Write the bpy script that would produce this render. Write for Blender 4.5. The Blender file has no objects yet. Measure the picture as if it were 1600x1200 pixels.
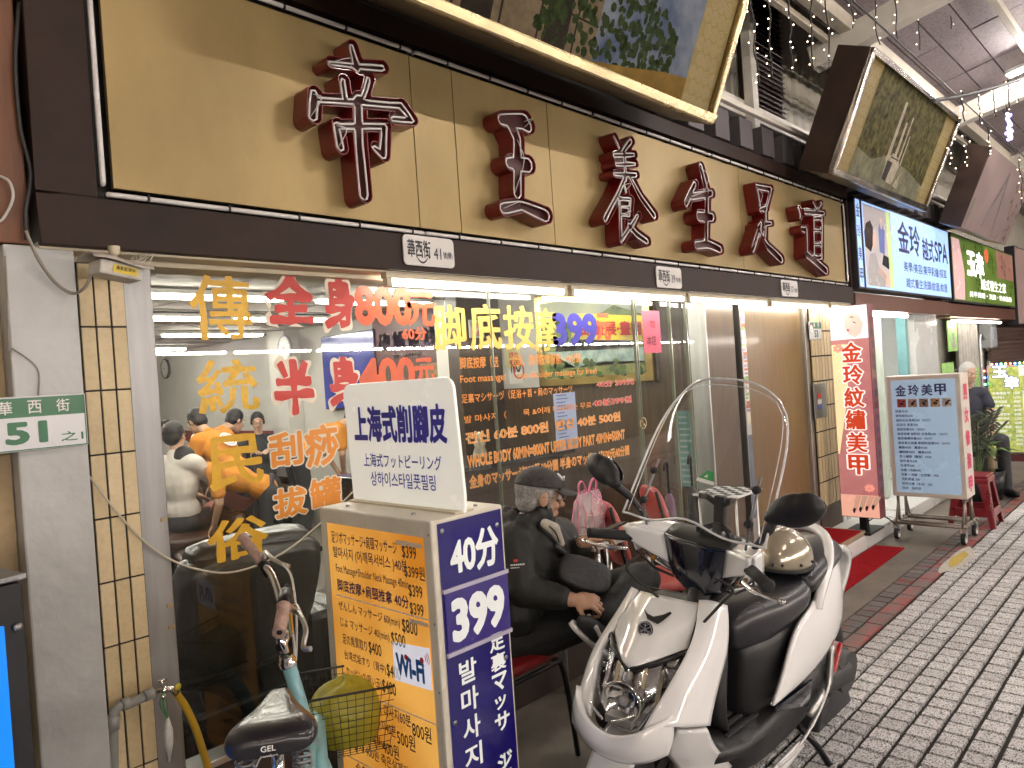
import bpy, bmesh, math, random
import numpy as np
from mathutils import Vector, Matrix
random.seed(11)
R = math.radians
S = bpy.context.scene
COL = S.collection

# ------------------------------------------------------------------ camera
CAM = np.array([0.0, 0.0, 1.6])
FPX = 1150.0
RHO = math.atan(.068); YAW = math.atan(1099.2/FPX); PIT = math.atan(10.4/FPX)
_f0 = np.array([math.cos(YAW), math.sin(YAW), 0]); RT = np.array([math.sin(YAW), -math.cos(YAW), 0]); _u0 = np.array([0, 0, 1.])
FW = math.cos(PIT)*_f0 - math.sin(PIT)*_u0
UP = math.sin(PIT)*_f0 + math.cos(PIT)*_u0
cd = bpy.data.cameras.new('camera'); cam = bpy.data.objects.new('camera', cd); COL.objects.link(cam)
cd.sensor_width = 36; cd.lens = FPX/1600*36; cd.clip_start = .05; cd.clip_end = 400
cr = RT*math.cos(RHO) - UP*math.sin(RHO); cu = RT*math.sin(RHO) + UP*math.cos(RHO)
cam.matrix_world = Matrix(((cr[0], cu[0], -FW[0], 0), (cr[1], cu[1], -FW[1], 0), (cr[2], cu[2], -FW[2], 1.6), (0, 0, 0, 1)))
S.camera = cam
# ------------------------------------------------------------------ sky and exposure (night: the street is lit by its own lamps)
W = bpy.data.worlds.new('World'); S.world = W; W.use_nodes = True
_n = W.node_tree; _bg = _n.nodes['Background']
_sky = _n.nodes.new('ShaderNodeTexSky'); _sky.sky_type = 'NISHITA'; _sky.sun_disc = False
_sky.sun_elevation = R(1.0); _sky.sun_rotation = R(200)
_n.links.new(_sky.outputs[0], _bg.inputs[0]); _bg.inputs[1].default_value = .004
S.view_settings.view_transform = 'Standard'; S.view_settings.look = 'None'
S.view_settings.exposure = 1.3; S.view_settings.gamma = 1.0
S.cycles.use_denoising = True
try: S.cycles.denoiser = 'OPENIMAGEDENOISE'
except Exception: pass
S.cycles.max_bounces = 10; S.cycles.transparent_max_bounces = 24; S.cycles.diffuse_bounces = 4
S.cycles.glossy_bounces = 4; S.cycles.sample_clamp_indirect = 6.0; S.cycles.caustics_refractive = False; S.cycles.caustics_reflective = False

# ------------------------------------------------------------------ measuring: a pixel of the 1600 px photo to a point on a real plane
def ray(x, y):
    dx, dy = x-800, y-600
    u = dx*math.cos(RHO) - dy*math.sin(RHO); v = dx*math.sin(RHO) + dy*math.cos(RHO)
    return FW + RT*u/FPX - UP*v/FPX
def onY(x, y, Y): d = ray(x, y); return CAM + d*(Y/d[1])
def onX(x, y, X): d = ray(x, y); return CAM + d*(X/d[0])
def onZ(x, y, z): d = ray(x, y); return CAM + d*((z-1.6)/d[2])
def onD(x, y, t): return CAM + ray(x, y)*t

# ------------------------------------------------------------------ materials
MATS = {}
def mat(name, col, rough=.5, metal=0.0, var=.12, scale=6.0, bump=0.0, bscale=60.0, emit=0.0, ecol=None, coat=0.0, spec=.5, col2=None, dirt=0.0, dirtcol=(.05, .04, .03), stretch=(1, 1, 1), sheen=0.0, sub=0.0, rvar=.12):
    if name in MATS: return MATS[name]
    m = bpy.data.materials.new(name); m.use_nodes = True; nt = m.node_tree; N = nt.nodes; L = nt.links
    b = N['Principled BSDF']
    def setv(k, v):
        if k in b.inputs: b.inputs[k].default_value = v
    setv('Roughness', rough); setv('Metallic', metal); setv('Specular IOR Level', spec); setv('Coat Weight', coat); setv('Coat Roughness', .08)
    setv('Sheen Weight', sheen); setv('Subsurface Weight', sub)
    if sub: setv('Subsurface Radius', (.02, .008, .004))
    c = tuple(col)+(1,)
    setv('Base Color', c)
    tc = N.new('ShaderNodeTexCoord'); mp = N.new('ShaderNodeMapping'); mp.inputs['Scale'].default_value = stretch
    L.new(tc.outputs['Object'], mp.inputs['Vector'])
    if var > 0:
        n1 = N.new('ShaderNodeTexNoise'); n1.inputs['Scale'].default_value = scale; n1.inputs['Detail'].default_value = 5; n1.inputs['Roughness'].default_value = .65
        L.new(mp.outputs[0], n1.inputs['Vector'])
        rp = N.new('ShaderNodeValToRGB'); rp.color_ramp.elements[0].position = .3; rp.color_ramp.elements[1].position = .72
        a = tuple(max(0, x*(1-var)) for x in col)+(1,); d = (tuple(col2)+(1,)) if col2 else tuple(min(1, x*(1+var*.8)) for x in col)+(1,)
        rp.color_ramp.elements[0].color = a; rp.color_ramp.elements[1].color = d
        L.new(n1.outputs['Fac'], rp.inputs[0]); out = rp.outputs[0]
        if dirt > 0:
            n2 = N.new('ShaderNodeTexNoise'); n2.inputs['Scale'].default_value = scale*2.3; n2.inputs['Detail'].default_value = 8; n2.inputs['Roughness'].default_value = .75
            L.new(mp.outputs[0], n2.inputs['Vector'])
            r2 = N.new('ShaderNodeValToRGB'); r2.color_ramp.elements[0].position = .56; r2.color_ramp.elements[1].position = .78
            r2.color_ramp.elements[0].color = (0, 0, 0, 1); r2.color_ramp.elements[1].color = (dirt, dirt, dirt, 1)
            L.new(n2.outputs['Fac'], r2.inputs[0])
            mx = N.new('ShaderNodeMixRGB'); L.new(r2.outputs[0], mx.inputs[0]); L.new(out, mx.inputs[1]); mx.inputs[2].default_value = tuple(dirtcol)+(1,)
            out = mx.outputs[0]
        L.new(out, b.inputs['Base Color'])
        mr = N.new('ShaderNodeMapRange'); mr.inputs[3].default_value = max(.02, rough-rvar); mr.inputs[4].default_value = min(1, rough+rvar)
        L.new(n1.outputs['Fac'], mr.inputs[0]); L.new(mr.outputs[0], b.inputs['Roughness'])
    if bump > 0:
        n3 = N.new('ShaderNodeTexNoise'); n3.inputs['Scale'].default_value = bscale; n3.inputs['Detail'].default_value = 4
        L.new(mp.outputs[0], n3.inputs['Vector'])
        bp = N.new('ShaderNodeBump'); bp.inputs['Strength'].default_value = bump; bp.inputs['Distance'].default_value = .01
        L.new(n3.outputs['Fac'], bp.inputs['Height']); L.new(bp.outputs[0], b.inputs['Normal'])
    if emit > 0:
        setv('Emission Color', tuple(ecol or col)+(1,)); setv('Emission Strength', emit)
    MATS[name] = m; return m
def emitmat(name, col, strength, sampled=True):
    if name in MATS: return MATS[name]
    m = bpy.data.materials.new(name); m.use_nodes = True; nt = m.node_tree
    for n in list(nt.nodes): nt.nodes.remove(n)
    o = nt.nodes.new('ShaderNodeOutputMaterial'); e = nt.nodes.new('ShaderNodeEmission')
    e.inputs[0].default_value = tuple(col)+(1,); e.inputs[1].default_value = strength
    nt.links.new(e.outputs[0], o.inputs[0])
    if not sampled: m.cycles.emission_sampling = 'NONE'
    MATS[name] = m; return m
def glassmat(name, tint=(1, 1, 1), ior=1.5, rough=.0, edge=0.0, smudge=0.0):
    if name in MATS: return MATS[name]
    m = bpy.data.materials.new(name); m.use_nodes = True; nt = m.node_tree; N = nt.nodes; L = nt.links
    for n in list(N): N.remove(n)
    o = N.new('ShaderNodeOutputMaterial'); t = N.new('ShaderNodeBsdfTransparent'); t.inputs[0].default_value = tuple(tint)+(1,)
    g = N.new('ShaderNodeBsdfGlossy'); g.inputs['Roughness'].default_value = rough
    fr = N.new('ShaderNodeFresnel'); fr.inputs['IOR'].default_value = ior
    ge = N.new('ShaderNodeNewGeometry'); mb_ = N.new('ShaderNodeMath'); mb_.operation = 'SUBTRACT'; mb_.inputs[0].default_value = 1; L.new(ge.outputs['Backfacing'], mb_.inputs[1])
    mm = N.new('ShaderNodeMath'); mm.operation = 'MULTIPLY'; L.new(fr.outputs[0], mm.inputs[0]); L.new(mb_.outputs[0], mm.inputs[1])
    mx = N.new('ShaderNodeMixShader'); L.new(mm.outputs[0], mx.inputs[0]); L.new(t.outputs[0], mx.inputs[1]); L.new(g.outputs[0], mx.inputs[2])
    last = mx
    if smudge:
        d = N.new('ShaderNodeBsdfDiffuse'); d.inputs[0].default_value = (.8, .8, .78, 1)
        tc = N.new('ShaderNodeTexCoord'); nz = N.new('ShaderNodeTexNoise'); nz.inputs['Scale'].default_value = 3; nz.inputs['Detail'].default_value = 6
        L.new(tc.outputs['Object'], nz.inputs['Vector'])
        mr = N.new('ShaderNodeMapRange'); mr.inputs[1].default_value = .4; mr.inputs[2].default_value = .8; mr.inputs[3].default_value = 0; mr.inputs[4].default_value = smudge
        L.new(nz.outputs['Fac'], mr.inputs[0])
        m2 = N.new('ShaderNodeMixShader'); L.new(mr.outputs[0], m2.inputs[0]); L.new(mx.outputs[0], m2.inputs[1]); L.new(d.outputs[0], m2.inputs[2]); last = m2
    L.new(last.outputs[0], o.inputs[0]); MATS[name] = m; return m

# ------------------------------------------------------------------ mesh builder
def nrm(v):
    v = np.array(v, float); n = np.linalg.norm(v); return v/n if n else v
EACH = set('bracket tube_clip castor screw tape_remnant socket frame_member cross_beam purlin gold_panel neon_tube shutter strip_lamp pane_edge door_frame leg coloured_bulb white_wall indoor_wall side_duct brake_cable control_cable mudguard fork rivet divider_line tape pocket_rail dish_photo stretcher foot_grip red_print conduit saddle_spring pink_stripe grip_collar zip sticker plate_screw ceiling_grid handle'.split())
class MB:
    def __init__(s): s.v = []; s.f = []; s.mi = []; s.sm = []; s.cur = 0
    def add(s, vs, fs, smooth=False):
        k = len(s.v); s.v += [tuple(map(float, p)) for p in vs]
        for f in fs: s.f.append([i+k for i in f]); s.mi.append(s.cur); s.sm.append(smooth)
        return s
    def box(s, x0, x1, y0, y1, z0, z1):
        return s.add([(x0, y0, z0), (x1, y0, z0), (x1, y1, z0), (x0, y1, z0), (x0, y0, z1), (x1, y0, z1), (x1, y1, z1), (x0, y1, z1)],
                     [(0, 3, 2, 1), (4, 5, 6, 7), (0, 1, 5, 4), (1, 2, 6, 5), (2, 3, 7, 6), (3, 0, 4, 7)])
    def obox(s, c, ax, ay, az):            # centre and three half-axis vectors
        c, ax, ay, az = (np.array(q, float) for q in (c, ax, ay, az))
        vs = [c+sx*ax+sy*ay+sz*az for sz in (-1, 1) for sx, sy in ((-1, -1), (1, -1), (1, 1), (-1, 1))]
        return s.add(vs, [(0, 3, 2, 1), (4, 5, 6, 7), (0, 1, 5, 4), (1, 2, 6, 5), (2, 3, 7, 6), (3, 0, 4, 7)])
    def quad(s, a, b, c, d): return s.add([a, b, c, d], [(0, 1, 2, 3)])
    def bar(s, p, q, w, h, up=(0, 0, 1)):
        p, q = np.array(p, float), np.array(q, float); d = nrm(q-p); sd = nrm(np.cross(d, up))
        if np.linalg.norm(sd) < .1: sd = np.array([1., 0, 0])
        u = np.cross(sd, d)
        return s.obox((p+q)/2, (q-p)/2, sd*w/2, u*h/2)
    def tube(s, path, r, n=8, cap=True, closed=False):
        P = [np.array(p, float) for p in path]; k = len(P)
        rs = r if hasattr(r, '__len__') else [r]*k
        vs = []; ref = None
        for i in range(k):
            if closed: d = nrm(P[(i+1) % k]-P[i-1])
            else: d = nrm(P[min(i+1, k-1)]-P[max(i-1, 0)])
            if ref is None:
                ref = np.array([0, 0, 1.]) if abs(d[2]) < .9 else np.array([1., 0, 0])
            a = nrm(ref-d*np.dot(ref, d)); ref = a; b = np.cross(d, a)
            for j in range(n):
                t = 2*math.pi*j/n; vs.append(P[i]+(a*math.cos(t)+b*math.sin(t))*rs[i])
        fs = []
        for i in range(k if closed else k-1):
            i2 = (i+1) % k
            for j in range(n): fs.append((i*n+j, i*n+(j+1) % n, i2*n+(j+1) % n, i2*n+j))
        s.add(vs, fs, True)
        if cap and not closed:
            s.add(vs[:n], [tuple(range(n))[::-1]]); s.add(vs[-n:], [tuple(range(n))])
        return s
    def cyl(s, p, q, r, r2=None, n=16): return s.tube([p, q], [r, r if r2 is None else r2], n)
    def lathe(s, c, prof, ax=(0, 0, 1), n=24):   # prof: (radius, height) along ax
        ax = nrm(ax); ref = np.array([1., 0, 0]) if abs(ax[0]) < .9 else np.array([0, 1., 0])
        a = nrm(ref-ax*np.dot(ref, ax)); b = np.cross(ax, a); c = np.array(c, float); vs = []
        for r, h in prof:
            for j in range(n):
                t = 2*math.pi*j/n; vs.append(c+ax*h+(a*math.cos(t)+b*math.sin(t))*r)
        fs = [(i*n+j, i*n+(j+1) % n, (i+1)*n+(j+1) % n, (i+1)*n+j) for i in range(len(prof)-1) for j in range(n)]
        return s.add(vs, fs, True)
    def ball(s, c, rx, ry=None, rz=None, n=12):
        ry = rx if ry is None else ry; rz = rx if rz is None else rz; vs = []; m = n//2+1
        for i in range(m+1):
            p = math.pi*i/m
            for j in range(n):
                t = 2*math.pi*j/n; vs.append((c[0]+rx*math.sin(p)*math.cos(t), c[1]+ry*math.sin(p)*math.sin(t), c[2]+rz*math.cos(p)))
        return s.add(vs, [(i*n+j, (i+1)*n+j, (i+1)*n+(j+1) % n, i*n+(j+1) % n) for i in range(m) for j in range(n)], True)
    def grid(s, rows, smooth=True, closed=False):
        nr, nc = len(rows), len(rows[0]); vs = [p for r in rows for p in r]; fs = []
        for i in range(nr-1):
            for j in range(nc if closed else nc-1):
                j2 = (j+1) % nc; fs.append((i*nc+j, i*nc+j2, (i+1)*nc+j2, (i+1)*nc+j))
        return s.add(vs, fs, smooth)
    def prism(s, poly, off):                # polygon of 3D points pushed along off
        n = len(poly); off = np.array(off, float); a = [np.array(p, float) for p in poly]
        return s.add(a+[p+off for p in a], [tuple(range(n))[::-1], tuple(range(n, 2*n))]+[(i, (i+1) % n, n+(i+1) % n, n+i) for i in range(n)])
    def mesh(s, name, mats, off=(0, 0, 0)):
        me = bpy.data.meshes.new(name)
        off = np.array(off, float)
        me.from_pydata([tuple(np.array(v)-off) for v in s.v], [], s.f)
        for m in mats: me.materials.append(m)
        me.polygons.foreach_set('material_index', s.mi); me.polygons.foreach_set('use_smooth', s.sm)
        bm = bmesh.new(); bm.from_mesh(me); bmesh.ops.remove_doubles(bm, verts=bm.verts, dist=1e-5)
        bmesh.ops.recalc_face_normals(bm, faces=bm.faces); bm.to_mesh(me); bm.free()
        me.update(); return me
    def each(s, name, m, parent, bevel, sub, solid):    # every separate piece a part of its own
        key = {}; par = list(range(len(s.v)))
        def find(i):
            while par[i] != i: par[i] = par[par[i]]; i = par[i]
            return i
        for i, p in enumerate(s.v):
            k = tuple(round(c*1e4) for c in p)
            if k in key: par[find(i)] = find(key[k])
            else: key[k] = i
        for f in s.f:
            for i in f[1:]: par[find(i)] = find(f[0])
        gs = {}
        for n, f in enumerate(s.f): gs.setdefault(find(f[0]), []).append(n)
        o = None
        for fs in gs.values():
            b = MB(); ix = {}
            for n in fs:
                g = []
                for i in s.f[n]:
                    if i not in ix: ix[i] = len(b.v); b.v.append(s.v[i])
                    g.append(ix[i])
                b.f.append(g); b.mi.append(s.mi[n]); b.sm.append(s.sm[n])
            o = bpy.data.objects.new(name, b.mesh(name, [m])); link(o, parent)
            if sub: q = o.modifiers.new('sub', 'SUBSURF'); q.levels = sub; q.render_levels = sub
            if solid: q = o.modifiers.new('solid', 'SOLIDIFY'); q.thickness = abs(solid)
            if bevel: q = o.modifiers.new('bev', 'BEVEL'); q.width = bevel; q.segments = 2; q.limit_method = 'ANGLE'; q.angle_limit = R(40)
        return o
    def build(s, name, m, parent=None, bevel=0.0, sub=0, solid=0.0, org=None, smooth=None, label=None):
        mats = m if isinstance(m, (list, tuple)) else [m]
        if name in EACH and parent is not None: return s.each(name, m, parent, bevel, sub, solid)
        if smooth is not None: s.sm = [smooth]*len(s.f)
        o0 = (0, 0, 0)
        if parent is None:
            A = np.array(s.v); o0 = org if org is not None else ((A[:, 0].min()+A[:, 0].max())/2, (A[:, 1].min()+A[:, 1].max())/2, A[:, 2].min())
        o = bpy.data.objects.new(name, s.mesh(name, mats, o0)); link(o, parent, o0)
        if sub:
            q = o.modifiers.new('sub', 'SUBSURF'); q.levels = sub; q.render_levels = sub; q.boundary_smooth = 'PRESERVE_CORNERS'
        if solid:
            q = o.modifiers.new('solid', 'SOLIDIFY'); q.thickness = abs(solid); q.offset = -1 if solid > 0 else 1
        if bevel:
            q = o.modifiers.new('bev', 'BEVEL'); q.width = bevel; q.segments = 2; q.limit_method = 'ANGLE'; q.angle_limit = R(40)
        if label: o['label'] = label
        return o
def link(o, parent, at=(0, 0, 0)):
    COL.objects.link(o)
    if parent is None: o.location = at; o['_w'] = list(map(float, at))
    else:
        o.parent = parent
        w = parent['_w'] if '_w' in parent else [0, 0, 0]
        o.matrix_parent_inverse = Matrix.Translation(-Vector(w)); o['_w'] = [0.0, 0, 0]
def tag(o, label=None, cat=None, group=None, kind=None):
    if label: o['label'] = label
    if cat: o['category'] = cat
    if group: o['group'] = group
    if kind: o['kind'] = kind
    return o
def thing(name, label, cat, loc=(0, 0, 0), group=None):
    o = bpy.data.objects.new(name, None); o.empty_display_size = .1; link(o, None, tuple(map(float, loc)))
    return tag(o, label, cat, group)
def struct(o): o['kind'] = 'structure'; return o
def dup(o, delta=(0, 0, 0), label=None, parent=None):
    c = o.copy(); COL.objects.link(c)
    if parent is None:
        c.location = Vector(o.location)+Vector(delta)
        if label: c['label'] = label
    else: c.parent = parent
    for ch in list(o.children): dup(ch, parent=c)
    return c

# ------------------------------------------------------------------ lettering
_GC = {}; _TC = {}
def glyphs(text, off=0.0):
    k = (text, off)
    if k in _GC: return _GC[k]
    c = bpy.data.curves.new('t', 'FONT'); c.body = text; c.size = 1; c.offset = off; c.resolution_u = 3
    o = bpy.data.objects.new('t', c); COL.objects.link(o)
    me = bpy.data.meshes.new_from_object(o.evaluated_get(bpy.context.evaluated_depsgraph_get()))
    v = np.array([x.co[:2] for x in me.vertices]) if len(me.vertices) else np.zeros((0, 2)); f = [tuple(p.vertices) for p in me.polygons]
    bpy.data.objects.remove(o); bpy.data.curves.remove(c); bpy.data.meshes.remove(me)
    _GC[k] = (v, f); return v, f
def contours(sd, h, org):                  # marching squares, zero level; closed loops
    segs = {}; ny, nx = sd.shape; ins = sd < 0
    code = ins[:-1, :-1]*1+ins[:-1, 1:]*2+ins[1:, 1:]*4+ins[1:, :-1]*8
    def P(e):
        (y0, x0), (y1, x1) = e; a, b = sd[y0, x0], sd[y1, x1]; t = a/(a-b)
        return (org[0]+h*(x0+t*(x1-x0)), org[1]+h*(y0+t*(y1-y0)))
    T = {1: [(3, 0)], 2: [(0, 1)], 3: [(3, 1)], 4: [(1, 2)], 5: [(3, 2), (1, 0)], 6: [(0, 2)], 7: [(3, 2)], 8: [(2, 3)], 9: [(2, 0)], 10: [(0, 3), (2, 1)], 11: [(2, 1)], 12: [(1, 3)], 13: [(1, 0)], 14: [(0, 3)]}
    for y, x in zip(*np.nonzero((code > 0) & (code < 15))):
        E = [((y, x), (y, x+1)), ((y, x+1), (y+1, x+1)), ((y+1, x), (y+1, x+1)), ((y, x), (y+1, x))]
        for a, b in T[code[y, x]]: segs[E[a]] = E[b]
    loops = []
    while segs:
        k, nx_ = next(iter(segs.items())); lp = [k]
        while k in segs:
            k2 = segs.pop(k); k = k2
            if k == lp[0]: break
            lp.append(k)
        if len(lp) > 5: loops.append([P(e) for e in lp])
    return loops
def simplify(lp, tol):
    out = [lp[0]]; n = len(lp); i = 0
    while i < n-1:
        j = min(i+2, n-1); best = i+1
        while j < n and j-i < 14:
            a, b = np.array(lp[i]), np.array(lp[j]); d = b-a; L = np.hypot(*d)+1e-9
            q = np.array(lp[i+1:j]).reshape(-1, 2)-a
            if len(q) and np.abs(q[:, 0]*d[1]-q[:, 1]*d[0]).max()/L > tol: break
            best = j; j += 1
        i = best; out.append(lp[i])
    return out
def segdist(X, Y, a, b, ra, rb, asp=1.0):
    ax, ay = a; bx, by = b; dx, dy = bx-ax, by-ay; L = dx*dx+dy*dy+1e-12
    t = np.clip(((X-ax)*dx+(Y-ay)*dy)/L, 0, 1)
    return np.hypot((X-ax-t*dx)*asp, Y-ay-t*dy)-(ra+t*(rb-ra))
def bold_loops(text, r, h=.014, brush=0.0, asp=1.0, seed=0):
    v, f = glyphs(text); ec = {}
    for p in f:
        for i in range(len(p)):
            e = tuple(sorted((p[i], p[(i+1) % len(p)]))); ec[e] = ec.get(e, 0)+1
    E = [e for e, c in ec.items() if c == 1]
    mn = v.min(0)-r-.06; mx = v.max(0)+r+.06
    nx, ny = int((mx[0]-mn[0])/h)+1, int((mx[1]-mn[1])/h)+1
    gx, gy = np.meshgrid(mn[0]+h*np.arange(nx), mn[1]+h*np.arange(ny))
    D = np.full(gx.shape, 9.)
    for a, b in E:
        bx0 = int((min(v[a, 0], v[b, 0])-mn[0]-r-.08)/h); bx1 = int((max(v[a, 0], v[b, 0])-mn[0]+r+.08)/h)+1
        by0 = int((min(v[a, 1], v[b, 1])-mn[1]-r-.08)/h); by1 = int((max(v[a, 1], v[b, 1])-mn[1]+r+.08)/h)+1
        sl = np.s_[max(0, by0):by1, max(0, bx0):bx1]
        D[sl] = np.minimum(D[sl], segdist(gx[sl], gy[sl], v[a], v[b], 0, 0, asp))
    ins = np.zeros(gx.shape, bool)
    for p in f:
        for i in range(1, len(p)-1):
            A, B, C = v[p[0]], v[p[i]], v[p[i+1]]
            x0, x1 = int((min(A[0], B[0], C[0])-mn[0])/h), int((max(A[0], B[0], C[0])-mn[0])/h)+2
            y0, y1 = int((min(A[1], B[1], C[1])-mn[1])/h), int((max(A[1], B[1], C[1])-mn[1])/h)+2
            X, Y = gx[y0:y1, x0:x1], gy[y0:y1, x0:x1]
            c = [(Q[0]-P[0])*(Y-P[1])-(Q[1]-P[1])*(X-P[0]) for P, Q in ((A, B), (B, C), (C, A))]
            ins[y0:y1, x0:x1] |= ((c[0] >= 0) & (c[1] >= 0) & (c[2] >= 0)) | ((c[0] <= 0) & (c[1] <= 0) & (c[2] <= 0))
    sd = np.where(ins, -D, D)
    rr = r
    if brush:
        rr = r*(1+brush*(np.sin(gx*7.3+gy*5.1+seed)+.7*np.sin(gx*13.7-gy*9.3+2*seed)))
    return [simplify(l, .003) for l in contours(sd-rr, h, mn)]
def loops_mesh(loops, extrude=0.0):        # filled, holes by even-odd
    c = bpy.data.curves.new('c', 'CURVE'); c.dimensions = '2D'; c.fill_mode = 'BOTH'; c.extrude = extrude
    for l in loops:
        if len(l) < 3: continue
        s = c.splines.new('POLY'); s.points.add(len(l)-1); s.use_cyclic_u = True
        s.points.foreach_set('co', [q for p in l for q in (p[0], p[1], 0, 1)])
    o = bpy.data.objects.new('c', c); COL.objects.link(o)
    me = bpy.data.meshes.new_from_object(o.evaluated_get(bpy.context.evaluated_depsgraph_get()))
    v = np.array([tuple(x.co) for x in me.vertices]).reshape(-1, 3); f = [tuple(p.vertices) for p in me.polygons]
    bpy.data.objects.remove(o); bpy.data.curves.remove(c); bpy.data.meshes.remove(me)
    return v, f
class Face:
    """a flat sign face: origin, right and up unit vectors; pixels meet it by ray"""
    def __init__(s, o, u, v, gap=.002):
        s.o, s.u, s.v = np.array(o, float), nrm(u), nrm(v); s.n = np.cross(s.u, s.v); s.gap = gap
    def at(s, a, b, k=0.0): return s.o+s.u*a+s.v*b+s.n*(s.gap+k)
    def px(s, x, y):
        d = ray(x, y); t = np.linalg.solve(np.array([d, -s.u, -s.v]).T, s.o-CAM); return t[1], t[2]
    def put(s, mb, v, f, rect, k=0.0, bbox=None):
        mn, mx = (v[:, :2].min(0), v[:, :2].max(0)) if bbox is None else bbox
        w = np.where(mx-mn > 1e-6, mx-mn, 1); a0, a1, b0, b1 = rect
        mb.add([s.at(a0+(q[0]-mn[0])/w[0]*(a1-a0), b0+(q[1]-mn[1])/w[1]*(b1-b0), k) for q in v], f)
    def text(s, mb, t, rect, off=.008, k=0.0):
        if (t, off) not in _TC: _TC[(t, off)] = glyphs(t, .004) if off <= .008 else loops_mesh(bold_loops(t, off*.75, .0145))
        v, f = _TC[(t, off)]
        if len(v): s.put(mb, v, f, rect, k)
    def ptext(s, mb, t, lb, rt, off=.008, k=0.0):   # from pixels: left-bottom and right-top
        a0, b0 = s.px(*lb); a1, b1 = s.px(*rt); s.text(mb, t, (a0, a1, b0, b1), off, k)
    def bold(s, mb, t, rect, r=.03, k=0.0, brush=0.0, asp=1.0, border=None, bw=.05, h=.014):
        lp = bold_loops(t, r, h, brush, asp, seed=len(mb.v) % 7); v, f = loops_mesh(lp); bb = (v[:, :2].min(0), v[:, :2].max(0))
        s.put(mb, v, f, rect, k, bb)
        if border is not None:
            v2, f2 = loops_mesh(bold_loops(t, r+bw, h*1.3, brush, asp, seed=len(mb.v) % 7)); s.put(border, v2, f2, rect, k-.0012, bb)
    def pbold(s, mb, t, lb, rt, **k):
        a0, b0 = s.px(*lb); a1, b1 = s.px(*rt); s.bold(mb, t, (a0, a1, b0, b1), **k)
    def rect(s, mb, a0, a1, b0, b1, k=0.0): mb.quad(s.at(a0, b0, k), s.at(a1, b0, k), s.at(a1, b1, k), s.at(a0, b1, k))
    def prect(s, mb, lb, rt, k=0.0): a0, b0 = s.px(*lb); a1, b1 = s.px(*rt); s.rect(mb, a0, a1, b0, b1, k)
    def poly(s, mb, pts, k=0.0): mb.add([s.at(a, b, k) for a, b in pts], [tuple(range(len(pts)))])
    def disc(s, mb, a, b, ra, rb=None, k=0.0, n=20, rot=0):
        rb = rb or ra; c, q = math.cos(rot), math.sin(rot)
        s.poly(mb, [(a+ra*math.cos(t)*c-rb*math.sin(t)*q, b+ra*math.cos(t)*q+rb*math.sin(t)*c) for t in (2*math.pi*i/n for i in range(n))], k)
    def ring(s, mb, a, b, r0, r1, k=0.0, n=28):
        for i in range(n):
            t0, t1 = 2*math.pi*i/n, 2*math.pi*(i+1)/n
            mb.quad(s.at(a+r0*math.cos(t0), b+r0*math.sin(t0), k), s.at(a+r1*math.cos(t0), b+r1*math.sin(t0), k), s.at(a+r1*math.cos(t1), b+r1*math.sin(t1), k), s.at(a+r0*math.cos(t1), b+r0*math.sin(t1), k))
def bez(pts, n=12):                        # Catmull-Rom through points
    P = [np.array(p, float) for p in pts]; P = [2*P[0]-P[1]]+P+[2*P[-1]-P[-2]]; out = []
    for i in range(1, len(P)-2):
        for j in range(n):
            t = j/n; a, b, c, d = P[i-1:i+3]
            out.append(.5*((2*b)+(-a+c)*t+(2*a-5*b+4*c-d)*t*t+(-a+3*b-3*c+d)*t**3))
    out.append(P[-2]); return out
# ------------------------------------------------------------------ shared materials
m_white = mat('white_paint', (.72, .71, .68), .45, var=.06)
m_black = mat('black_plastic', (.007, .007, .008), .4, var=.3, bump=.05, bscale=300, spec=.3)
m_rubber = mat('rubber', (.015, .015, .016), .8, var=.3)
m_chrome = mat('chrome', (.75, .75, .74), .14, 1.0, var=.1, scale=20)
m_alu = mat('aluminium', (.55, .55, .53), .38, 1.0, var=.15, scale=14, stretch=(1, 1, .15))
m_steel = mat('stainless', (.3, .3, .3), .46, 1.0, var=.2, scale=5, stretch=(5, 5, .4), dirt=.3, dirtcol=(.3, .28, .25))
m_gold = mat('polished_gold', (.8, .6, .22), .2, 1.0, var=.2, scale=6)
m_frame = mat('dark_brown_fascia', (.024, .012, .008), .5, var=.4, scale=3, dirt=.3, dirtcol=(.042, .03, .028), spec=.2)
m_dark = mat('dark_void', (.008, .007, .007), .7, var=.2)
m_tubeon = emitmat('lit_tube', (1.0, .93, .8), 13)
m_tubein = emitmat('lit_tube_indoor', (1.0, .94, .82), 23)
m_tubeoff = mat('white_glass_tube', (.6, .58, .56), .25, var=.1, coat=.3)
m_concrete = mat('worn_concrete', (.15, .13, .105), .75, var=.3, scale=4, dirt=.5, dirtcol=(.06, .05, .04), bump=.25, bscale=90)
m_cream = mat('cream_metal', (.52, .46, .33), .5, var=.12, scale=5, dirt=.3, dirtcol=(.2, .15, .08))
m_wire = mat('cable_grey', (.25, .22, .18), .6, var=.2)
m_blackwire = mat('cable_black', (.02, .02, .02), .6, var=.2)
m_papwhite = mat('white_paper', (.7, .7, .68), .6, var=.05)
m_ink = mat('black_ink', (.015, .015, .02), .5, var=0)

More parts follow.
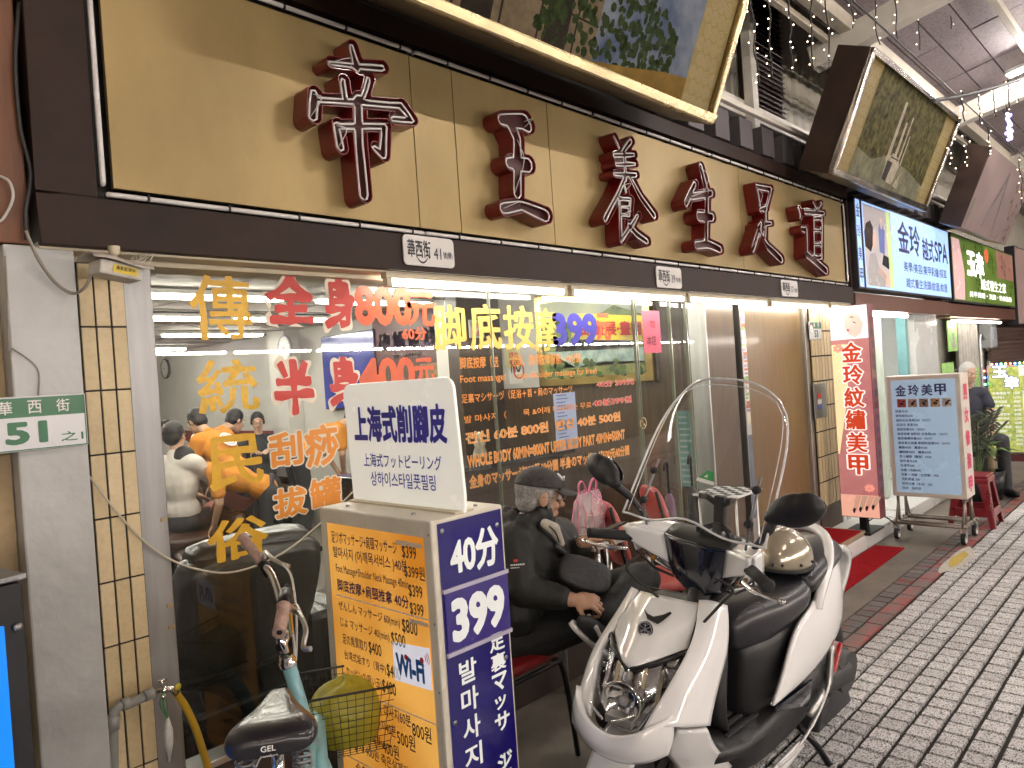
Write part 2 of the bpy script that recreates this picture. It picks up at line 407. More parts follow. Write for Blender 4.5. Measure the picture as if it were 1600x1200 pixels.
def tiles(mb, x0, x1, y0, y1, ox, oy, px, py, gx, gy, top, jit=.002, h=.012):
    i0, i1 = math.ceil((x0-ox)/px), math.floor((x1-ox)/px); j0, j1 = math.ceil((y0-oy)/py-1e-6), math.floor((y1-oy)/py+1e-6)
    V, F = [], []
    for j in range(j0, j1):
        for i in range(i0, i1):
            a, b = ox+i*px+gx/2, ox+(i+1)*px-gx/2; c, d = oy+j*py+gy/2, oy+(j+1)*py-gy/2
            a += random.uniform(-jit, jit); b += random.uniform(-jit, jit); c += random.uniform(-jit, jit); d += random.uniform(-jit, jit)
            z = top+random.uniform(-.0015, .0015); e = .003; k = len(V)
            V += [(a, c, z-h), (b, c, z-h), (b, d, z-h), (a, d, z-h), (a+e, c+e, z), (b-e, c+e, z), (b-e, d-e, z), (a+e, d-e, z)]
            F += [(k+4, k+5, k+6, k+7), (k, k+1, k+5, k+4), (k+1, k+2, k+6, k+5), (k+2, k+3, k+7, k+6), (k+3, k, k+4, k+7)]
    mb.add(V, F)
def tilemat(name, a, b, speck, spk=.0, rough=.6, wear=None, wearcol=None, wearamt=.5, sscale=260, bump=.2):
    m = bpy.data.materials.new(name); m.use_nodes = True; nt = m.node_tree; N = nt.nodes; L = nt.links; bs = N['Principled BSDF']
    g = N.new('ShaderNodeNewGeometry'); rp = N.new('ShaderNodeValToRGB'); rp.color_ramp.elements[0].color = a+(1,); rp.color_ramp.elements[1].color = b+(1,)
    L.new(g.outputs['Random Per Island'], rp.inputs[0]); out = rp.outputs[0]
    tc = N.new('ShaderNodeTexCoord')
    nz = N.new('ShaderNodeTexNoise'); nz.inputs['Scale'].default_value = sscale; nz.inputs['Detail'].default_value = 2; L.new(tc.outputs['Object'], nz.inputs['Vector'])
    if spk:
        r2 = N.new('ShaderNodeValToRGB'); r2.color_ramp.elements[0].position = .5; r2.color_ramp.elements[1].position = .6; r2.color_ramp.elements[0].color = (0, 0, 0, 1); r2.color_ramp.elements[1].color = (spk, spk, spk, 1)
        L.new(nz.outputs['Fac'], r2.inputs[0]); mx = N.new('ShaderNodeMixRGB'); L.new(r2.outputs[0], mx.inputs[0]); L.new(out, mx.inputs[1]); mx.inputs[2].default_value = speck+(1,); out = mx.outputs[0]
    n2 = N.new('ShaderNodeTexNoise'); n2.inputs['Scale'].default_value = 5; n2.inputs['Detail'].default_value = 9; n2.inputs['Roughness'].default_value = .7; L.new(tc.outputs['Object'], n2.inputs['Vector'])
    r3 = N.new('ShaderNodeValToRGB'); r3.color_ramp.elements[0].position = 1-wearamt-.06 if wear else .6; r3.color_ramp.elements[1].position = 1-wearamt+.02 if wear else .85
    r3.color_ramp.elements[0].color = (0, 0, 0, 1); r3.color_ramp.elements[1].color = (1, 1, 1, 1) if wear else (.35, .35, .35, 1)
    L.new(n2.outputs['Fac'], r3.inputs[0]); mx = N.new('ShaderNodeMixRGB'); L.new(r3.outputs[0], mx.inputs[0]); L.new(out, mx.inputs[1]); mx.inputs[2].default_value = (wearcol or (.12, .1, .08))+(1,)
    n5 = N.new('ShaderNodeTexNoise'); n5.inputs['Scale'].default_value = .9; n5.inputs['Detail'].default_value = 7; n5.inputs['Roughness'].default_value = .6; L.new(tc.outputs['Object'], n5.inputs['Vector'])
    r5 = N.new('ShaderNodeMapRange'); r5.inputs[1].default_value = .35; r5.inputs[2].default_value = .7; r5.inputs[3].default_value = 1.0; r5.inputs[4].default_value = .8; L.new(n5.outputs['Fac'], r5.inputs[0])
    m5 = N.new('ShaderNodeMixRGB'); m5.blend_type = 'MULTIPLY'; m5.inputs[0].default_value = 1; L.new(mx.outputs[0], m5.inputs[1]); L.new(r5.outputs[0], m5.inputs[2]); mx = m5
    L.new(mx.outputs[0], bs.inputs['Base Color']); bs.inputs['Roughness'].default_value = rough
    bp = N.new('ShaderNodeBump'); bp.inputs['Strength'].default_value = bump; bp.inputs['Distance'].default_value = .004; L.new(nz.outputs['Fac'], bp.inputs['Height']); L.new(bp.outputs[0], bs.inputs['Normal'])
    MATS[name] = m; return m
# ------------------------------------------------------------------ ground
g = MB(); g.box(-40, 120, -40, 60, -.2, -.016); struct(g.build('ground', mat('joint_mortar', (.025, .021, .018), .9, var=.3, scale=8)))
a = MB(); a.box(-8, 40, 1.68, 2.62, -.015, 0.0); struct(a.build('concrete_apron', m_concrete))
m_granite = tilemat('granite_sett', (.6, .59, .585), (.76, .75, .745), (.06, .055, .055), .9, .5, sscale=150)
p = MB(); tiles(p, 1.0, 19, -2.6, 1.475, 3.065, 1.126, .1085, .113, .0135, .0175, 0.0, jit=.0012, h=.016); struct(p.build('paving', m_granite))
p = MB(); p.box(-8, 1.05, -3, 1.46, -.016, -.004); p.box(19.05, 60, -3, 1.46, -.016, -.002); p.box(1.05, 19.05, -5, -2.62, -.016, -.004); struct(p.build('paving_beyond', mat('granite_far', (.3, .285, .28), .6, var=.25, scale=30)))
m_brick = tilemat('grey_brick', (.11, .1, .095), (.17, .155, .145), (.05, .05, .05), .4, .7, True, (.2, .05, .045), .42)
p = MB(); tiles(p, 1.0, 19, 1.573, 1.677, 3.03, 1.573, .1085, .104, .007, .006, -.001); struct(p.build('brick_strip', m_brick))
m_redp = tilemat('red_paint_brick', (.3, .06, .055), (.36, .08, .075), (.15, .04, .035), .5, .5, True, (.17, .125, .11), .5)
p = MB(); tiles(p, 1.0, 19, 1.475, 1.569, 3.03, 1.475, .217, .094, .005, .004, .001); struct(p.build('red_painted_strip', m_redp))
pc = onZ(1497, 873, .01); p = MB(); f = Face((0, 0, 0), (1, 0, 0), (0, 1, 0), .006)
f.poly(p, [(pc[0]+(.42+.05*math.sin(5*t))*math.cos(t), pc[1]+(.07+.012*math.sin(3*t))*math.sin(t)) for t in np.linspace(0, 6.2, 22)]); struct(p.build('white_paint_patch', mat('patch_white', (.5, .48, .42), .7, var=.3, scale=30, dirt=.9, dirtcol=(.25, .22, .18))))
p = MB(); f.poly(p, [(pc[0]+.0+(.25+.04*math.sin(4*t))*math.cos(t), pc[1]+(.04+.007*math.sin(5*t))*math.sin(t)) for t in np.linspace(0, 6.2, 18)], .003); struct(p.build('yellow_paint_patch', mat('patch_yellow', (.5, .36, .06), .6, var=.3, scale=40, dirt=.7, dirtcol=(.35, .25, .1))))

# ------------------------------------------------------------------ the massage shop building
m_tile = tilemat('cream_tile', (.6, .48, .27), (.7, .57, .35), (.3, .2, .09), .12, .45, False, None, .3, 60, .25)
m_grout = mat('dark_grout', (.02, .02, .018), .8)
m_wood = mat('brown_laminate', (.085, .055, .03), .38, var=.35, scale=5, stretch=(8, 8, .6), coat=.1, dirt=.3)
m_wood2 = mat('golden_laminate', (.16, .1, .035), .34, var=.3, scale=5, stretch=(8, 8, .6), coat=.1, dirt=.25)
m_inwall = mat('indoor_wall', (.6, .585, .55), .7, var=.06, scale=2)
m_ceilpanel = mat('ceiling_board', (.55, .52, .47), .7, var=.08, scale=2)
m_glass = glassmat('shop_glass', (.97, .985, .975), 1.5, 0, smudge=.02)
def vtiles(mb, grout, x0, x1, y, z0, z1, tw, th, g=.0055, d=.006):
    grout.box(x0, x1, y, y+.1, z0, z1); k = 0
    n = max(1, round((x1-x0)/tw)); w = (x1-x0)/n; z = z1
    while z > z0+.01:
        zb = max(z0, z-th)
        for i in range(n):
            a, b = x0+i*w+g/2, x0+(i+1)*w-g/2
            mb.box(a, b, y-d+random.uniform(0, .002), y+.002, zb+g/2, z-g/2)
        z -= th
shop = thing('shop_building', 'glass fronted massage parlour with cream tiled jamb, steel jamb and brown panelled end', 'shop', (2.7, 2.55, 0))
b = MB(); b.box(.3, 6.25, 2.495, 2.62, 0, .365); b.build('base_wall', mat('base_brown', (.06, .04, .03), .6, var=.3, scale=5, dirt=.4), shop, .004)
b = MB(); b.box(.94, 4.52, 2.47, 2.56, .366, .39); b.build('window_sill', m_alu, shop, .003)
b = MB(); b.box(.6, 7.03, 2.462, 2.6, 2.035, 2.2); b.box(.6, 7.03, 2.375, 2.46, 2.052, 2.075); b.build('lintel', m_cream, shop, .003)
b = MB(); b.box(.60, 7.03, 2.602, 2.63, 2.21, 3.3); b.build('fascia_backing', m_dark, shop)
t, gr = MB(), MB(); vtiles(t, gr, .715, .848, 2.466, 0, 2.035, .0445, .195); tp = gr.build('tiled_pillar', m_grout, shop); t.build('tile', m_tile, tp, .0015)
b = MB(); b.box(.85, .94, 2.486, 2.56, .3, 2.034); b.build('steel_jamb', m_steel, shop, .004)
b = MB()
for z in (.93, .86, 1.21): b.box(.915, .935, 2.483, 2.487, z, z+.012)
b.build('tape_remnant', mat('old_tape', (.33, .25, .13), .6, var=.3, scale=40), shop)
# interior shell
b = MB(); b.box(-2.5, 4.75, 2.62, 13.6, -.01, .002); b.build('indoor_floor', mat('indoor_floor_mat', (.17, .15, .13), .35, var=.25, scale=3), shop)
b = MB(); b.box(-2.5, 4.75, 2.62, 13.6, 2.36, 2.42); b.build('ceiling', m_ceilpanel, shop)
b = MB()
for i in range(1, 12): b.box(-2.5+i*.605, -2.488+i*.605, 2.63, 13.5, 2.352, 2.3595)
for j in range(1, 18): b.box(-2.5, 4.75, 2.62+j*.61, 2.632+j*.61, 2.348, 2.3595)
b.build('ceiling_grid', mat('grid_grey', (.3, .29, .27), .6), shop)
b = MB(); b.box(4.75, 4.85, 2.65, 13.6, 0, 2.42); b.box(-2.6, -2.5, 2.62, 13.6, 0, 2.42); b.box(-2.6, 4.85, 13.6, 13.7, 0, 2.42); b.box(4.55, 4.75, 8.1, 8.5, 0, 2.36); b.box(4.5, 4.75, 5.0, 5.25, 0, 2.36); b.build('indoor_wall', m_inwall, shop)
b = MB(); b.box(4.71, 4.748, 8.6, 13.5, .03, 1.12); b.box(-2.45, 4.7, 13.56, 13.598, .03, 1.12); b.build('maroon_dado', mat('dado', (.22, .05, .045), .5, var=.2), shop)
b = MB(); b.box(-2.6, .3, 2.5, 2.62, 0, 2.42); b.build('front_wall', m_inwall, shop)
b = MB(); b.box(4.735, 4.748, 3.0, 5.0, 0, 1.5); b.box(4.732, 4.748, 2.66, 2.998, 0, 2.34); b.build('wall_panel', m_wood, shop)
# wood panelled end
b = MB(); b.box(4.525, 4.97, 2.5, 2.6, .05, 2.034); b.build('wood_panel', m_wood, shop, .003)
b = MB(); b.box(5.13, 6.17, 2.5, 2.6, .05, 2.034); b.build('wood_panel', m_wood2, shop, .003)
b = MB(); b.box(4.97, 5.05, 2.56, 2.64, 0, 2.034); b.build('dark_gap', m_dark, shop)
b = MB(); b.box(5.052, 5.128, 2.49, 2.6, 0, 2.034); st = b.build('centre_post', m_alu, shop, .003)
f = Face((0, 2.49, 0), (1, 0, 0), (0, 0, 1), .002); q = [MB() for _ in range(4)]
for i in range(26):
    z = 2.0-i*.03; f.rect(q[random.randrange(4)], 5.056+random.uniform(0, .01), 5.124-random.uniform(0, .012), z-.03*random.uniform(.5, 1), z, .001*(i % 3))
for qq, c in zip(q, ((.3, .5, .2), (.5, .35, .5), (.6, .6, .55), (.55, .2, .12))): qq.build('sticker', mat('stick%g' % c[0], c, .25, var=.5, scale=40, coat=.4), st)
k = MB(); f.disc(k, 5.088, 1.18, .026, .05); k.build('oval_sticker', mat('oval', (.75, .68, .45), .4), st)
k = MB(); f.rect(k, 5.058, 5.122, .45, 1.06); k.build('paper_strip', mat('patterned_paper', (.3, .36, .42), .5, var=.6, scale=30, col2=(.1, .13, .2)), st)
b = MB(); b.box(6.172, 6.242, 2.47, 2.6, 0, 2.034); b.build('steel_jamb', m_alu, shop, .004)
t, gr = MB(), MB(); vtiles(t, gr, 6.245, 6.72, 2.462, .3, 2.034, .068, .215, .013, .012); tp = gr.build('tiled_pillar', m_grout, shop); t.build('tile', m_tile, tp, .0015)
b = MB(); b.box(6.245, 6.72, 2.46, 2.6, 0, .3); b.build('pillar_base', mat('base_brown'  , (.06, .04, .03)), shop, .003)

# glass panes with their lettering
def pane(x0, x1, z0=.392, z1=2.032, y=2.5):
    b = MB(); b.box(x0, x1, y, y+.008, z0, z1); return b.build('glass_pane', m_glass, shop)
paneA = pane(.942, 2.49); paneB = pane(2.494, 3.70); paneC = pane(3.73, 4.10, .05); paneD = pane(4.115, 4.5, .05, y=2.52)
b = MB()
for x, w in ((2.489, .005), (3.70, .007), (3.718, .007), (4.101, .008), (4.30, .009)): b.box(x, x+w, 2.492, 2.512, .392, 2.032)
b.build('pane_edge', mat('green_glass_edge', (.17, .18, .13), .2, var=.2, coat=.5), shop)
b = MB(); b.box(4.505, 4.522, 2.47, 2.6, .03, 2.032); b.build('door_post', m_alu, shop, .002)
GL = Face((0, 2.5, 0), (1, 0, 0), (0, 0, 1), .0035)
c_yel = mat('yellow_vinyl', (.72, .42, .03), .4, var=.12, scale=20, dirt=.25, dirtcol=(.4, .22, .02)); c_yel2 = mat('pale_yellow_vinyl', (.72, .5, .1), .4, var=.1)
c_yelw = mat('worn_yellow_vinyl', (.7, .42, .03), .4, var=.2, scale=30, dirt=1.0, dirtcol=(.28, .17, .04))
c_red = mat('red_vinyl', (.52, .03, .02), .4, var=.1); c_bor = mat('cream_border', (.75, .68, .55), .5, var=.05)
c_org = mat('orange_vinyl', (.75, .27, .03), .4, var=.1); c_orr = mat('orange_red_vinyl', (.62, .1, .03), .4, var=.15, scale=12); c_blue = mat('blue_vinyl', (.03, .025, .38), .4, var=.15)
for ch, lb, rt in (('傳', (299, 532), (389, 433)), ('民', (328, 769), (407, 674)), ('俗', (325, 884), (416, 800))):
    mb = MB(); GL.pbold(mb, ch, lb, rt, r=.012 if ch == '傳' else .022, brush=.4, asp=.85); mb.build('lettering', c_yel, paneA)
mb = MB(); GL.pbold(mb, '統', (310, 650), (401, 560), r=.014, brush=.5, asp=.85); mb.build('worn_lettering', c_yelw, paneA)
for ch, lb, rt in (('全', (416, 507), (486, 431)), ('身', (508, 514), (551, 434)), ('半', (430, 652), (487, 560)), ('身', (516, 636), (557, 556))):
    mb, bd = MB(), MB(); GL.pbold(mb, ch, lb, rt, r=.042, brush=.35, asp=.85, border=bd, bw=.05); mb.build('red_lettering', c_red, paneA); bd.build('lettering_border', c_bor, paneA)
for ch, lb, rt in (('刮', (422, 732), (470, 672)), ('痧', (478, 732), (526, 661)), ('拔', (429, 812), (477, 757)), ('罐', (486, 800), (531, 742))):
    mb, bd = MB(), MB(); GL.pbold(mb, ch, lb, rt, r=.03, border=bd, bw=.04); mb.build('orange_lettering', c_org, paneA); bd.build('lettering_border', c_bor, paneA)
mb = MB()
GL.pbold(mb, '800', (555, 509), (640, 450), r=.045); GL.pbold(mb, '元', (637, 510), (677, 457), r=.035, brush=.4)
GL.pbold(mb, '400', (562, 616), (646, 557), r=.045); GL.pbold(mb, '元', (648, 600), (676, 558), r=.035, brush=.4); GL.pbold(mb, '60分', (628, 532), (665, 511), r=.035)
mb.build('price_lettering', c_orr, paneA)
mb = MB(); GL.pbold(mb, '脚', (679, 548), (725, 477), r=.018, brush=.4, asp=.75); GL.pbold(mb, '底', (735, 548), (780, 476), r=.018, brush=.4, asp=.75); mb.build('lettering', c_yel2, paneA)
mb = MB(); GL.pbold(mb, '按', (788, 547), (831, 478), r=.018, brush=.4, asp=.75); GL.pbold(mb, '摩', (836, 550), (868, 482), r=.018, brush=.4, asp=.75); mb.build('lettering', c_yel2, paneB)
mb = MB(); GL.pbold(mb, '399', (864, 541), (931, 490), r=.05); mb.build('blue_lettering', c_blue, paneB)
mb = MB(); GL.pbold(mb, '元', (932, 533), (952, 490), r=.035); mb.build('price_lettering', c_orr, paneB)
mb = MB()
for t, lb, rt, o in (('脚底按摩（送　　泡脚、肩頸按摩服務）40分鐘', (718, 577), (906, 551), .016), ('Foot massnge(     min shoulder massage for free)', (719, 602), (931, 574), .012),
                  ('足裏マシサーヅ（足浴＋首・肩のマッサーツ', (721, 631), (893, 601), .016), ('발 마사지（　　목 &어깨 마사지는 무료', (725, 662), (923, 627), .014)):
    GL.ptext(mb, t, lb, rt, o)
mb.build('orange_lettering', c_org, paneB)
mb, bd = MB(), MB()
for t, lb, rt in (('전신 60분 800원  반신 40분 500원', (728, 694), (968, 643)), ('WHOLE BODY 60MIN=800NT UPPER BODY PART 40MIN=500NT', (731, 731), (975, 671)), ('全身のマッサージ800元60分間 半身のマッサージ500元40分間', (734, 764), (982, 695))):
    GL.pbold(mb, t, lb, rt, r=.018, border=bd, bw=.03, h=.02)
mb.build('orange_lettering', c_org, paneB); bd.build('lettering_border', mat('pale_orange', (.75, .55, .3), .5), paneB)
mb, bd = MB(), MB(); GL.pbold(mb, '40分 399元', (932, 606), (990, 591), r=.03, border=bd, bw=.03, h=.02); GL.pbold(mb, '40분399원', (926, 636), (986, 618), r=.03, border=bd, bw=.03, h=.02)
mb.build('red_lettering', c_red, paneB); bd.build('lettering_border', c_bor, paneB)
mb = MB(); ca = GL.px(1004, 661); GL.ring(mb, ca[0], ca[1], .029, .036, .002); a45 = .025; GL.poly(mb, [(ca[0]-a45-.003, ca[1]+a45-.003), (ca[0]+a45-.003, ca[1]-a45-.003), (ca[0]+a45+.003, ca[1]-a45+.003), (ca[0]-a45+.003, ca[1]+a45+.003)], .003); mb.build('ban_symbol', mat('tan_vinyl', (.55, .4, .2), .5), paneC)
mb = MB(); GL.prect(mb, (1006, 552), (1029, 486)); pp = mb.build('pink_notice', mat('pink_paper', (.55, .1, .16), .5, var=.1), paneC)
mb = MB(); GL.ptext(mb, '勿', (1014, 512), (1022, 500), .02, .002); GL.ptext(mb, '本店', (1010, 540), (1024, 524), .02, .002); mb.build('lettering', mat('dark_red_ink', (.2, .02, .04), .5), pp)
mb = MB(); GL.prect(mb, (872, 706), (900, 612), -.012); pp = mb.build('blue_notice', mat('blue_paper', (.38, .45, .68), .5, var=.1), paneB)
mb = MB()
for i in range(14):
    z0, z1 = GL.px(876, 690-i*5.5)[1], GL.px(876, 688.6-i*5.5)[1]; a0 = GL.px(875, 690)[0]; GL.rect(mb, a0, a0+.1-random.uniform(0, .05), z0, z1, -.009)
mb.build('print', mat('blue_ink', (.08, .1, .25), .5), pp)

# ------------------------------------------------------------------ grey pillar and wall to the left
m_greyp = mat('grey_gloss_paint', (.42, .43, .42), .32, var=.14, scale=4, dirt=.35, dirtcol=(.22, .21, .18), bump=.25, bscale=22)
b = MB(); b.box(.515, .69, 2.38, 2.6, 0, 2.06); o = b.build('painted_pillar', m_greyp, None, .006); tag(o, 'glossy grey painted pillar beside the cream tiled strip', 'pillar')
lw = thing('corner_wall', 'stained beige plaster wall left of the grey pillar', 'wall', (-.2, 2.5, 0))
b = MB(); b.box(-3, .513, 2.45, 2.6, 0, 2.06); b.build('plaster', mat('stained_plaster', (.4, .3, .17), .8, var=.3, scale=4, dirt=.6, dirtcol=(.15, .1, .05), bump=.4, bscale=30), lw)
b = MB(); b.box(.44, .585, 2.39, 2.62, 2.064, 3.6); b.build('timber_board', mat('red_brown_wood', (.13, .045, .015), .5, var=.35, scale=4, stretch=(9, 9, .8)), lw, .004)
b = MB(); b.box(-3, .438, 2.43, 2.6, 2.064, 3.6); b.build('upper_plaster', mat('upper_beige', (.45, .38, .25), .8, var=.2, scale=3, dirt=.4), lw)

# ------------------------------------------------------------------ storey above the signs
up = thing('upper_storey', 'cream corrugated upper wall with dark louvred window and white framing above the signs', 'wall', (7, 2.9, 3.1))
b = MB(); xs = np.arange(-2, 22, .05); prof = [(x, 2.9+(0.0 if i % 4 < 2 else .022)) for i, x in enumerate(xs)]
b.grid([[(x, y, 3.1) for x, y in prof], [(x, y, 5.2) for x, y in prof]], smooth=False); b.build('corrugated_sheet', mat('cream_sheet', (.42, .39, .32), .5, var=.15, scale=3, dirt=.3), up)
b = MB(); b.box(6.15, 6.95, 2.84, 2.88, 3.55, 5.2); lo = b.build('louvre_window', mat('louvre_brown', (.035, .018, .014), .5, var=.3), up)
b = MB()
for i in range(34): z = 3.58+i*.047; b.obox((6.55, 2.83, z), (.37, 0, 0), (0, .02, .012), (0, -.002, .004))
b.build('slat', mat('louvre_slat', (.05, .028, .02), .4, var=.3), lo)
b = MB(); m_offw = mat('offwhite_frame', (.66, .63, .55), .5, var=.12, scale=4, dirt=.3)
b.box(4.0, 8.6, 2.72, 2.8, 3.62, 3.76); b.box(5.85, 5.95, 2.64, 2.72, 3.12, 5.2); b.box(8.62, 8.7, 2.64, 2.72, 3.12, 5.2); b.box(4.0, 14, 2.3, 2.34, 3.36, 3.4); b.box(8.7, 14, 2.72, 2.8, 3.62, 3.76)
b.build('frame_member', m_offw, up, .006)
b = MB()
for i in range(20): b.box(3.9+i*.36, 4.1+i*.36, 2.36, 2.66, 3.13, 3.34)
b.build('bracket', mat('dark_grey_steel', (.09, .08, .085), .5, var=.2), up, .004)
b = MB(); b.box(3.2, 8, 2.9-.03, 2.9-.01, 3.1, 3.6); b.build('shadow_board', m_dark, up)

# ------------------------------------------------------------------ arcade roof over the street
rf = thing('arcade_roof', 'arcade roof of grey boards on cream beams over the street', 'roof', (8, 0, 4.2))
b = MB()
for j in range(14):
    y0, y1 = 2.25-j*.25, 2.25-(j+1)*.25+.012; z0, z1 = 4.36+(2.25-y0)*.2, 4.36+(2.25-y1)*.2
    for i in range(34):
        x0 = -12+i*1.0; x1 = x0+.985; dz = random.uniform(-.004, .004)
        b.obox(((x0+x1)/2, (y0+y1)/2, (z0+z1)/2+.02+dz), ((x1-x0)/2, 0, 0), (0, (y1-y0)/2, (z1-z0)/2), (0, .004, .02))
b.build('roof_board', tilemat('roof_boards', (.3, .25, .26), (.42, .36, .37), (.1, .09, .09), .35, .6, sscale=40), rf)
b = MB(); b.add([(-12, 2.3, 4.46), (24, 2.3, 4.46), (24, -1.3, 5.18), (-12, -1.3, 5.18), (24, -5.2, 4.4), (-12, -5.2, 4.4)], [(0, 1, 2, 3), (3, 2, 4, 5)]); b.build('roof_sheet', mat('roof_sheet', (.12, .11, .11), .6, var=.2, scale=3), rf, solid=.02)
b = MB()
for x in (3.2, 6.4, 9.6, 12.8, 16): b.bar((x, 2.35, 4.1), (x, -1.3, 4.84), .14, .2); b.bar((x, -1.3, 4.84), (x, -5.0, 4.1), .14, .2); b.bar((x+.1, 1.05, 4.42), (x+1.7, .55, 4.56), .12, .14)
b.build('cross_beam', m_offw, rf, .008)
b = MB(); b.bar((-12, 2.05, 4.27), (24, 2.05, 4.27), .1, .12); b.bar((-12, 2.2, 4.2), (24, 2.2, 4.2), .05, .05); b.bar((-12, 1.2, 4.47), (24, 1.2, 4.47), .06, .07); b.bar((-12, .35, 4.62), (24, .35, 4.62), .06, .07); b.bar((-12, -1.3, 4.8), (24, -1.3, 4.8), .12, .14); b.build('purlin', mat('cream_purlin', (.55, .5, .4), .5, var=.15, dirt=.3), rf, .005)
# lamps hung under the roof, the light of the street
m_rooftube = emitmat('roof_tube', (1.0, .83, .69), 78)
m_roofbright = emitmat('roof_tube_bright', (1.0, .91, .86), 140)
def rooflamp(x, y, z, d=(1, 0, 0), L=1.2, label='white strip lamp hung under the arcade roof', grp='strip lamps under the arcade roof'):
    d = nrm(d); t = thing('roof_lamp', label, 'lamp', (x, y, z), grp); c = np.array([x, y, z])
    b = MB(); b.bar(c-d*L/2+(0, 0, .05), c+d*L/2+(0, 0, .05), .12, .04); b.build('housing', m_white, t, .004)
    b = MB(); b.cyl(c-d*(L/2-.03)+(0, 0, .012), c+d*(L/2-.03)+(0, 0, .012), .018, n=10); b.build('tube', m_rooftube if x < 4 else m_roofbright, t); return t
for x in (-9, -5.6, -2.2, 1.2, 4.6, 8.0, 11.4, 14.8): rooflamp(x, -1.3, 4.62)
rooflamp(9.2, .85, 4.45, (0, -1, .2), 1.2, 'white strip lamp under the roof boards beside the cream beam', None)
# ------------------------------------------------------------------ the row across the street (seen only as reflections)
op = thing('opposite_row', 'row of shuttered shops across the street with a lit strip over the doors', 'shops', (4, -5, 0))
b = MB(); b.box(-14, 24, -5.3, -5.0, 0, 4.5); b.build('wall', mat('opp_wall', (.2, .17, .14), .7, var=.4, scale=1.5), op)
b = MB(); b.box(-8, 24, -5.0, -4.8, 2.25, 3.1); b.build('fascia', mat('opp_fascia', (.2, .06, .04), .5, var=.5, scale=.7, col2=(.1, .12, .25)), op)
b = MB()
for i in range(9): b.box(-7+i*3.4, -4.2+i*3.4, -4.995, -4.97, .05, 2.15)
b.build('shutter', mat('opp_shutter', (.35, .33, .3), .4, .6, var=.4, scale=2, stretch=(1, 1, 20)), op)
b = MB()
for i in range(22): b.cyl((-7+i*1.3, -4.72, 2.2), (-5.82+i*1.3, -4.72, 2.2), .022, n=8)
b.build('strip_lamp', emitmat('lit_tube_opposite', (1, .9, .8), 80), op)
# ------------------------------------------------------------------ the big shop sign with six channel letters
sg = thing('shop_sign', 'long brown framed gold signboard with six dark red neon channel characters', 'sign', (3.8, 2.4, 2.06))
b = MB(); X0, X1, Z0, Z1 = .60, 7.03, 2.06, 3.105; xi0, xi1, zi0, zi1 = .755, 6.985, 2.208, 3.012
b.box(X0, X1, 2.35, 2.47, Z0, zi0); b.box(X0, X1, 2.35, 2.47, zi1, Z1); b.box(X0, xi0, 2.35, 2.47, zi0, zi1); b.box(xi1, X1, 2.35, 2.47, zi0, zi1)
b.build('frame', m_frame, sg, .004)
b = MB(); b.box(xi0, xi1, 2.44, 2.46, zi0, zi1); b.build('dark_channel', m_dark, sg)
m_panel = mat('brushed_gold_panel', (.3, .22, .095), .42, .5, var=.18, scale=2.2, stretch=(1, 1, .5), dirt=.3, dirtcol=(.14, .1, .05))
b = MB(); cuts = [.808]+[onY(x, y, 2.38)[0] for x, y in ((714, 250), (860, 260), (1157, 330))]+[6.935]
cuts.insert(1, onY(470, 200, 2.38)[0]-.9 if False else 2.0)
for x0, x1 in zip(cuts[:-1], cuts[1:]): b.box(x0+.002, x1-.002, 2.38, 2.4, 2.252, 2.972)
b.build('gold_panel', m_panel, sg, .0015)
b = MB()
def run(p, q, L=1.15):
    p, q = np.array(p), np.array(q); n = max(1, round(np.linalg.norm(q-p)/L)); d = nrm(q-p)
    for i in range(n):
        a, c = p+(q-p)*i/n+d*.012, p+(q-p)*(i+1)/n-d*.012; b.tube([a+(0, .02, 0), a, a+d*.01, c-d*.01, c, c+(0, .02, 0)], .0085, 8)
zt, zb = 2.99, 2.228
run((.78, 2.37, zb), (6.96, 2.37, zb)); run((.78, 2.37, zt), (6.96, 2.37, zt)); run((.778, 2.37, zb+.02), (.778, 2.37, zt-.02), .8); run((6.962, 2.37, zb+.02), (6.962, 2.37, zt-.02), .8)
b.build('neon_tube', m_tubeoff, sg)
b = MB()
for i in range(24):
    for z in (zb, zt): b.box(.9+i*.26, .906+i*.26, 2.358, 2.44, z-.012, z+.012)
b.build('tube_clip', m_black, sg)
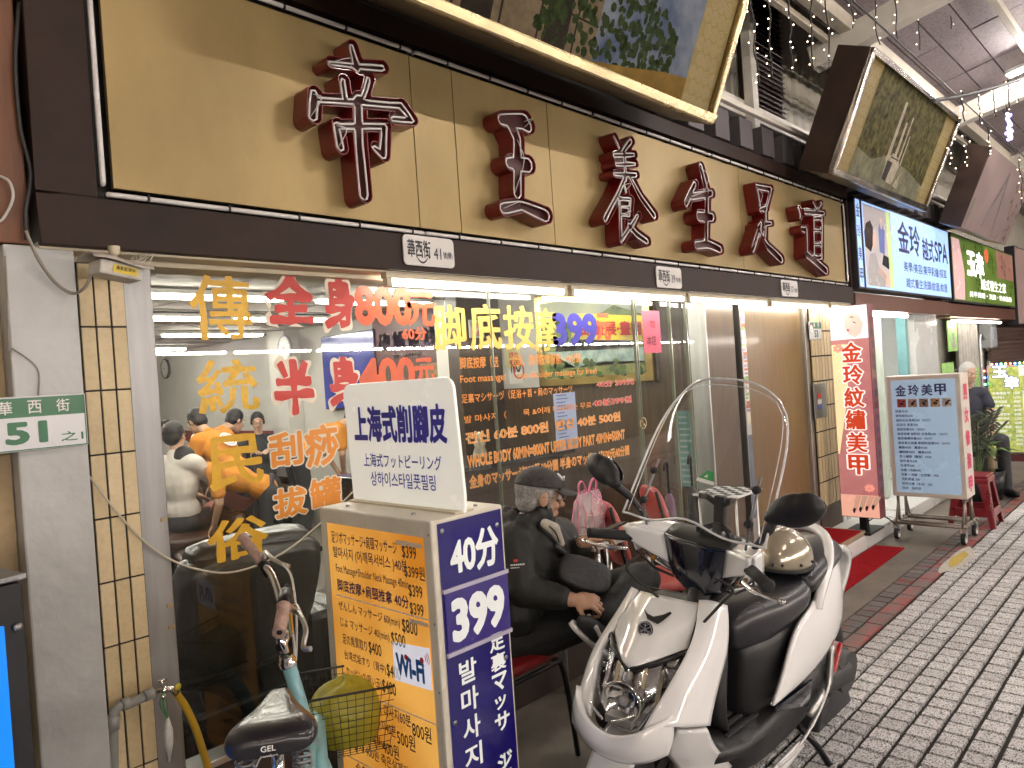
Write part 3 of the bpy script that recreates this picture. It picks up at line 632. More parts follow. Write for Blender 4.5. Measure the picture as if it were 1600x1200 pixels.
# letters: strokes traced on the front plane, grown to outlines
YF = 2.285
def q2(x, y): return (440+x/2.857, y/2.857)
def q3(x, y): return (860+x/3.2, 150+y/3.2)
CH = [(q2, 2.857, [[(318, 205, 15), (345, 300, 20)], [(222, 276, 13), (330, 290, 13), (455, 300, 17)], [(280, 360, 17), (290, 435, 15)], [(395, 350, 15), (372, 430, 13), (320, 450, 12)], [(150, 415, 21), (147, 515, 24)], [(150, 440, 14), (345, 452, 14), (545, 470, 15)], [(540, 470, 20), (590, 535, 14), (505, 528, 15)], [(252, 555, 18), (270, 655, 21)], [(255, 560, 14), (470, 560, 15)], [(465, 565, 18), (460, 690, 20)], [(460, 690, 19), (420, 655, 13)], [(348, 440, 22), (352, 620, 24), (375, 870, 24)]]),
      (q2, 2.857, [[(990, 530, 26), (1090, 540, 36), (1105, 560, 30)], [(1035, 560, 30), (1060, 620, 26), (1060, 860, 26)], [(1025, 725, 28), (1105, 735, 34)], [(1000, 928, 28), (1080, 915, 22), (1185, 960, 30)]]),
      (q3, 3.2, [[(325, 205, 13), (348, 255, 11)], [(408, 225, 16), (370, 275, 12)], [(325, 295, 12), (425, 292, 12)], [(335, 340, 11), (430, 338, 11)], [(325, 388, 11), (435, 393, 13)], [(378, 260, 10), (385, 420, 10)], [(385, 400, 13), (345, 490, 14), (280, 615, 16)], [(405, 400, 14), (455, 500, 16), (525, 595, 20)], [(378, 440, 9), (385, 480, 9)], [(353, 505, 12), (360, 720, 15)], [(352, 512, 10), (408, 515, 11)], [(408, 515, 11), (402, 595, 11)], [(362, 552, 8), (402, 554, 8)], [(362, 592, 9), (402, 596, 9)], [(362, 722, 13), (445, 595, 11)], [(400, 645, 14), (440, 690, 17), (490, 725, 17)]]),
      (q3, 3.2, [[(728, 440, 16), (685, 535, 20)], [(758, 355, 20), (790, 480, 22), (785, 735, 17)], [(715, 500, 18), (812, 485, 18)], [(748, 600, 24), (815, 605, 22)], [(735, 745, 20), (800, 740, 20), (855, 765, 20)]]),
      (q3, 3.2, [[(1035, 450, 13), (1055, 565, 14)], [(1035, 452, 12), (1108, 465, 13)], [(1108, 462, 13), (1085, 560, 11)], [(1052, 565, 11), (1088, 562, 10)], [(1080, 560, 13), (1080, 700, 14)], [(1058, 640, 15), (1018, 765, 18)], [(1085, 638, 11), (1112, 635, 10)], [(1045, 655, 13), (1090, 750, 18), (1160, 815, 20)]]),
      (q3, 3.2, [[(1318, 535, 11), (1335, 565, 10)], [(1358, 535, 10), (1342, 570, 10)], [(1275, 578, 11), (1372, 585, 11)], [(1320, 600, 10), (1325, 805, 11)], [(1362, 605, 10), (1362, 805, 11)], [(1320, 610, 10), (1362, 610, 10)], [(1322, 670, 8), (1362, 672, 8)], [(1322, 740, 8), (1362, 742, 8)], [(1324, 805, 10), (1362, 808, 10)], [(1245, 568, 14), (1252, 600, 14)], [(1285, 665, 15), (1285, 790, 17)], [(1262, 665, 13), (1285, 668, 13)], [(1288, 790, 18), (1385, 872, 19)]])]
m_letred = mat('dark_red_enamel', (.15, .006, .006), .34, var=.3, scale=9, dirt=.25, dirtcol=(.05, .006, .005), coat=.2)
m_letin = mat('inside_red_enamel', (.05, .007, .007), .5, var=.3, scale=9)
FF = Face((0, YF, 0), (1, 0, 0), (0, 0, 1), 0.0)
for q, sc, st in CH:
    segs = []
    for s_ in st:
        pts = [(FF.px(*q(x, y)), r/sc*np.linalg.norm(onY(*q(x, y), YF)-CAM)*.97/FPX*1.05) for x, y, r in s_]
        segs += list(zip(pts[:-1], pts[1:]))
    P_ = np.array([p for (p, r), _ in segs]+[p for _, (p, r) in segs]); mn = P_.min(0)-.07; mx = P_.max(0)+.07; h = .005
    gx, gy = np.meshgrid(np.arange(mn[0], mx[0], h), np.arange(mn[1], mx[1], h)); sd = np.full(gx.shape, 9.)
    for (p, r), (p2, r2) in segs: sd = np.minimum(sd, segdist(gx, gy, p, p2, r+.011, r2+.011))
    out = [simplify(l, .0012) for l in contours(sd, h, mn)]
    cx = P_.mean(0)
    v, f = loops_mesh(out); b = MB(); b.add([(p[0], YF+.04, p[1]) for p in v], f)
    ch = b.build('character', m_letin, sg)
    b = MB()
    for l in out: n = len(l); b.add([(p[0], YF, p[1]) for p in l]+[(p[0], 2.379, p[1]) for p in l], [(i, (i+1) % n, n+(i+1) % n, n+i) for i in range(n)])
    b.build('channel_side', m_letred, ch, solid=.003, smooth=False)
    b = MB()
    for l in contours(sd+.016, h, mn):
        l = simplify(l, .003)
        if len(l) > 6: l = l[:]; b.tube([(p[0], YF+.012+.002*math.sin(i), p[1]) for i, p in enumerate(l)], .0045, 6)
    for _ in range(3):
        (p, r), (p2, r2) = random.choice(segs); b.tube(bez([(p[0], YF+.012, p[1]), ((p[0]+p2[0])/2+.02, YF-.015, (p[1]+p2[1])/2+.02), (p2[0], YF+.03, p2[1])], 5), .002, 5)
    b.build('neon_tube', m_tubeoff, ch)
# house number plaques stuck on the frame
for (lb, rt, num, lab) in (((631, 411), (707, 377), '41 號(樓)', 'white oval cornered plaque reading 41 on the sign frame, largest of the three'), ((1026, 447), (1063, 421), '39 號(樓)', 'white plaque reading 39 on the sign frame'), ((1221, 461), (1245, 441), '37 號', 'small white plaque at the far right end of the sign frame')):
    t = thing('address_plaque', lab, 'plaque', onY((lb[0]+rt[0])/2, lb[1], 2.35), 'plaques on the sign frame'); a0, z0 = Face((0, 2.345, 0), (1, 0, 0), (0, 0, 1)).px(*lb); a1, z1 = Face((0, 2.345, 0), (1, 0, 0), (0, 0, 1)).px(*rt)
    zc = (z0+z1)/2; hh = .062; f = Face((0, 2.342, 0), (1, 0, 0), (0, 0, 1), .001); wd = a1-a0; b = MB(); r = .02
    pts = [(a1-r+r*math.cos(t_), zc+hh-r+r*math.sin(t_)) for t_ in np.linspace(0, 1.57, 6)]+[(a0+r+r*math.cos(t_), zc+hh-r+r*math.sin(t_)) for t_ in np.linspace(1.57, 3.14, 6)]+[(a0+r+r*math.cos(t_), zc-hh+r+r*math.sin(t_)) for t_ in np.linspace(3.14, 4.71, 6)]+[(a1-r+r*math.cos(t_), zc-hh+r+r*math.sin(t_)) for t_ in np.linspace(4.71, 6.28, 6)]
    b.prism([f.at(*p) for p in pts], (0, .006, 0)); b.build('plate', mat('plaque_white', (.62, .6, .58), .35, var=.08, coat=.2), t)
    b = MB(); f.bold(b, '華西街', (a0+wd*.07, a0+wd*.52, zc-.03, zc+.045), r=.025, brush=.5, k=.001); f.text(b, num.split(' ')[0], (a0+wd*.58, a0+wd*.73, zc-.03, zc+.018), .01, .001); f.text(b, num.split(' ')[1], (a0+wd*.77, a0+wd*.96, zc-.028, zc+.005), .01, .001)
    f.poly(b, [(a0+wd*(.25+.2*u), zc-.045+.02*(2*u-1)**2) for u in np.linspace(0, 1, 7)]+[(a0+wd*(.25+.2*u), zc-.053+.02*(2*u-1)**2) for u in np.linspace(1, 0, 7)], .001); b.build('lettering', m_ink, t)
# strip lamps under the sign edge
for x0, x1, lab in ((1.80, 2.94, 'leftmost lit white strip lamp under the sign, above the price lettering'), (2.97, 4.11, 'lit white strip lamp under the sign above the landscape painting'), (4.14, 5.28, 'lit white strip lamp under the sign above the glass door'), (5.33, 6.47, 'lit white strip lamp under the sign above the golden wood panel'), (6.52, 7.0, 'short lit strip lamp at the right end under the sign')):
    t = thing('strip_lamp', lab, 'lamp', ((x0+x1)/2, 2.4, 2.0), 'strip lamps under the sign')
    b = MB(); b.box(x0, x1, 2.372, 2.41, 2.03, 2.056); b.build('housing', m_cream, t, .003)
    b = MB(); b.cyl((x0+.03, 2.385, 2.015), (x1-.03, 2.385, 2.015), .014, n=10); b.build('tube', m_tubeon, t)
    b = MB(); b.box(x0, x0+.028, 2.37, 2.4, 1.998, 2.03); b.box(x1-.028, x1, 2.37, 2.4, 1.998, 2.03); b.build('socket', m_cream, t, .003)

# ------------------------------------------------------------------ three tilted picture boxes above the signs
def billboard(x0, kind, label):
    t = thing('picture_box', label, 'billboard', (x0+1.23, 2.0, 2.94), 'tilted picture boxes above the shop signs')
    o = np.array([x0, 2.0, 2.945]); u = np.array([1., 0, 0]); v = nrm((0, -.35, .82)); n = np.cross(u, v); Wd, H = 2.46, .89
    f = Face(o, u, v, 0.0)
    P = lambda a, b_, c=0: o+u*a+v*b_+n*c
    b = MB(); b.obox(P(Wd/2, H/2, -.14), u*Wd/2, v*H/2, n*.12); b.build('case', mat('picture_case', (.04, .022, .015), .45, var=.4, scale=4), t, .006)
    if kind < 3:
        b = MB(); fw = .045
        for (a0, a1, b0, b1) in ((0, Wd, 0, fw), (0, Wd, H-fw, H), (0, fw, fw, H-fw), (Wd-fw, Wd, fw, H-fw)):
            b.obox(P((a0+a1)/2, (b0+b1)/2, .0), u*(a1-a0)/2, v*(b1-b0)/2, n*.022)
        b.build('metal_frame', mat('brassy_steel_frame', (.42, .34, .2), .26, 1.0, var=.4, scale=3) if kind == 1 else mat('mirror_frame', (.4, .37, .33), .2, 1.0, var=.3, scale=6), t, .012)
    else:
        fw = 0
    b = MB(); f.rect(b, fw, Wd-fw, fw, H-fw, -.015); bg = b.build('picture_mount', mat('mount_scroll', (.24, .185, .075), .6, var=.12, scale=20, spec=.03) if kind < 3 else mat('banner_mauve', (.25, .18, .17), .4, var=.25, scale=3, coat=.4), t)
    if kind < 3:
        b = MB(); rs = random.Random(kind)
        for a0 in (fw+.005, Wd-fw-.285):
            for i in range(4):
                for j in range(11):
                    c = (a0+.035+i*.07+.035*(j % 2), fw+.03+j*.07)
                    if c[0] > a0+.27: continue
                    for rr in (.012, .022, .032): f.ring(b, c[0], c[1], rr-.0025, rr, -.0135, 14)
        b.build('scroll_pattern', mat('scroll_line', (.3, .24, .12), .4, var=0), bg)
    return t, f, bg, fw, Wd, H
t, f, bg, fw, Wd, H = billboard(1.395, 1, 'large gold framed picture of an old stone gate above the gold shop sign')
def flat(name, col, **k): return mat('art_'+name, tuple(c*.42 for c in col), .6, var=k.get('var', .35), scale=k.get('scale', 9), spec=.03, col2=tuple(c*.42 for c in k['col2']) if 'col2' in k else None)
a0, a1 = .34, Wd-.34
b = MB(); f.rect(b, a0, a1, fw, H-fw, -.012); b.build('sky_print', flat('sky', (.1, .17, .35), col2=(.45, .5, .55), scale=3), bg)
b = MB(); f.poly(b, [(a0, fw), (a0+1.0, fw), (a0+1.0, .6), (a0+.9, .66), (a0+.9, .78), (a0, .8)], -.011); b.build('stone_print', flat('stone', (.3, .23, .14), scale=14), bg)
b = MB()
for z in (.5, .53, .56, .66, .2): f.rect(b, a0, a0+1.0, z, z+.009, -.0105)
for x in (.15, .4, .62, .85): f.rect(b, a0+x, a0+x+.012, fw, .5, -.0105)
f.rect(b, a0+.2, a0+.36, fw, .38, -.0104); f.rect(b, a0+.66, a0+.81, fw, .38, -.0104); b.build('stone_joint_print', flat('stonedark', (.05, .04, .03)), bg)
b = MB(); rs = random.Random(5)
for i in range(420): x = rs.uniform(.95, 1.95); f.disc(b, x, rs.uniform(.08, .66-.55*abs(x-1.25)**1.3), rs.uniform(.012, .032), rs.uniform(.01, .025), -.0103+.0001*(i % 7), 7, rs.uniform(0, 3))
b.build('tree_print', flat('trees', (.02, .045, .015), var=.6, col2=(.09, .13, .04), scale=25), bg)
b = MB(); f.poly(b, [(1.2, fw), (a1, fw), (a1, .17), (1.9, .15), (1.6, .1)], -.0092); b.build('ground_print', flat('lawn', (.35, .22, .05), scale=6), bg)
t, f, bg, fw, Wd, H = billboard(5.655, 2, 'mirror framed picture of a stone fountain monument among dark trees')
b = MB(); f.rect(b, a0, a1, fw, H-fw, -.012); b.build('forest_print', flat('forest', (.03, .028, .01), var=.7, col2=(.3, .27, .1), scale=16), bg)
b = MB(); f.poly(b, [(a0, fw), (a1, fw), (a1, .2), (1.6, .27), (1.0, .3), (.7, .22), (a0, .26)], -.0115); b.build('plaza_print', flat('plaza', (.3, .3, .2), scale=8, col2=(.5, .48, .3)), bg)
b = MB()
for x, w, z0, z1 in ((1.0, .07, .26, .73), (1.16, .06, .3, .6), (1.28, .035, .28, .66), (1.36, .03, .28, .52)): f.poly(b, [(x, z0), (x+w, z0), (x+w*.85, z1), (x+w*.1, z1)], -.0105)
f.poly(b, [(1.05, .12), (1.32, .1), (1.36, .26), (1.3, .32), (1.12, .34), (1.02, .27)], -.010); f.poly(b, [(1.36, .1), (1.5, .09), (1.45, .22)], -.010); b.build('monument_print', flat('monument', (.75, .66, .5), scale=16), bg)
b = MB(); f.poly(b, [(1.05, .12), (1.16, .11), (1.18, .27), (1.05, .27)], -.0097); f.rect(b, 1.1, 1.3, .3, .31, -.0097); b.build('shade_print', flat('monshade', (.1, .09, .08)), bg)
t, f, bg, fw, Wd, H = billboard(9.62, 3, 'faded mauve picture banner of a tall bridge tower, farthest of the tilted boxes')
b = MB(); f.poly(b, [(.75, .1), (1.15, .78), (1.2, .78), (1.45, .1), (1.38, .1), (1.18, .68), (.86, .1)], -.012)
for i in range(9): f.poly(b, [(1.17, .72), (1.175, .72), (.45+i*.18, .1), (.44+i*.18, .1)], -.0122)
b.build('tower_print', flat('tower', (.42, .34, .36)), bg)
b = MB(); rs = random.Random(3)
for i in range(34): f.disc(b, rs.uniform(1.75, 2.4), rs.uniform(.05, .8), rs.uniform(.02, .06), rs.uniform(.01, .04), -.0122+.0001*(i % 5), 8, rs.uniform(0, 3))
b.build('figure_print', flat('figures', (.45, .35, .3), var=.6, scale=20), bg)
b = MB(); f.disc(b, .1, .2, .05, .16, -.012); f.ring(b, .1, .23, .015, .03, -.0115); b.build('seal_print', flat('seal', (.5, .45, .38)), bg)

# ------------------------------------------------------------------ neighbouring shop fronts
nb = thing('nail_shop_building', 'white tiled nail shop doorway between cream pillar and brown sign beam', 'shop', (8.6, 2.5, 0))
b = MB(); b.box(7.05, 10.35, 2.34, 2.6, 2.0, 2.16); b.build('sign_beam', mat('red_brown_beam', (.14, .06, .04), .35, var=.3, coat=.3), nb, .006)
m_wtile = mat('white_wall_tile', (.68, .7, .68), .25, var=.06, scale=3, coat=.3)
b = MB(); b.box(6.75, 6.82, 2.46, 6.0, 0, 2.1); b.box(9.25, 10.2, 2.46, 2.6, .0, 2.02); b.box(6.75, 10.3, 6.0, 6.1, 0, 2.6); b.box(10.2, 10.3, 2.6, 6.0, 0, 2.6); b.build('white_wall', m_wtile, nb, .003)
b = MB()
for i in range(8): b.box(6.83, 10.2, 5.985, 5.997, .3+i*.3, .306+i*.3)
for i in range(12): b.box(6.9+i*.3, 6.906+i*.3, 5.984, 5.997, 0, 2.5)
b.build('tile_joint', mat('joint_grey', (.35, .36, .36), .6), nb)
b = MB(); b.box(6.8, 10.25, 2.6, 6.0, 2.5, 2.55); b.build('ceiling', m_ceilpanel, nb)
b = MB(); b.box(6.0, 10.2, 2.46, 6, .0, .1); b.box(5.75, 9.2, 2.12, 2.458, 0, .115); b.build('marble_step', mat('white_marble', (.62, .62, .6), .3, var=.1, scale=3), nb, .006)
b = MB(); b.box(6.85, 6.95, 2.46, 2.56, .11, 2.0); b.box(8.02, 8.1, 2.46, 2.56, .11, 2.0); b.box(8.98, 9.06, 2.46, 2.56, .11, 2.0); b.build('door_frame', mat('pale_green_frame', (.5, .58, .5), .35, var=.1), nb, .006)
b = MB(); b.box(8.85, 8.93, 2.44, 2.54, .11, 2.0); b.build('teal_frame', mat('teal_frame', (.15, .32, .33), .35), nb, .006)
b = MB(); b.box(7.55, 7.7, 4.0, 4.02, .8, 1.25); b.build('red_poster', mat('red_poster', (.5, .03, .03), .4), nb)
b = MB(); b.cyl((7.1, 2.38, 1.97), (8.7, 2.38, 1.97), .018, n=8); b.build('strip_lamp', emitmat('nail_tube', (1, .97, .92), 30), nb)
b = MB(); b.cyl((7.3, 3.4, 2.44), (9.0, 3.4, 2.44), .03, n=8); b.build('indoor_lamp', MATS['nail_tube'], nb)
# illuminated blue sign
def lit(name, col, e): return mat(name, col, .25, var=.05, scale=4, emit=e, ecol=col, coat=.4)
def lightbox(name, label, x0, x1, z0, z1, y, face, cat='sign', depth=.14):
    t = thing(name, label, cat, ((x0+x1)/2, y+depth/2, z0)); b = MB(); b.box(x0, x1, y, y+depth, z0, z1); b.build('case', mat('sign_case_black', (.02, .02, .025), .4, var=.2), t, .004)
    f = Face((x0, y, z0), (1, 0, 0), (0, 0, 1), .002); b = MB(); f.rect(b, .02, x1-x0-.02, .02, z1-z0-.02); fc = b.build('lit_face', face, t); return t, f, fc
m_nvy = mat('navy_vinyl', (.02, .015, .09), .4, var=0)
t, f, fc = lightbox('blue_sign', 'narrow lit pale blue sign with one column of four dark characters', 7.04, 7.19, 2.19, 3.03, 2.3, lit('lit_blue', (.3, .46, .82), .62))
b = MB()
for i, c in enumerate('金玲美甲'): f.bold(b, c, (.03, .12, .66-i*.2, .79-i*.2), r=.012, k=.001, asp=.6)
b.build('lettering', m_nvy, fc)
t, f, fc = lightbox('blue_sign', 'wide lit pale blue beauty sign with photo of a stylist and SPA lettering', 7.21, 10.3, 2.19, 3.03, 2.3, MATS['lit_blue'])
b = MB(); f.bold(b, '金玲', (1.05, 1.85, .42, .76), r=.016, k=.001, asp=.6); f.bold(b, '越式', (1.92, 2.4, .4, .66), r=.016, k=.001, asp=.7); f.bold(b, 'SPA', (2.43, 3.0, .42, .66), r=.02, k=.001)
f.text(b, '美學/美容/美甲彩繪/採耳', (1.2, 2.9, .235, .345), .016, .001); f.text(b, '越式養生洗頭/紋眉/紋唇', (1.25, 2.9, .07, .175), .016, .001); b.build('lettering', m_nvy, fc)
b = MB(); f.rect(b, .04, .85, .04, .8, .001); ph = b.build('stylist_photo', lit('lit_salon', (.5, .45, .45), .22), fc)
for nm, col, pts in (('green_strip', (.45, .6, .25), [(.72, .04), (.85, .04), (.8, .8), (.7, .8)]), ('stylist_shirt', (.3, .28, .27), [(.1, .04), (.55, .04), (.62, .16), (.4, .24), (.32, .36), (.16, .34), (.08, .2)]), ('stylist_hair', (.03, .02, .02), [(.05, .4), (.2, .36), (.27, .44), (.3, .6), (.22, .66), (.1, .62), (.04, .54)]), ('stylist_face', (.55, .36, .28), [(.25, .4), (.34, .42), (.36, .52), (.3, .58), (.27, .5)]),
                     ('stylist_arm', (.55, .36, .28), [(.36, .18), (.7, .05), (.75, .12), (.42, .25)]), ('client_hair', (.02, .02, .025), [(.5, .26), (.72, .22), (.74, .34), (.56, .36)]), ('client_shape', (.12, .14, .3), [(.45, .38), (.6, .36), (.64, .6), (.52, .68), (.45, .6)]), ('client_face', (.6, .42, .33), [(.5, .62), (.57, .6), (.58, .7), (.52, .72)])):
    b = MB(); f.poly(b, pts, .002 if nm != 'stylist_face' else .003); b.build(nm, lit('lit_'+nm, col, .4), ph)
# green sign and plain sign farther along
t, f, fc = lightbox('green_sign', 'lit green leaf sign with pale characters, next after the wide blue sign', 10.42, 14.3, 2.17, 3.03, 2.3, mat('lit_leaf', (.1, .22, .02), .3, var=.6, scale=2.5, col2=(.2, .3, .05), emit=.07, ecol=(.2, .35, .06)))
b = MB(); f.bold(b, '玉幸', (.75, 1.75, .35, .72), r=.05, k=.001, brush=.3); f.text(b, '越式養生之家', (1.5, 3.2, .2, .36), .02, .001); f.text(b, '美甲美睫・洗頭・熱線服務', (.8, 3.6, .08, .16), .012, .001); b.build('lettering', mat('lit_white_letters', (.8, .82, .75), .4, emit=.6, ecol=(.9, .9, .85)), fc)
b = MB(); f.poly(b, [(.03, .03), (.55, .03), (.6, .4), (.4, .8), (.03, .8)], .0012); b.build('face_print', lit('lit_pinkface', (.6, .38, .36), .4), fc)
b = MB(); f.rect(b, 2.6, 3.84, .42, .83, .0012); b.build('photo_print', mat('lit_skinphoto', (.25, .12, .09), .3, var=.6, scale=5, emit=.15, ecol=(.4, .2, .15)), fc)
b = MB(); f.disc(b, 1.95, .7, .12, .1, .0014); b.build('rose_print', lit('lit_rose', (.75, .1, .05), .5), fc)
t, f, fc = lightbox('plain_sign', 'plain pinkish brown sign panel at the far right', 14.5, 19, 1.9, 3.2, 2.3, mat('mauve_panel', (.32, .22, .2), .5, var=.1))
nb2 = thing('shuttered_shop_building', 'far shop front with roller shutter, grey curtain and electric meters', 'shop', (13, 2.5, 0))
b = MB(); b.box(10.36, 24, 2.34, 2.6, 1.98, 2.15); b.build('sign_beam', mat('red_brown_beam', (0, 0, 0)), nb2, .005)
b = MB(); b.box(10.5, 24, 2.75, 2.9, 0, 2.2); b.build('back_wall', mat('far_wall', (.4, .38, .34), .7, var=.3, scale=2), nb2)
b = MB()
for i in range(26): b.obox((16.5, 2.66, .2+i*.075), (2.4, 0, 0), (0, .02, 0), (0, -.012, .034))
b.build('roller_shutter', mat('brown_shutter', (.16, .1, .08), .45, .3, var=.25), nb2)
b = MB(); xs = np.linspace(11.55, 12.8, 60); b.grid([[(x, 2.56+.03*math.sin(x*38), z) for x in xs] for z in (1.3, 2.0)]); b.build('curtain', mat('grey_curtain', (.34, .33, .3), .8, var=.2), nb2)
b = MB(); b.box(13.5, 13.9, 2.5, 2.68, 1.55, 1.95); mt = b.build('electric_meter', mat('meter_grey', (.3, .32, .33), .4, var=.2), nb2, .02)
b = MB(); b.box(13.58, 13.82, 2.49, 2.502, 1.68, 1.88); b.build('meter_window', mat('meter_glass', (.6, .65, .7), .1, coat=.8), mt)
b = MB()
for z in (2.02, 1.35, .9): b.cyl((13.7, 2.6, z), (13.7, 2.6, z-.5), .025, n=8)
b.tube(bez([(13.5, 2.6, 1.7), (13.2, 2.6, 1.75), (13.15, 2.6, 1.2), (13.2, 2.6, .2)], 6), .02, 6); b.build('conduit', m_alu, nb2)
b = MB(); b.cyl((10.5, 2.36, 1.93), (13.4, 2.36, 1.93), .016, n=8); b.build('strip_lamp', m_tubeon, nb2)
for x0, x1, z0, z1, yy, nm in ((10.9, 11.35, 1.55, 1.95, 2.5, 'small green poster with a figure beside the far doorway'), (11.7, 12.6, .9, 1.28, 2.52, 'black and white brush drawn poster below the grey curtain'), (10.7, 11.3, .8, 1.4, 2.55, 'pale green poster with pencil drawing low beside the far doorway')):
    t = thing('wall_poster', nm, 'poster', ((x0+x1)/2, yy, z0)); b = MB(); b.box(x0, x1, yy, yy+.015, z0, z1); s_ = b.build('sheet', mat('poster_green', (.3, .55, .16), .5, var=.3, scale=9), t); f = Face((x0, yy, z0), (1, 0, 0), (0, 0, 1), .002); b = MB(); w, h_ = x1-x0, z1-z0
    f.disc(b, w*.55, h_*.68, .05, .07, .001); f.poly(b, [(w*.4, h_*.1), (w*.75, h_*.1), (w*.66, h_*.58), (w*.48, h_*.6)], .001); f.ring(b, w*.4, h_*.5, .1, .13, .0015); b.build('figure_print', mat('poster_dark', (.1, .07, .07), .5, var=.8, scale=30, col2=(.6, .6, .55)), s_)

# ------------------------------------------------------------------ tall red lamp box sign on its foot
m_pink = mat('pink_rose_print', (.6, .16, .2), .3, var=.25, scale=1.6, col2=(.68, .34, .32), emit=.13, ecol=(.7, .25, .26), coat=.4)
XS = 6.36; f = Face((XS, 2.337, .24), (0, -1, 0), (0, 0, 1), .002); Wd, H = .312, 1.765
t = thing('banner_lightbox', 'tall pink lit banner box with a face, six red characters and manicured hand', 'sign', (XS+.06, 2.18, .115))
b = MB(); b.box(XS, XS+.13, 2.025, 2.337, .24, 2.005); cs = b.build('case', mat('case_maroon', (.2, .05, .06), .35, var=.25, coat=.3), t, .004)
b = MB(); b.box(XS+.04, XS+.1, 2.15, 2.21, .13, .24); b.box(XS-.1, XS+.25, 2.08, 2.3, .116, .135); b.build('foot', m_black, t, .003)
b = MB(); f.rect(b, .006, Wd-.006, .006, H-.006); fc = b.build('lit_face', m_pink, t)
b = MB(); f.poly(b, [(.006, H*.82), (.006, H*.3), (.02, H*.3), (.12, H*.6), (.13, H*.82)], .0006); b.build('yellow_glow_print', lit('lit_cream', (.75, .62, .35), .35), fc)
b = MB(); f.rect(b, .006, Wd-.006, H-.28, H-.006, .001); ph = b.build('treatment_photo', lit('lit_towel', (.66, .68, .72), .4), fc)
for nm, col, pts, k in (('cap_print', (.72, .74, .78), [(.2, H-.02), (.29, H-.03), (.3, H-.2), (.26, H-.24), (.2, H-.12), (.14, H-.06)], .0016), ('face_print', (.72, .5, .44), [(.13, H-.09), (.17, H-.06), (.235, H-.08), (.27, H-.16), (.25, H-.24), (.2, H-.27), (.15, H-.235), (.12, H-.17)], .002), ('glove_print', (.5, .58, .72), [(.006, H-.06), (.08, H-.03), (.14, H-.06), (.13, H-.11), (.06, H-.14), (.006, H-.13)], .0024),
                        ('lip_print', (.55, .08, .12), [(.135, H-.2), (.15, H-.193), (.165, H-.205), (.15, H-.217)], .003), ('brow_print', (.12, .07, .05), [(.16, H-.1), (.185, H-.092), (.21, H-.105), (.185, H-.102)], .003), ('lash_print', (.06, .04, .04), [(.18, H-.135), (.205, H-.14), (.225, H-.16), (.205, H-.15)], .003)):
    b = MB(); f.poly(b, pts, k); b.build(nm, lit('lit2_'+nm, col, .3), ph)
b, bd = MB(), MB(); zc = [1450, 1245, 1050, 848, 640, 440]
for i, c in enumerate('金玲紋繡美甲'):
    z0, z1 = [(.995, 1.165), (.845, .985), (.69, .83)][0:0] or (0, 0)
    zt = H-.305-i*.187; f.bold(b, c, (.085, .245, zt-.165, zt), r=.022, k=.004, asp=.62, border=bd, bw=.045)
b.build('red_lettering', mat('lit_red_letters', (.55, .05, .015), .35, emit=.25, ecol=(.6, .06, .02)), fc); bd.build('lettering_border', mat('lit_white_border', (.8, .75, .72), .4, emit=.35, ecol=(.9, .85, .8)), fc)
b = MB(); f.rect(b, .006, Wd-.006, .006, .19, .001); ph = b.build('hand_photo', lit('lit_peach', (.68, .36, .27), .35), fc)
for i in range(4):
    x = .1+i*.05; b = MB(); f.poly(b, [(x+.03, .185), (x+.075, .185), (x+.03, .06+.012*i), (x+.012, .045+.012*i), (x-.004, .06+.012*i)], .0018+.0004*i); b.build('finger_print', lit('lit_finger%d' % (i % 2), (.55-.08*(i % 2), .3, .22), .3), ph)
    b = MB(); f.poly(b, [(x+.024, .075+.012*i), (x+.014, .04+.012*i), (x+.004, .034+.012*i), (x-.004, .06+.012*i), (x+.008, .08+.012*i)], .0038); b.build('nail_print', mat('nail_dark', (.06, .02, .03), .2), ph)
b = MB()
for cx, cz in ((.06, H-.35), (.24, .25)):
    for j in range(7): f.disc(b, cx+.025*math.cos(j*.9), cz+.02*math.sin(j*.9), .018, .012, .003+.0003*j, 9, j)
b.build('flower_print', lit('lit_flower', (.7, .28, .22), .35), fc)
b = MB(); sf = Face((XS, 2.025, .24), (1, 0, 0), (0, 0, 1), .002)
for i in range(16): sf.text(b, random.choice('美甲紋眉修護理洗臉'), (.03, .1, .1+i*.1, .16+i*.1), .01, .001)
b.build('side_lettering', mat('side_ink', (.07, .015, .03), .4), cs)
b = MB(); b.tube(bez([(XS+.06, 2.15, .2), (XS+.25, 2.1, .22), (XS+.35, 2.02, .13), (XS+.2, 1.95, .118)], 6), .006, 6); b.build('power_cord', m_blackwire, t)

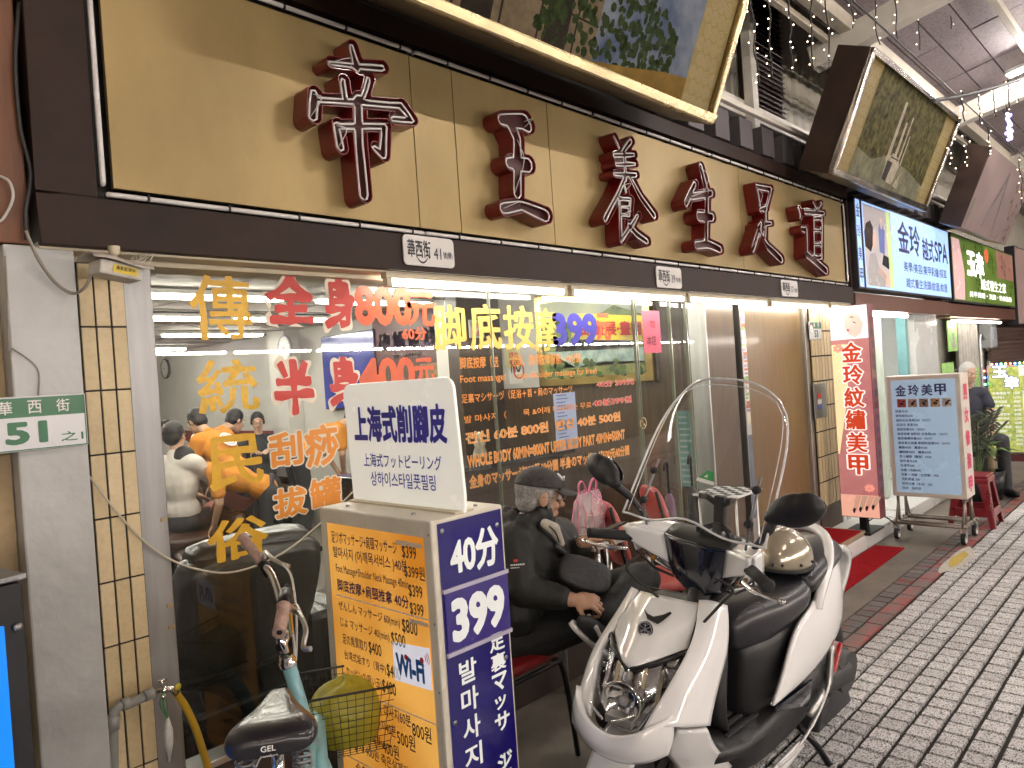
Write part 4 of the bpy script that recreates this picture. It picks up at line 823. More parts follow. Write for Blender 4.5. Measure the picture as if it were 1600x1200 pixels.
# ------------------------------------------------------------------ nail price stand on castors
XN = 6.8; t = thing('price_stand', 'white framed blue price list stand on castors with red side characters', 'sign stand', (XN+.15, 1.77, 0))
y0, y1, zb, zt = 1.497, 2.055, .36, 1.385
b = MB(); b.box(XN, XN+.27, y0, y1, zb, zt); cs = b.build('case', mat('stand_white', (.62, .56, .5), .4, var=.1), t, .005)
f = Face((XN, y1, zb), (0, -1, 0), (0, 0, 1), .002); Wd, H = y1-y0, zt-zb
b = MB(); f.rect(b, .035, Wd-.035, .035, H-.035); fc = b.build('list_face', lit('lit_list', (.3, .42, .55), .2), t)
b = MB()
for i, c in enumerate('金玲美甲'): f.bold(b, c, (.07+i*.1, .155+i*.1, H-.17, H-.075), r=.018, k=.001, asp=.55)
for i, l in enumerate(['修眉毛50', '臉修絨毛200', '磁粉刮去角質300（20分）', '採耳朵 清潔300', '臉部按摩300（20分）', '臉部按摩 磁粉刮 去角質600 （40分）', '臉部基礎保養600（45分）', '臉部美白保養 敷細粉面膜990（60分）', '繡眉4500　霧眉4500', '繡眼線3000　繡唇6000', '男士繡眉（飄眉）4500', '指甲凝光200', '花凍甲200', '染髮 +洗臉600', '染髮 + 洗臉（女短髮）900', '洗乾潤溫 300', '卸除光療（本店）200', '除疣　除肉芽']):
    v, _ = glyphs(l, .018); w = (v[:, 0].max()-v[:, 0].min())*.0245; z = H-.31-i*.0385; f.text(b, l, (.06+i*.0012, .06+i*.0012+w, z, z+.024), .018, .001)
b.build('lettering', m_nvy, fc)
for i, c in enumerate(((.35, .05, .05), (.4, .26, .2), (.25, .17, .14), (.42, .25, .13), (.45, .4, .36))):
    b = MB(); x = .08+i*.085; f.rect(b, x, x+.068, H-.265, H-.195, .001); p_ = b.build('treatment_photo', mat('tphoto%d' % i, c, .4, var=.6, scale=40), fc); b = MB(); f.disc(b, x+.035, H-.235, .018, .012, .002, 9, i); f.disc(b, x+.05, H-.215, .012, .008, .002, 7); b.build('dark_print', mat('tphotodark', (.04, .025, .02), .4), p_)
b = MB(); sf = Face((XN, y0, zb), (1, 0, 0), (0, 0, 1), .002)
for i, c in enumerate('男女修指甲'): sf.bold(b, c, (.07, .2, H-.22-i*.19, H-.09-i*.19), r=.045, k=.001)
b.build('side_lettering', mat('crimson_vinyl', (.5, .02, .09), .4, emit=.08, ecol=(.6, .02, .1)), cs)
b = MB()
for x in (XN+.03, XN+.24):
    for y in (y0+.03, y1-.03): b.cyl((x, y, .13), (x, y, .36), .013, n=8)
for y in (y0+.03, y1-.03): b.cyl((XN-.06, y, .14), (XN+.33, y, .14), .012, n=8); b.cyl((XN-.06, y, .14), (XN+.03, y, .33), .008, n=8); b.cyl((XN+.33, y, .14), (XN+.24, y, .33), .008, n=8)
for x in (XN-.05, XN+.03, XN+.24, XN+.32): b.cyl((x, y0, .14), (x, y1, .14), .012, n=8)
b.build('trolley_frame', mat('rusty_frame', (.24, .2, .17), .45, .5, var=.3, scale=20, dirt=.5, dirtcol=(.12, .06, .03)), t)
for x in (XN-.05, XN+.32):
    for y in (y0+.03, y1-.03):
        b = MB(); b.box(x-.02, x+.02, y-.022, y-.018, .05, .13); b.box(x-.02, x+.02, y+.018, y+.022, .05, .13); b.box(x-.03, x+.03, y-.022, y+.022, .12, .13); cst = b.build('castor', m_alu, t)
        b = MB(); b.cyl((x, y-.015, .045), (x, y+.015, .045), .045, n=18); w = b.build('wheel', m_rubber, cst); b = MB(); b.cyl((x, y-.018, .045), (x, y+.018, .045), .03, n=14); b.build('hub', m_white, w)

# ------------------------------------------------------------------ orange and blue price box with white top board
t = thing('price_box', 'orange lit price list box with blue side reading 399 and a white board on top', 'sign', (1.5, 1.95, 0))
x0, x1, y0, y1, zt = 1.352, 1.648, 1.655, 2.25, 1.2
b = MB(); b.box(x0, x1, y0, y1, .06, zt); cs = b.build('case', mat('dirty_white_case', (.64, .6, .5), .45, var=.15, scale=5, dirt=.5, dirtcol=(.2, .14, .07)), t, .006)
b = MB()
for x in (x0+.05, x1-.05):
    for y in (y0+.06, y1-.06): b.cyl((x-.012, y, .035), (x+.012, y, .035), .035, n=14)
b.build('castor', m_rubber, t)
b = MB()
for (x, y, z) in ((x0+.05, y1-.1, zt), (x0+.05, y0+.14, zt), (x1-.06, y0+.06, zt)): b.lathe((x, y, z), [(0, .007), (.006, .006), (.007, 0)], n=8)
for z in (1.16, .9, .7): b.lathe((x0, y0+.012, z), [(0, .002), (.0035, .0018), (.004, 0)], ax=(-1, 0, 0), n=8)
for z in (1.165, .6): b.lathe((x0+.04, y0, z), [(0, .004), (.008, .003), (.009, 0)], ax=(0, -1, 0), n=8)
for z in (1.14, .72): b.lathe((x1-.03, y0, z), [(0, .004), (.008, .003), (.009, 0)], ax=(0, -1, 0), n=8)
b.build('screw', m_steel, cs)
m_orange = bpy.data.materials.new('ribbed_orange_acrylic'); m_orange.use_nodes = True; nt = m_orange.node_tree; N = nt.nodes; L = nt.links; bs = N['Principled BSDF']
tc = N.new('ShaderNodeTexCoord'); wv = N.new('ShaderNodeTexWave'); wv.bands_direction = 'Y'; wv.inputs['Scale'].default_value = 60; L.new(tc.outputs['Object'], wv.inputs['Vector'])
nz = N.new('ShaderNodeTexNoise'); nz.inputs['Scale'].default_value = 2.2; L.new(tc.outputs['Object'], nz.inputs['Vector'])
rp = N.new('ShaderNodeValToRGB'); rp.color_ramp.elements[0].color = (.5, .18, .014, 1); rp.color_ramp.elements[1].color = (.74, .38, .08, 1); L.new(nz.outputs['Fac'], rp.inputs[0])  # uneven glow of the tubes inside, put into the colour as noise patches
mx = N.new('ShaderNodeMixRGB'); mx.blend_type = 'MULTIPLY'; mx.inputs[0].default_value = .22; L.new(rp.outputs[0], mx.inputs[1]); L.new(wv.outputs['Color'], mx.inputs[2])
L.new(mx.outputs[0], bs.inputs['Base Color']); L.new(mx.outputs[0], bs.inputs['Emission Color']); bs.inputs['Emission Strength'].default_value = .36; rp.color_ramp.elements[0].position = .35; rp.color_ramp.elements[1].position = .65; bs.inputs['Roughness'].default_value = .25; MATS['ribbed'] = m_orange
f = Face((x0, y1, 0), (0, -1, 0), (0, 0, 1), .002); Wd = y1-y0
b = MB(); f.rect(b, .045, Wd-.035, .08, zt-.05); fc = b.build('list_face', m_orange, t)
b = MB(); f.rect(b, .045, Wd-.035, .0, .001)
b = MB()
def rel(u, v): return u, v
lines = [('足ツボマッサージ+肩頸マッサージ', .07, .43, 1.085, .042, .015), ('발마사지 (어깨목서비스 )40분', .075, .475, 1.03, .045, .015), ('Foot Massage+Shoulder Neck Massage 40min', .085, .475, .98, .035, .011), ('ぜんしん マッサージ 60(min)', .085, .42, .855, .036, .013), ('じよ マッサージ 40(min)', .09, .36, .80, .036, .013), ('足の角質取り', .095, .235, .747, .036, .013), ('台湾式垢すり（背中)', .1, .33, .692, .036, .013), ('カッピング(吸い玉)', .105, .3, .638, .036, .013),
         ('바디 오일 압력 마사지60분', .115, .44, .558, .04, .013), ('반 신기름 마사지40분', .115, .36, .503, .04, .013), ('페디큐어 피부', .115, .275, .445, .04, .013), ('말사 400원 축은살제거', .12, .41, .395, .036, .013)]
for s_, a0, a1, z, h_, o in lines: f.text(b, s_, (a0, a1, z, z+h_), o, .001)
b.build('lettering', mat('violet_ink', (.03, .006, .06), .4, var=0), fc)
b = MB()
for s_, a0, a1, z, h_ in (('脚底按摩+肩頸推拿 40分', .085, .47, .925, .042), ('全身精油紓壓推拿 60分', .12, .46, .315, .042), ('半身推拿 40分$500', .125, .41, .262, .042), ('上海式削腳皮 $600', .13, .4, .205, .04), ('刮痧 拔罐 $500', .135, .38, .15, .04)): f.text(b, s_, (a0, a1, z, z+h_), .026, .001)
b.build('bold_lettering', mat('indigo_ink', (.025, .005, .11), .4, var=0), fc)
b = MB()
for s_, a0, z, h_ in (('$399', .455, 1.075, .044), ('$399원', .46, 1.02, .044), ('$399', .475, .962, .042), ('$399', .475, .908, .042), ('$800', .43, .845, .048), ('$500', .37, .795, .046), ('$400', .245, .742, .044), ('$400', .335, .688, .046), ('$400', .305, .632, .046), ('800원', .445, .535, .05), ('500원', .365, .487, .05), ('400원', .285, .435, .046), ('400원', .415, .375, .046), ('$900', .47, .3, .045)):
    v, _ = glyphs(s_, .014); f.text(b, s_, (a0, a0+(v[:, 0].max()-v[:, 0].min())*h_*.78, z, z+h_), .014, .0015)
b.build('price_lettering', m_ink, fc)
b = MB()
for z in (.907, .6, .36): f.rect(b, .075, Wd-.035, z, z+.004, .001)
b.build('divider_line', m_papwhite, fc)
b = MB(); f.rect(b, .43, .555, 1.118, 1.132, .003); f.rect(b, .47, .56, .888, .9, .003); b.build('tape', mat('clear_tape', (.75, .6, .45), .15, coat=.8), fc)
b = MB(); f.poly(b, [(.375, .81), (.555, .825), (.555, .7), (.375, .69)], .0015); wf = b.build('wifi_sticker', mat('wifi_white', (.7, .7, .78), .35, emit=.2, ecol=(.8, .8, .9)), fc)
b, b2 = MB(), MB(); f.bold(b, 'Wi-Fi', (.388, .525, .712, .78), r=.045, k=.0025); b.build('blue_lettering', mat('wifi_blue', (.01, .1, .36), .4), wf)
for cx, cz in ((.441, .775), (.517, .782)): f.disc(b2, cx, cz, .009, k=.003)
for r in (.012, .02, .028):
    for j in range(5): t0, t1 = -.5+j*.25, -.5+(j+1)*.25; f.poly(b2, [(.522+r*math.cos(t0), .79+r*math.sin(t0)), (.522+(r+.003)*math.cos(t0), .79+(r+.003)*math.sin(t0)), (.522+(r+.003)*math.cos(t1), .79+(r+.003)*math.sin(t1)), (.522+r*math.cos(t1), .79+r*math.sin(t1))], .003)
b2.build('red_print', mat('wifi_red', (.6, .02, .03), .4), wf)
m_blueface = mat('deep_blue_acrylic', (.012, .008, .14), .22, var=.12, scale=5, coat=.4)
sf = Face((x0, y0, 0), (1, 0, 0), (0, 0, 1), .002); Wb = x1-x0
b = MB(); sf.rect(b, .022, Wb-.01, .08, zt-.012); bf = b.build('blue_face', m_blueface, t)
b = MB(); sf.bold(b, '40分', (.06, .262, 1.02, 1.145), r=.035, k=.004); sf.bold(b, '399', (.048, .27, .83, .96), r=.05, k=.006)
for i, c in enumerate('발마사지'): sf.bold(b, c, (.065, .135, .7-i*.085, .77-i*.085), r=.02, k=.004)
for i, c in enumerate('足裏マッサージ'):
    if c == 'ー': sf.rect(b, .222, .23, .7-i*.062, .745-i*.062, .004)
    else: sf.bold(b, c, (.195, .26, .755-i*.062, .81-i*.062) if c != 'ッ' else (.2, .25, .76-i*.062, .8-i*.062), r=.025, k=.004)
for i, c in enumerate('(10分)'): sf.text(b, c, (.085, .125, .39-i*.055, .43-i*.055), .02, .004)
for i, c in enumerate('(足浴)'): sf.text(b, c, (.2, .255, .33-i*.06, .38-i*.06), .02, .004)
b.build('white_lettering', mat('lit_white_vinyl', (.62, .64, .62), .4, emit=.12, ecol=(.9, .9, .9)), bf)
b = MB(); sf.rect(b, .03, Wb-.002, .808, .985, .003); pk = b.build('price_pocket', mat('violet_card', (.03, .015, .2), .25, coat=.6), bf)
b = MB(); b.obox(sf.at(Wb/2+.01, .99, .006), (.135, 0, 0), (0, .004, 0), (0, 0, .006)); b.obox(sf.at(Wb/2+.01, .803, .006), (.135, 0, 0), (0, .004, 0), (0, 0, .006)); b.build('pocket_rail', mat('clear_rail', (.45, .42, .55), .15, coat=.8), pk)
# white board on top
yb0, yb1 = 1.66, 2.245; xb = x0+.14; f = Face((xb, yb1, zt), (0, -1, 0), (0, 0, 1), .002); w = yb1-yb0; hB = .415; r = .04
pts = [(0, 0), (w, 0), (w+.005, .05), (w-.012, hB-r)]+[(w-.012-r+r*math.cos(a_), hB-r+r*math.sin(a_)) for a_ in np.linspace(0, 1.57, 6)]+[(.02+r*math.cos(a_), hB-r+r*math.sin(a_)) for a_ in np.linspace(1.57, 3.14, 6)]
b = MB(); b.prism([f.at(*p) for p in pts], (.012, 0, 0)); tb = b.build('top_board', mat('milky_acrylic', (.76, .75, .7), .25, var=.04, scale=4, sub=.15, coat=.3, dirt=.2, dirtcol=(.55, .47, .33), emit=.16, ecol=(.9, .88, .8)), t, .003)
b = MB(); b.box(xb-.03, xb+.045, yb0+.01, yb1-.01, zt, zt+.006); b.build('bracket', m_cream, tb)
b = MB(); f.bold(b, '上海式削腳皮', (.04, w-.05, .21, .335), r=.04, k=.004); b.build('blue_lettering', c_blue, tb)
b = MB(); f.text(b, '上海式フットピーリング', (.085, w-.085, .125, .172), .014, .004); f.text(b, '상하이스타일풋필링', (.12, w-.12, .06, .11), .012, .004); b.build('blue_lettering', c_blue, tb)

# ------------------------------------------------------------------ house number plates
def plate(f, a0, a1, b0, b1, label, main, top, loc, small=None):
    t = thing('number_plate', label, 'plate', loc); w, h = a1-a0, b1-b0
    b = MB(); b.prism([f.at(*p) for p in ((a0, b0), (a1, b0), (a1, b1), (a0, b1))], -f.n*.008); pl = b.build('plate', mat('plate_white', (.66, .68, .7), .3, var=.04, coat=.3), t, .004)
    m_gr = mat('plate_green', (.01, .13, .05), .35, coat=.3); b = MB(); f.rect(b, a0+.004, a1-.004, b0+h*.62, b1-.004, .001)
    for q in ((a0+.003, a1-.003, b0+.003, b0+.006), (a1-.006, a1-.003, b0+.003, b1-.003)): f.rect(b, *q, .001)
    gp = b.build('green_band', m_gr, pl)
    b = MB(); n = len(top)
    for i, c in enumerate(top): f.text(b, c, (a0+w*(.32+.66*i/n), a0+w*(.32+.66*i/n)+h*.22, b0+h*.68, b0+h*.92), .012, .002)
    b.build('white_lettering', m_papwhite, gp)
    b = MB(); f.bold(b, main, (a0+w*.36, a0+w*.68, b0+h*.13, b0+h*.54), r=.045, k=.001)
    if small: f.text(b, small, (a0+w*.78, a0+w*.96, b0+h*.12, b0+h*.3), .02, .001)
    b.build('number', m_gr, pl)
    b = MB(); c = (a0+w*.13, b0+h*.62); rr = h*.3; f.disc(b, *c, rr, k=.0015); ro = b.build('emblem_ground', mat('plate_maroon', (.2, .02, .07), .4), pl); b = MB()
    for i in range(9): f.disc(b, c[0]+rr*.5*math.cos(i*.7), c[1]-rr*.15+rr*.5*math.sin(i*.7), rr*.4, rr*.28, .002+.0002*i, 9, i*.7)
    b.build('flower_emblem', m_papwhite, ro)
pf = Face((0, 2.36, 0), (1, 0, 0), (0, 0, 1), .0); q0 = pf.px(133, 697); q1 = pf.px(133, 614)
plate(pf, q1[0]-.315, q1[0], q0[1]+.002, q1[1], 'white and green house number plate reading 51 on the grey pillar', '51', '華西街', (q1[0]-.15, 2.36, q0[1]), '之1')
pf = Face((0, 2.45, 0), (1, 0, 0), (0, 0, 1), .0); q0 = pf.px(1266, 531); q1 = pf.px(1283, 503)
plate(pf, q0[0], q1[0]+.0, q0[1], q1[1], 'small green topped number plate reading 53 on the far tiled pillar', '53', '華西', (q0[0], 2.45, q0[1]))
t = thing('switch_plate', 'steel plate with red and blue stickers on the far tiled pillar', 'plate', onY(1281, 655, 2.45)); a = onY(1274, 655, 2.45); c = onY(1289, 598, 2.45)
b = MB(); b.box(a[0], c[0], 2.445, 2.456, a[2], c[2]); p_ = b.build('plate', m_steel, t, .003)
for z, col in ((.17, (.5, .03, .03)), (.12, (.7, .7, .7)), (.08, (.05, .1, .4))): b = MB(); b.box(a[0]+.06, a[0]+.14, 2.442, 2.4445, a[2]+z, a[2]+z+.04); b.build('sticker', mat('plst%g' % z, col, .4), p_)
# ------------------------------------------------------------------ soft bodies: many closed shapes grown into one continuous skin
def rot_to(d):
    d = nrm(d); ref = np.array([0, 0, 1.]) if abs(d[2]) < .95 else np.array([1., 0, 0]); a = nrm(np.cross(ref, d)); return np.array([a, np.cross(d, a), d]).T
def cap(mb, p, q, r0, r1, n=14):
    p, q = np.array(p, float), np.array(q, float); d = nrm(q-p); M_ = rot_to(d); L = np.linalg.norm(q-p); rows = []
    for t in np.linspace(-1.45, 0, 5): rows.append((r0*math.cos(t), r0*math.sin(t)))
    for t in np.linspace(0, 1.45, 5): rows.append((r1*math.cos(t), L+r1*math.sin(t)))
    vs = [p+M_@np.array([r*math.cos(2*math.pi*j/n), r*math.sin(2*math.pi*j/n), h]) for r, h in rows for j in range(n)]; k = len(rows)
    fs = [(i*n+j, i*n+(j+1) % n, (i+1)*n+(j+1) % n, (i+1)*n+j) for i in range(k-1) for j in range(n)]+[tuple(range(n))[::-1], tuple(range((k-1)*n, k*n))]
    mb.add(vs, fs, True)
def ell(mb, c, ax, ay, az, n=14):           # ellipsoid with three axis vectors
    b = MB(); b.ball((0, 0, 0), 1, n=n); A = np.array([ax, ay, az], float); mb.add([np.array(c)+np.array(v)@A for v in b.v], b.f, True)
def blob(name, mb, m, parent=None, voxel=.01, smooth=4, fac=.6, org=None):
    o = bpy.data.objects.new('tmp', mb.mesh('tmp', [])); COL.objects.link(o)
    r = o.modifiers.new('r', 'REMESH'); r.mode = 'VOXEL'; r.voxel_size = voxel; r.use_smooth_shade = True
    if smooth: s_ = o.modifiers.new('s', 'SMOOTH'); s_.iterations = smooth; s_.factor = fac
    me = bpy.data.meshes.new_from_object(o.evaluated_get(bpy.context.evaluated_depsgraph_get())); bpy.data.objects.remove(o)
    me.materials.append(m); me.polygons.foreach_set('use_smooth', [True]*len(me.polygons))
    o0 = (0, 0, 0)
    if parent is None: o0 = org; me.transform(Matrix.Translation(-Vector(o0)))
    me.name = name; o = bpy.data.objects.new(name, me); link(o, parent, o0); return o
m_skin = mat('skin', (.42, .235, .15), .45, var=.12, scale=18, sub=.08, bump=.06, bscale=200)
m_skin2 = mat('skin_pale', (.5, .31, .21), .45, var=.1, scale=18, sub=.08)
m_hairk = mat('black_hair', (.012, .01, .01), .45, var=.3, scale=60, bump=.4, bscale=180)

# ------------------------------------------------------------------ fixtures on the left
t = thing('security_camera', 'dusty white camera housing with yellow sticker hung under the sign at left', 'camera', (.76, 2.3, 1.95))
R_ = np.array([[.96, .28, 0], [-.28, .96, 0], [0, 0, 1]]); ax, ay = np.array([.98, .12, -.14]), np.array([-.12, .99, .0]); az = np.cross(nrm(ax), nrm(ay))
c = np.array([.765, 2.28, 1.982])
b = MB(); b.obox(c, ax*.06, ay*.04, az*.021); bd_ = b.build('housing', mat('dusty_white', (.5, .47, .42), .5, var=.15, scale=30, dirt=.4, dirtcol=(.25, .2, .15)), t, .006)
b = MB(); rows = [[c+ax*(-.085+.17*i/6)+ay*(.056*math.sin(j))+az*(.016+.022*math.cos(j)+.004*math.sin(i)) for j in np.linspace(-1.45, 1.45, 9)] for i in range(7)]; b.grid(rows); b.build('sun_cover', mat('dusty_cover', (.4, .36, .31), .6, var=.25, scale=40, dirt=.6, dirtcol=(.2, .16, .12)), t, solid=.003)
b = MB(); b.obox(c-ay*.0405+ax*.008, ax*.034, ay*.0012, az*.011); yl = b.build('yellow_sticker', mat('sticker_yellow', (.6, .45, .03), .5), t)
b = MB(); sf = Face(c-ay*.0425+ax*-.022-az*.004, ax, az, .001)
for i, ch in enumerate('攝影監視中'): sf.text(b, ch, (.004+i*.011, .013+i*.011, .001, .012), .02)
b.build('lettering', m_ink, yl)
b = MB(); b.cyl((.765, 2.28, 2.0), (.765, 2.28, 2.052), .008, n=8); b.lathe((.765, 2.28, 2.03), [(.012, 0), (.016, .012), (.016, .025)], n=12); b.lathe((.765, 2.28, 2.004), [(.024, 0), (.02, .005), (0, .006)], n=14); b.build('mount', m_cream, t)
def cable(name, pts, r, m, label, cat='cable', n=8, group=None):
    b = MB(); b.tube(bez(pts, n), r, 6); o = b.build(name, m); return tag(o, label, cat, group)
P = lambda x, y, Y: tuple(onY(x, y, Y))
cable('camera_cable', [P(40, 360, 2.33), P(60, 405, 2.34), P(85, 440, 2.345), P(112, 458, 2.34), P(132, 450, 2.31), P(143, 428, 2.29)], .0045, m_wire, 'brown grey cable looping from the wood board down to the camera')
cable('board_cable', [P(30, 5, 2.375), P(24, 100, 2.375), P(32, 200, 2.375), P(48, 270, 2.37), P(40, 330, 2.365), P(42, 375, 2.37)], .006, m_blackwire, 'black cable bundle running down the wood board left of the sign')
cable('pale_cable', [P(0, 275, 2.38), P(15, 285, 2.37), P(20, 310, 2.37), P(6, 340, 2.38), P(-10, 350, 2.38)], .004, mat('cable_white', (.5, .48, .44), .5), 'short pale cable loop at the left edge by the plaster')
cable('wall_wire', [P(8, 400, 2.375), P(14, 540, 2.372), P(20, 545, 2.374), P(58, 575, 2.374), P(60, 620, 2.374)], .002, m_wire, 'thin painted over wire on the grey pillar')
cable('glass_cord', [P(140, 745, 2.43), P(195, 815, 2.45), P(250, 865, 2.46), P(310, 890, 2.46), P(370, 893, 2.46), P(440, 865, 2.46), P(500, 818, 2.46), P(560, 760, 2.46)], .0035, mat('cord_cream', (.5, .45, .35), .6), 'cream cord sagging across the glass behind the bicycle')
# cobweb strands by the camera
b = MB(); rs = random.Random(4)
for i in range(16):
    p0 = np.array(P(rs.uniform(205, 245), 394, 2.37)); p1 = np.array(P(rs.uniform(195, 225), rs.uniform(402, 440), 2.33)); mid = (p0+p1)/2+(0, 0, -.006); b.tube(bez([p0, mid, p1], 4), .0006, 4)
o = b.build('cobweb', mat('cobweb', (.6, .58, .5), .7)); tag(o, 'grey cobweb strands under the sign edge beside the camera', 'cobweb')
# water pipe, tap, tag and hose
t = thing('water_tap', 'grey pipe elbow with metal tap and green tie on the tiled jamb', 'tap', P(180, 1150, 2.42))
b = MB(); m_pvc = mat('grey_pvc', (.28, .29, .27), .45, var=.15, scale=12)
b.tube([P(178, 1290, 2.4), P(177, 1130, 2.4), P(178, 1112, 2.4), P(186, 1103, 2.4), P(200, 1101, 2.4), P(238, 1083, 2.39)], .014, 12); b.tube([P(177, 1140, 2.4), P(177, 1118, 2.4)], .018, 12); b.tube([P(190, 1102, 2.4), P(202, 1098, 2.4)], .018, 12); b.tube([P(226, 1088, 2.39), P(240, 1082, 2.39)], .017, 12); b.build('pipe', m_pvc, t)
b = MB(); b.tube([P(238, 1083, 2.39), P(258, 1077, 2.38), P(268, 1076, 2.38), P(276, 1084, 2.38)], [.009, .009, .009, .01], 10); b.ball(P(256, 1078, 2.38), .013); b.tube([P(254, 1074, 2.38), P(253, 1062, 2.38)], .004, 8); b.tube([P(246, 1064, 2.38), P(260, 1062, 2.38)], .004, 8); b.ball(P(255, 1089, 2.372), .009); b.build('tap', m_chrome, t)
b = MB(); b.lathe(P(278, 1073, 2.372), [(0, .001), (.011, .001), (.011, -.001), (0, -.001)], ax=(.2, -1, 0), n=12); b.build('yellow_disc', mat('tag_yellow', (.6, .5, .05), .4), t)
b = MB()
for dx in (-5, 0, 6): b.tube(bez([P(256, 1080, 2.37), P(255+dx, 1100, 2.37), P(262, 1122, 2.372)], 4), .002, 5)
b.build('green_tie', mat('tie_green', (.05, .2, .08), .5), t)
b = MB(); p0, p1 = np.array(P(262, 1120, 2.375)), np.array(P(264, 1190, 2.375)); b.tube([p0, p0*.7+p1*.3, p0*.4+p1*.6, p1], [.003, .015, .015, .004], 6); o = b.build('paper_twist', mat('soap_white', (.5, .49, .46), .6, var=.2, scale=40)); tag(o, 'dirty white twisted wrapping hanging from the tap', 'wrapper')
hp = bez([P(276, 1084, 2.38), P(290, 1105, 2.39), P(304, 1135, 2.4), P(316, 1170, 2.4), P(326, 1205, 2.4), P(340, 1270, 2.38)], 8); b = MB(); b.tube(hp, .0115, 10); o = b.build('water_hose', mat('hose_yellow', (.42, .26, .02), .4, var=.2)); tag(o, 'yellow hose running down from the metal tap', 'hose')
# blue cabinet at the lower left
t = thing('blue_cabinet', 'blue fronted cabinet with black frame and steel top at the lower left edge', 'cabinet', (.1, 1.9, 0))
c0 = np.array(onZ(40, 896, 1.28)); ux = nrm((-1, -.16, 0)); uy = nrm((-.16, 1, 0))
b = MB(); b.obox(c0+ux*.35+uy*.3+(0, 0, -.005), ux*.352, uy*.3, (0, 0, .006)); b.build('steel_top', m_steel, t, .003)
b = MB(); b.obox(c0+ux*.35+uy*.3+(0, 0, -.65), ux*.345, uy*.295, (0, 0, .635)); fr = b.build('frame', mat('black_frame', (.01, .01, .012), .35, var=.2), t, .004)
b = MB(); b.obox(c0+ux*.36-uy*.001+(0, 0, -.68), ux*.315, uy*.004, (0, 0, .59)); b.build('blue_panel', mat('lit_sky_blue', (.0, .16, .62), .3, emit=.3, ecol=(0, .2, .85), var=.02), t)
b = MB()
for z in (-.1, -.6): b.lathe(c0+ux*.02-uy*.0+(0, 0, z), [(.009, 0), (.008, .004), (0, .006)], ax=-uy, n=10)
b.build('rivet', m_steel, fr)

# ------------------------------------------------------------------ string lights under the roof
m_bulb = emitmat('bulb_warm', (1, .72, .5), 7, False)
m_strand = mat('strand_wire', (.02, .018, .015), .6)
def strand(px, top, bottom, Y, label, group, rnd, n, col=m_bulb):
    p1 = np.array(onY(px, bottom, Y)); p0 = p1.copy(); p0[2] = max(onY(px, top, Y)[2], p1[2]+.2)
    pts = [p0+(p1-p0)*i/7+np.array([rnd.uniform(-.018, .018), rnd.uniform(-.01, .01), 0])*(i > 0) for i in range(8)]; path = bez(pts, 4)
    b = MB(); b.tube(path, .0042, 5); o = b.build('icicle_light', m_strand); tag(o, label, 'string light', group)
    b = MB()
    for i in range(n):
        q = path[int((i+.5)*len(path)/n) % len(path)]+np.array([rnd.uniform(-.03, .03), rnd.uniform(-.02, .02), rnd.uniform(-.01, .01)]); b.ball(q, .0034, n=6)
    w = b.build('bulb', col, o); return o
rnd = random.Random(21)
w0, w1 = onY(1160, -30, 1.6), None
for i, (x, bt) in enumerate(((1183, 132), (1207, 120), (1240, 112), (1273, 108), (1297, 94), (1333, 44), (1372, 70), (1402, 60), (1440, 78), (1486, 45), (1530, 22), (1572, 8))):
    strand(x, -40, bt, 1.55, 'short string of warm fairy lights hanging under the near roof eave', 'fairy lights under the near eave', rnd, 12 if i < 5 else 7)
for i, (x, tp, bt) in enumerate(((1505, 152, 190), (1532, 143, 195), (1555, 138, 182), (1572, 130, 175), (1590, 128, 160), (1512, 212, 262), (1488, 215, 268), (1545, 205, 245), (1598, 250, 330))):
    strand(x, tp, bt, 1.1, 'small string of fairy lights beyond the second picture box', 'fairy lights beyond the second picture box', rnd, 7)
cable('lights_cable', [tuple(onY(x, y, 1.1)) for x, y in ((1455, 158), (1500, 150), (1550, 138), (1600, 122), (1680, 95))], .012, m_blackwire, 'black cable sagging across the street carrying the far fairy lights')
cable('eave_cable', [(x, 1.55, onY(1183, -40, 1.55)[2]+.02+.3) for x in (2, 6, 10, 14)], .006, m_blackwire, 'black cable under the eave carrying the near fairy lights')
t = thing('light_cluster', 'blue violet light cluster hanging under the roof at the far right', 'string light', onY(1577, 215, 1.1)); b = MB(); b.tube(bez([onY(1575, 125, 1.1), onY(1576, 150, 1.1), onY(1577, 172, 1.1)], 4), .006, 5); b.build('cord', m_blackwire, t)
b = MB()
for i in range(26): b.ball(onY(1577+rnd.uniform(-5, 5), 178+i*1.6, 1.1+rnd.uniform(-.03, .03)), .014, n=6)
b.build('bulb', emitmat('bulb_violet', (.35, .3, 1.0), 3.0, False), t)

# ------------------------------------------------------------------ lit green price board with coloured bulbs, far right
XG = 9.66; t = thing('green_price_board', 'bright green lit price board edged with coloured bulbs, at the far right', 'sign', (XG, 1.5, 0)); f = Face((XG, 1.86, .38), (0, -1, 0), (0, 0, 1), .002); Wd, H = .92, .98
b = MB(); b.box(XG, XG+.12, 1.86-Wd, 1.86, .38, 1.36); cs = b.build('case', m_alu, t, .005)
b = MB(); f.rect(b, .02, Wd-.02, .02, H-.02); fc = b.build('lit_face', mat('lit_lime', (.2, .42, .05), .3, var=.6, scale=22, col2=(.7, .66, .12), emit=.2, ecol=(.5, .6, .2)), t)
b, bd = MB(), MB(); f.bold(b, '玉', (.05, .2, .85, .98), r=.04, k=.002, border=bd, bw=.05); f.bold(b, '幸', (.16, .3, .72, .86), r=.04, k=.002, border=bd, bw=.05); b.build('lettering', mat('lit_white_letters', (0, 0, 0)), fc); bd.build('lettering_border', mat('navy_border', (.03, .05, .3), .4), fc)
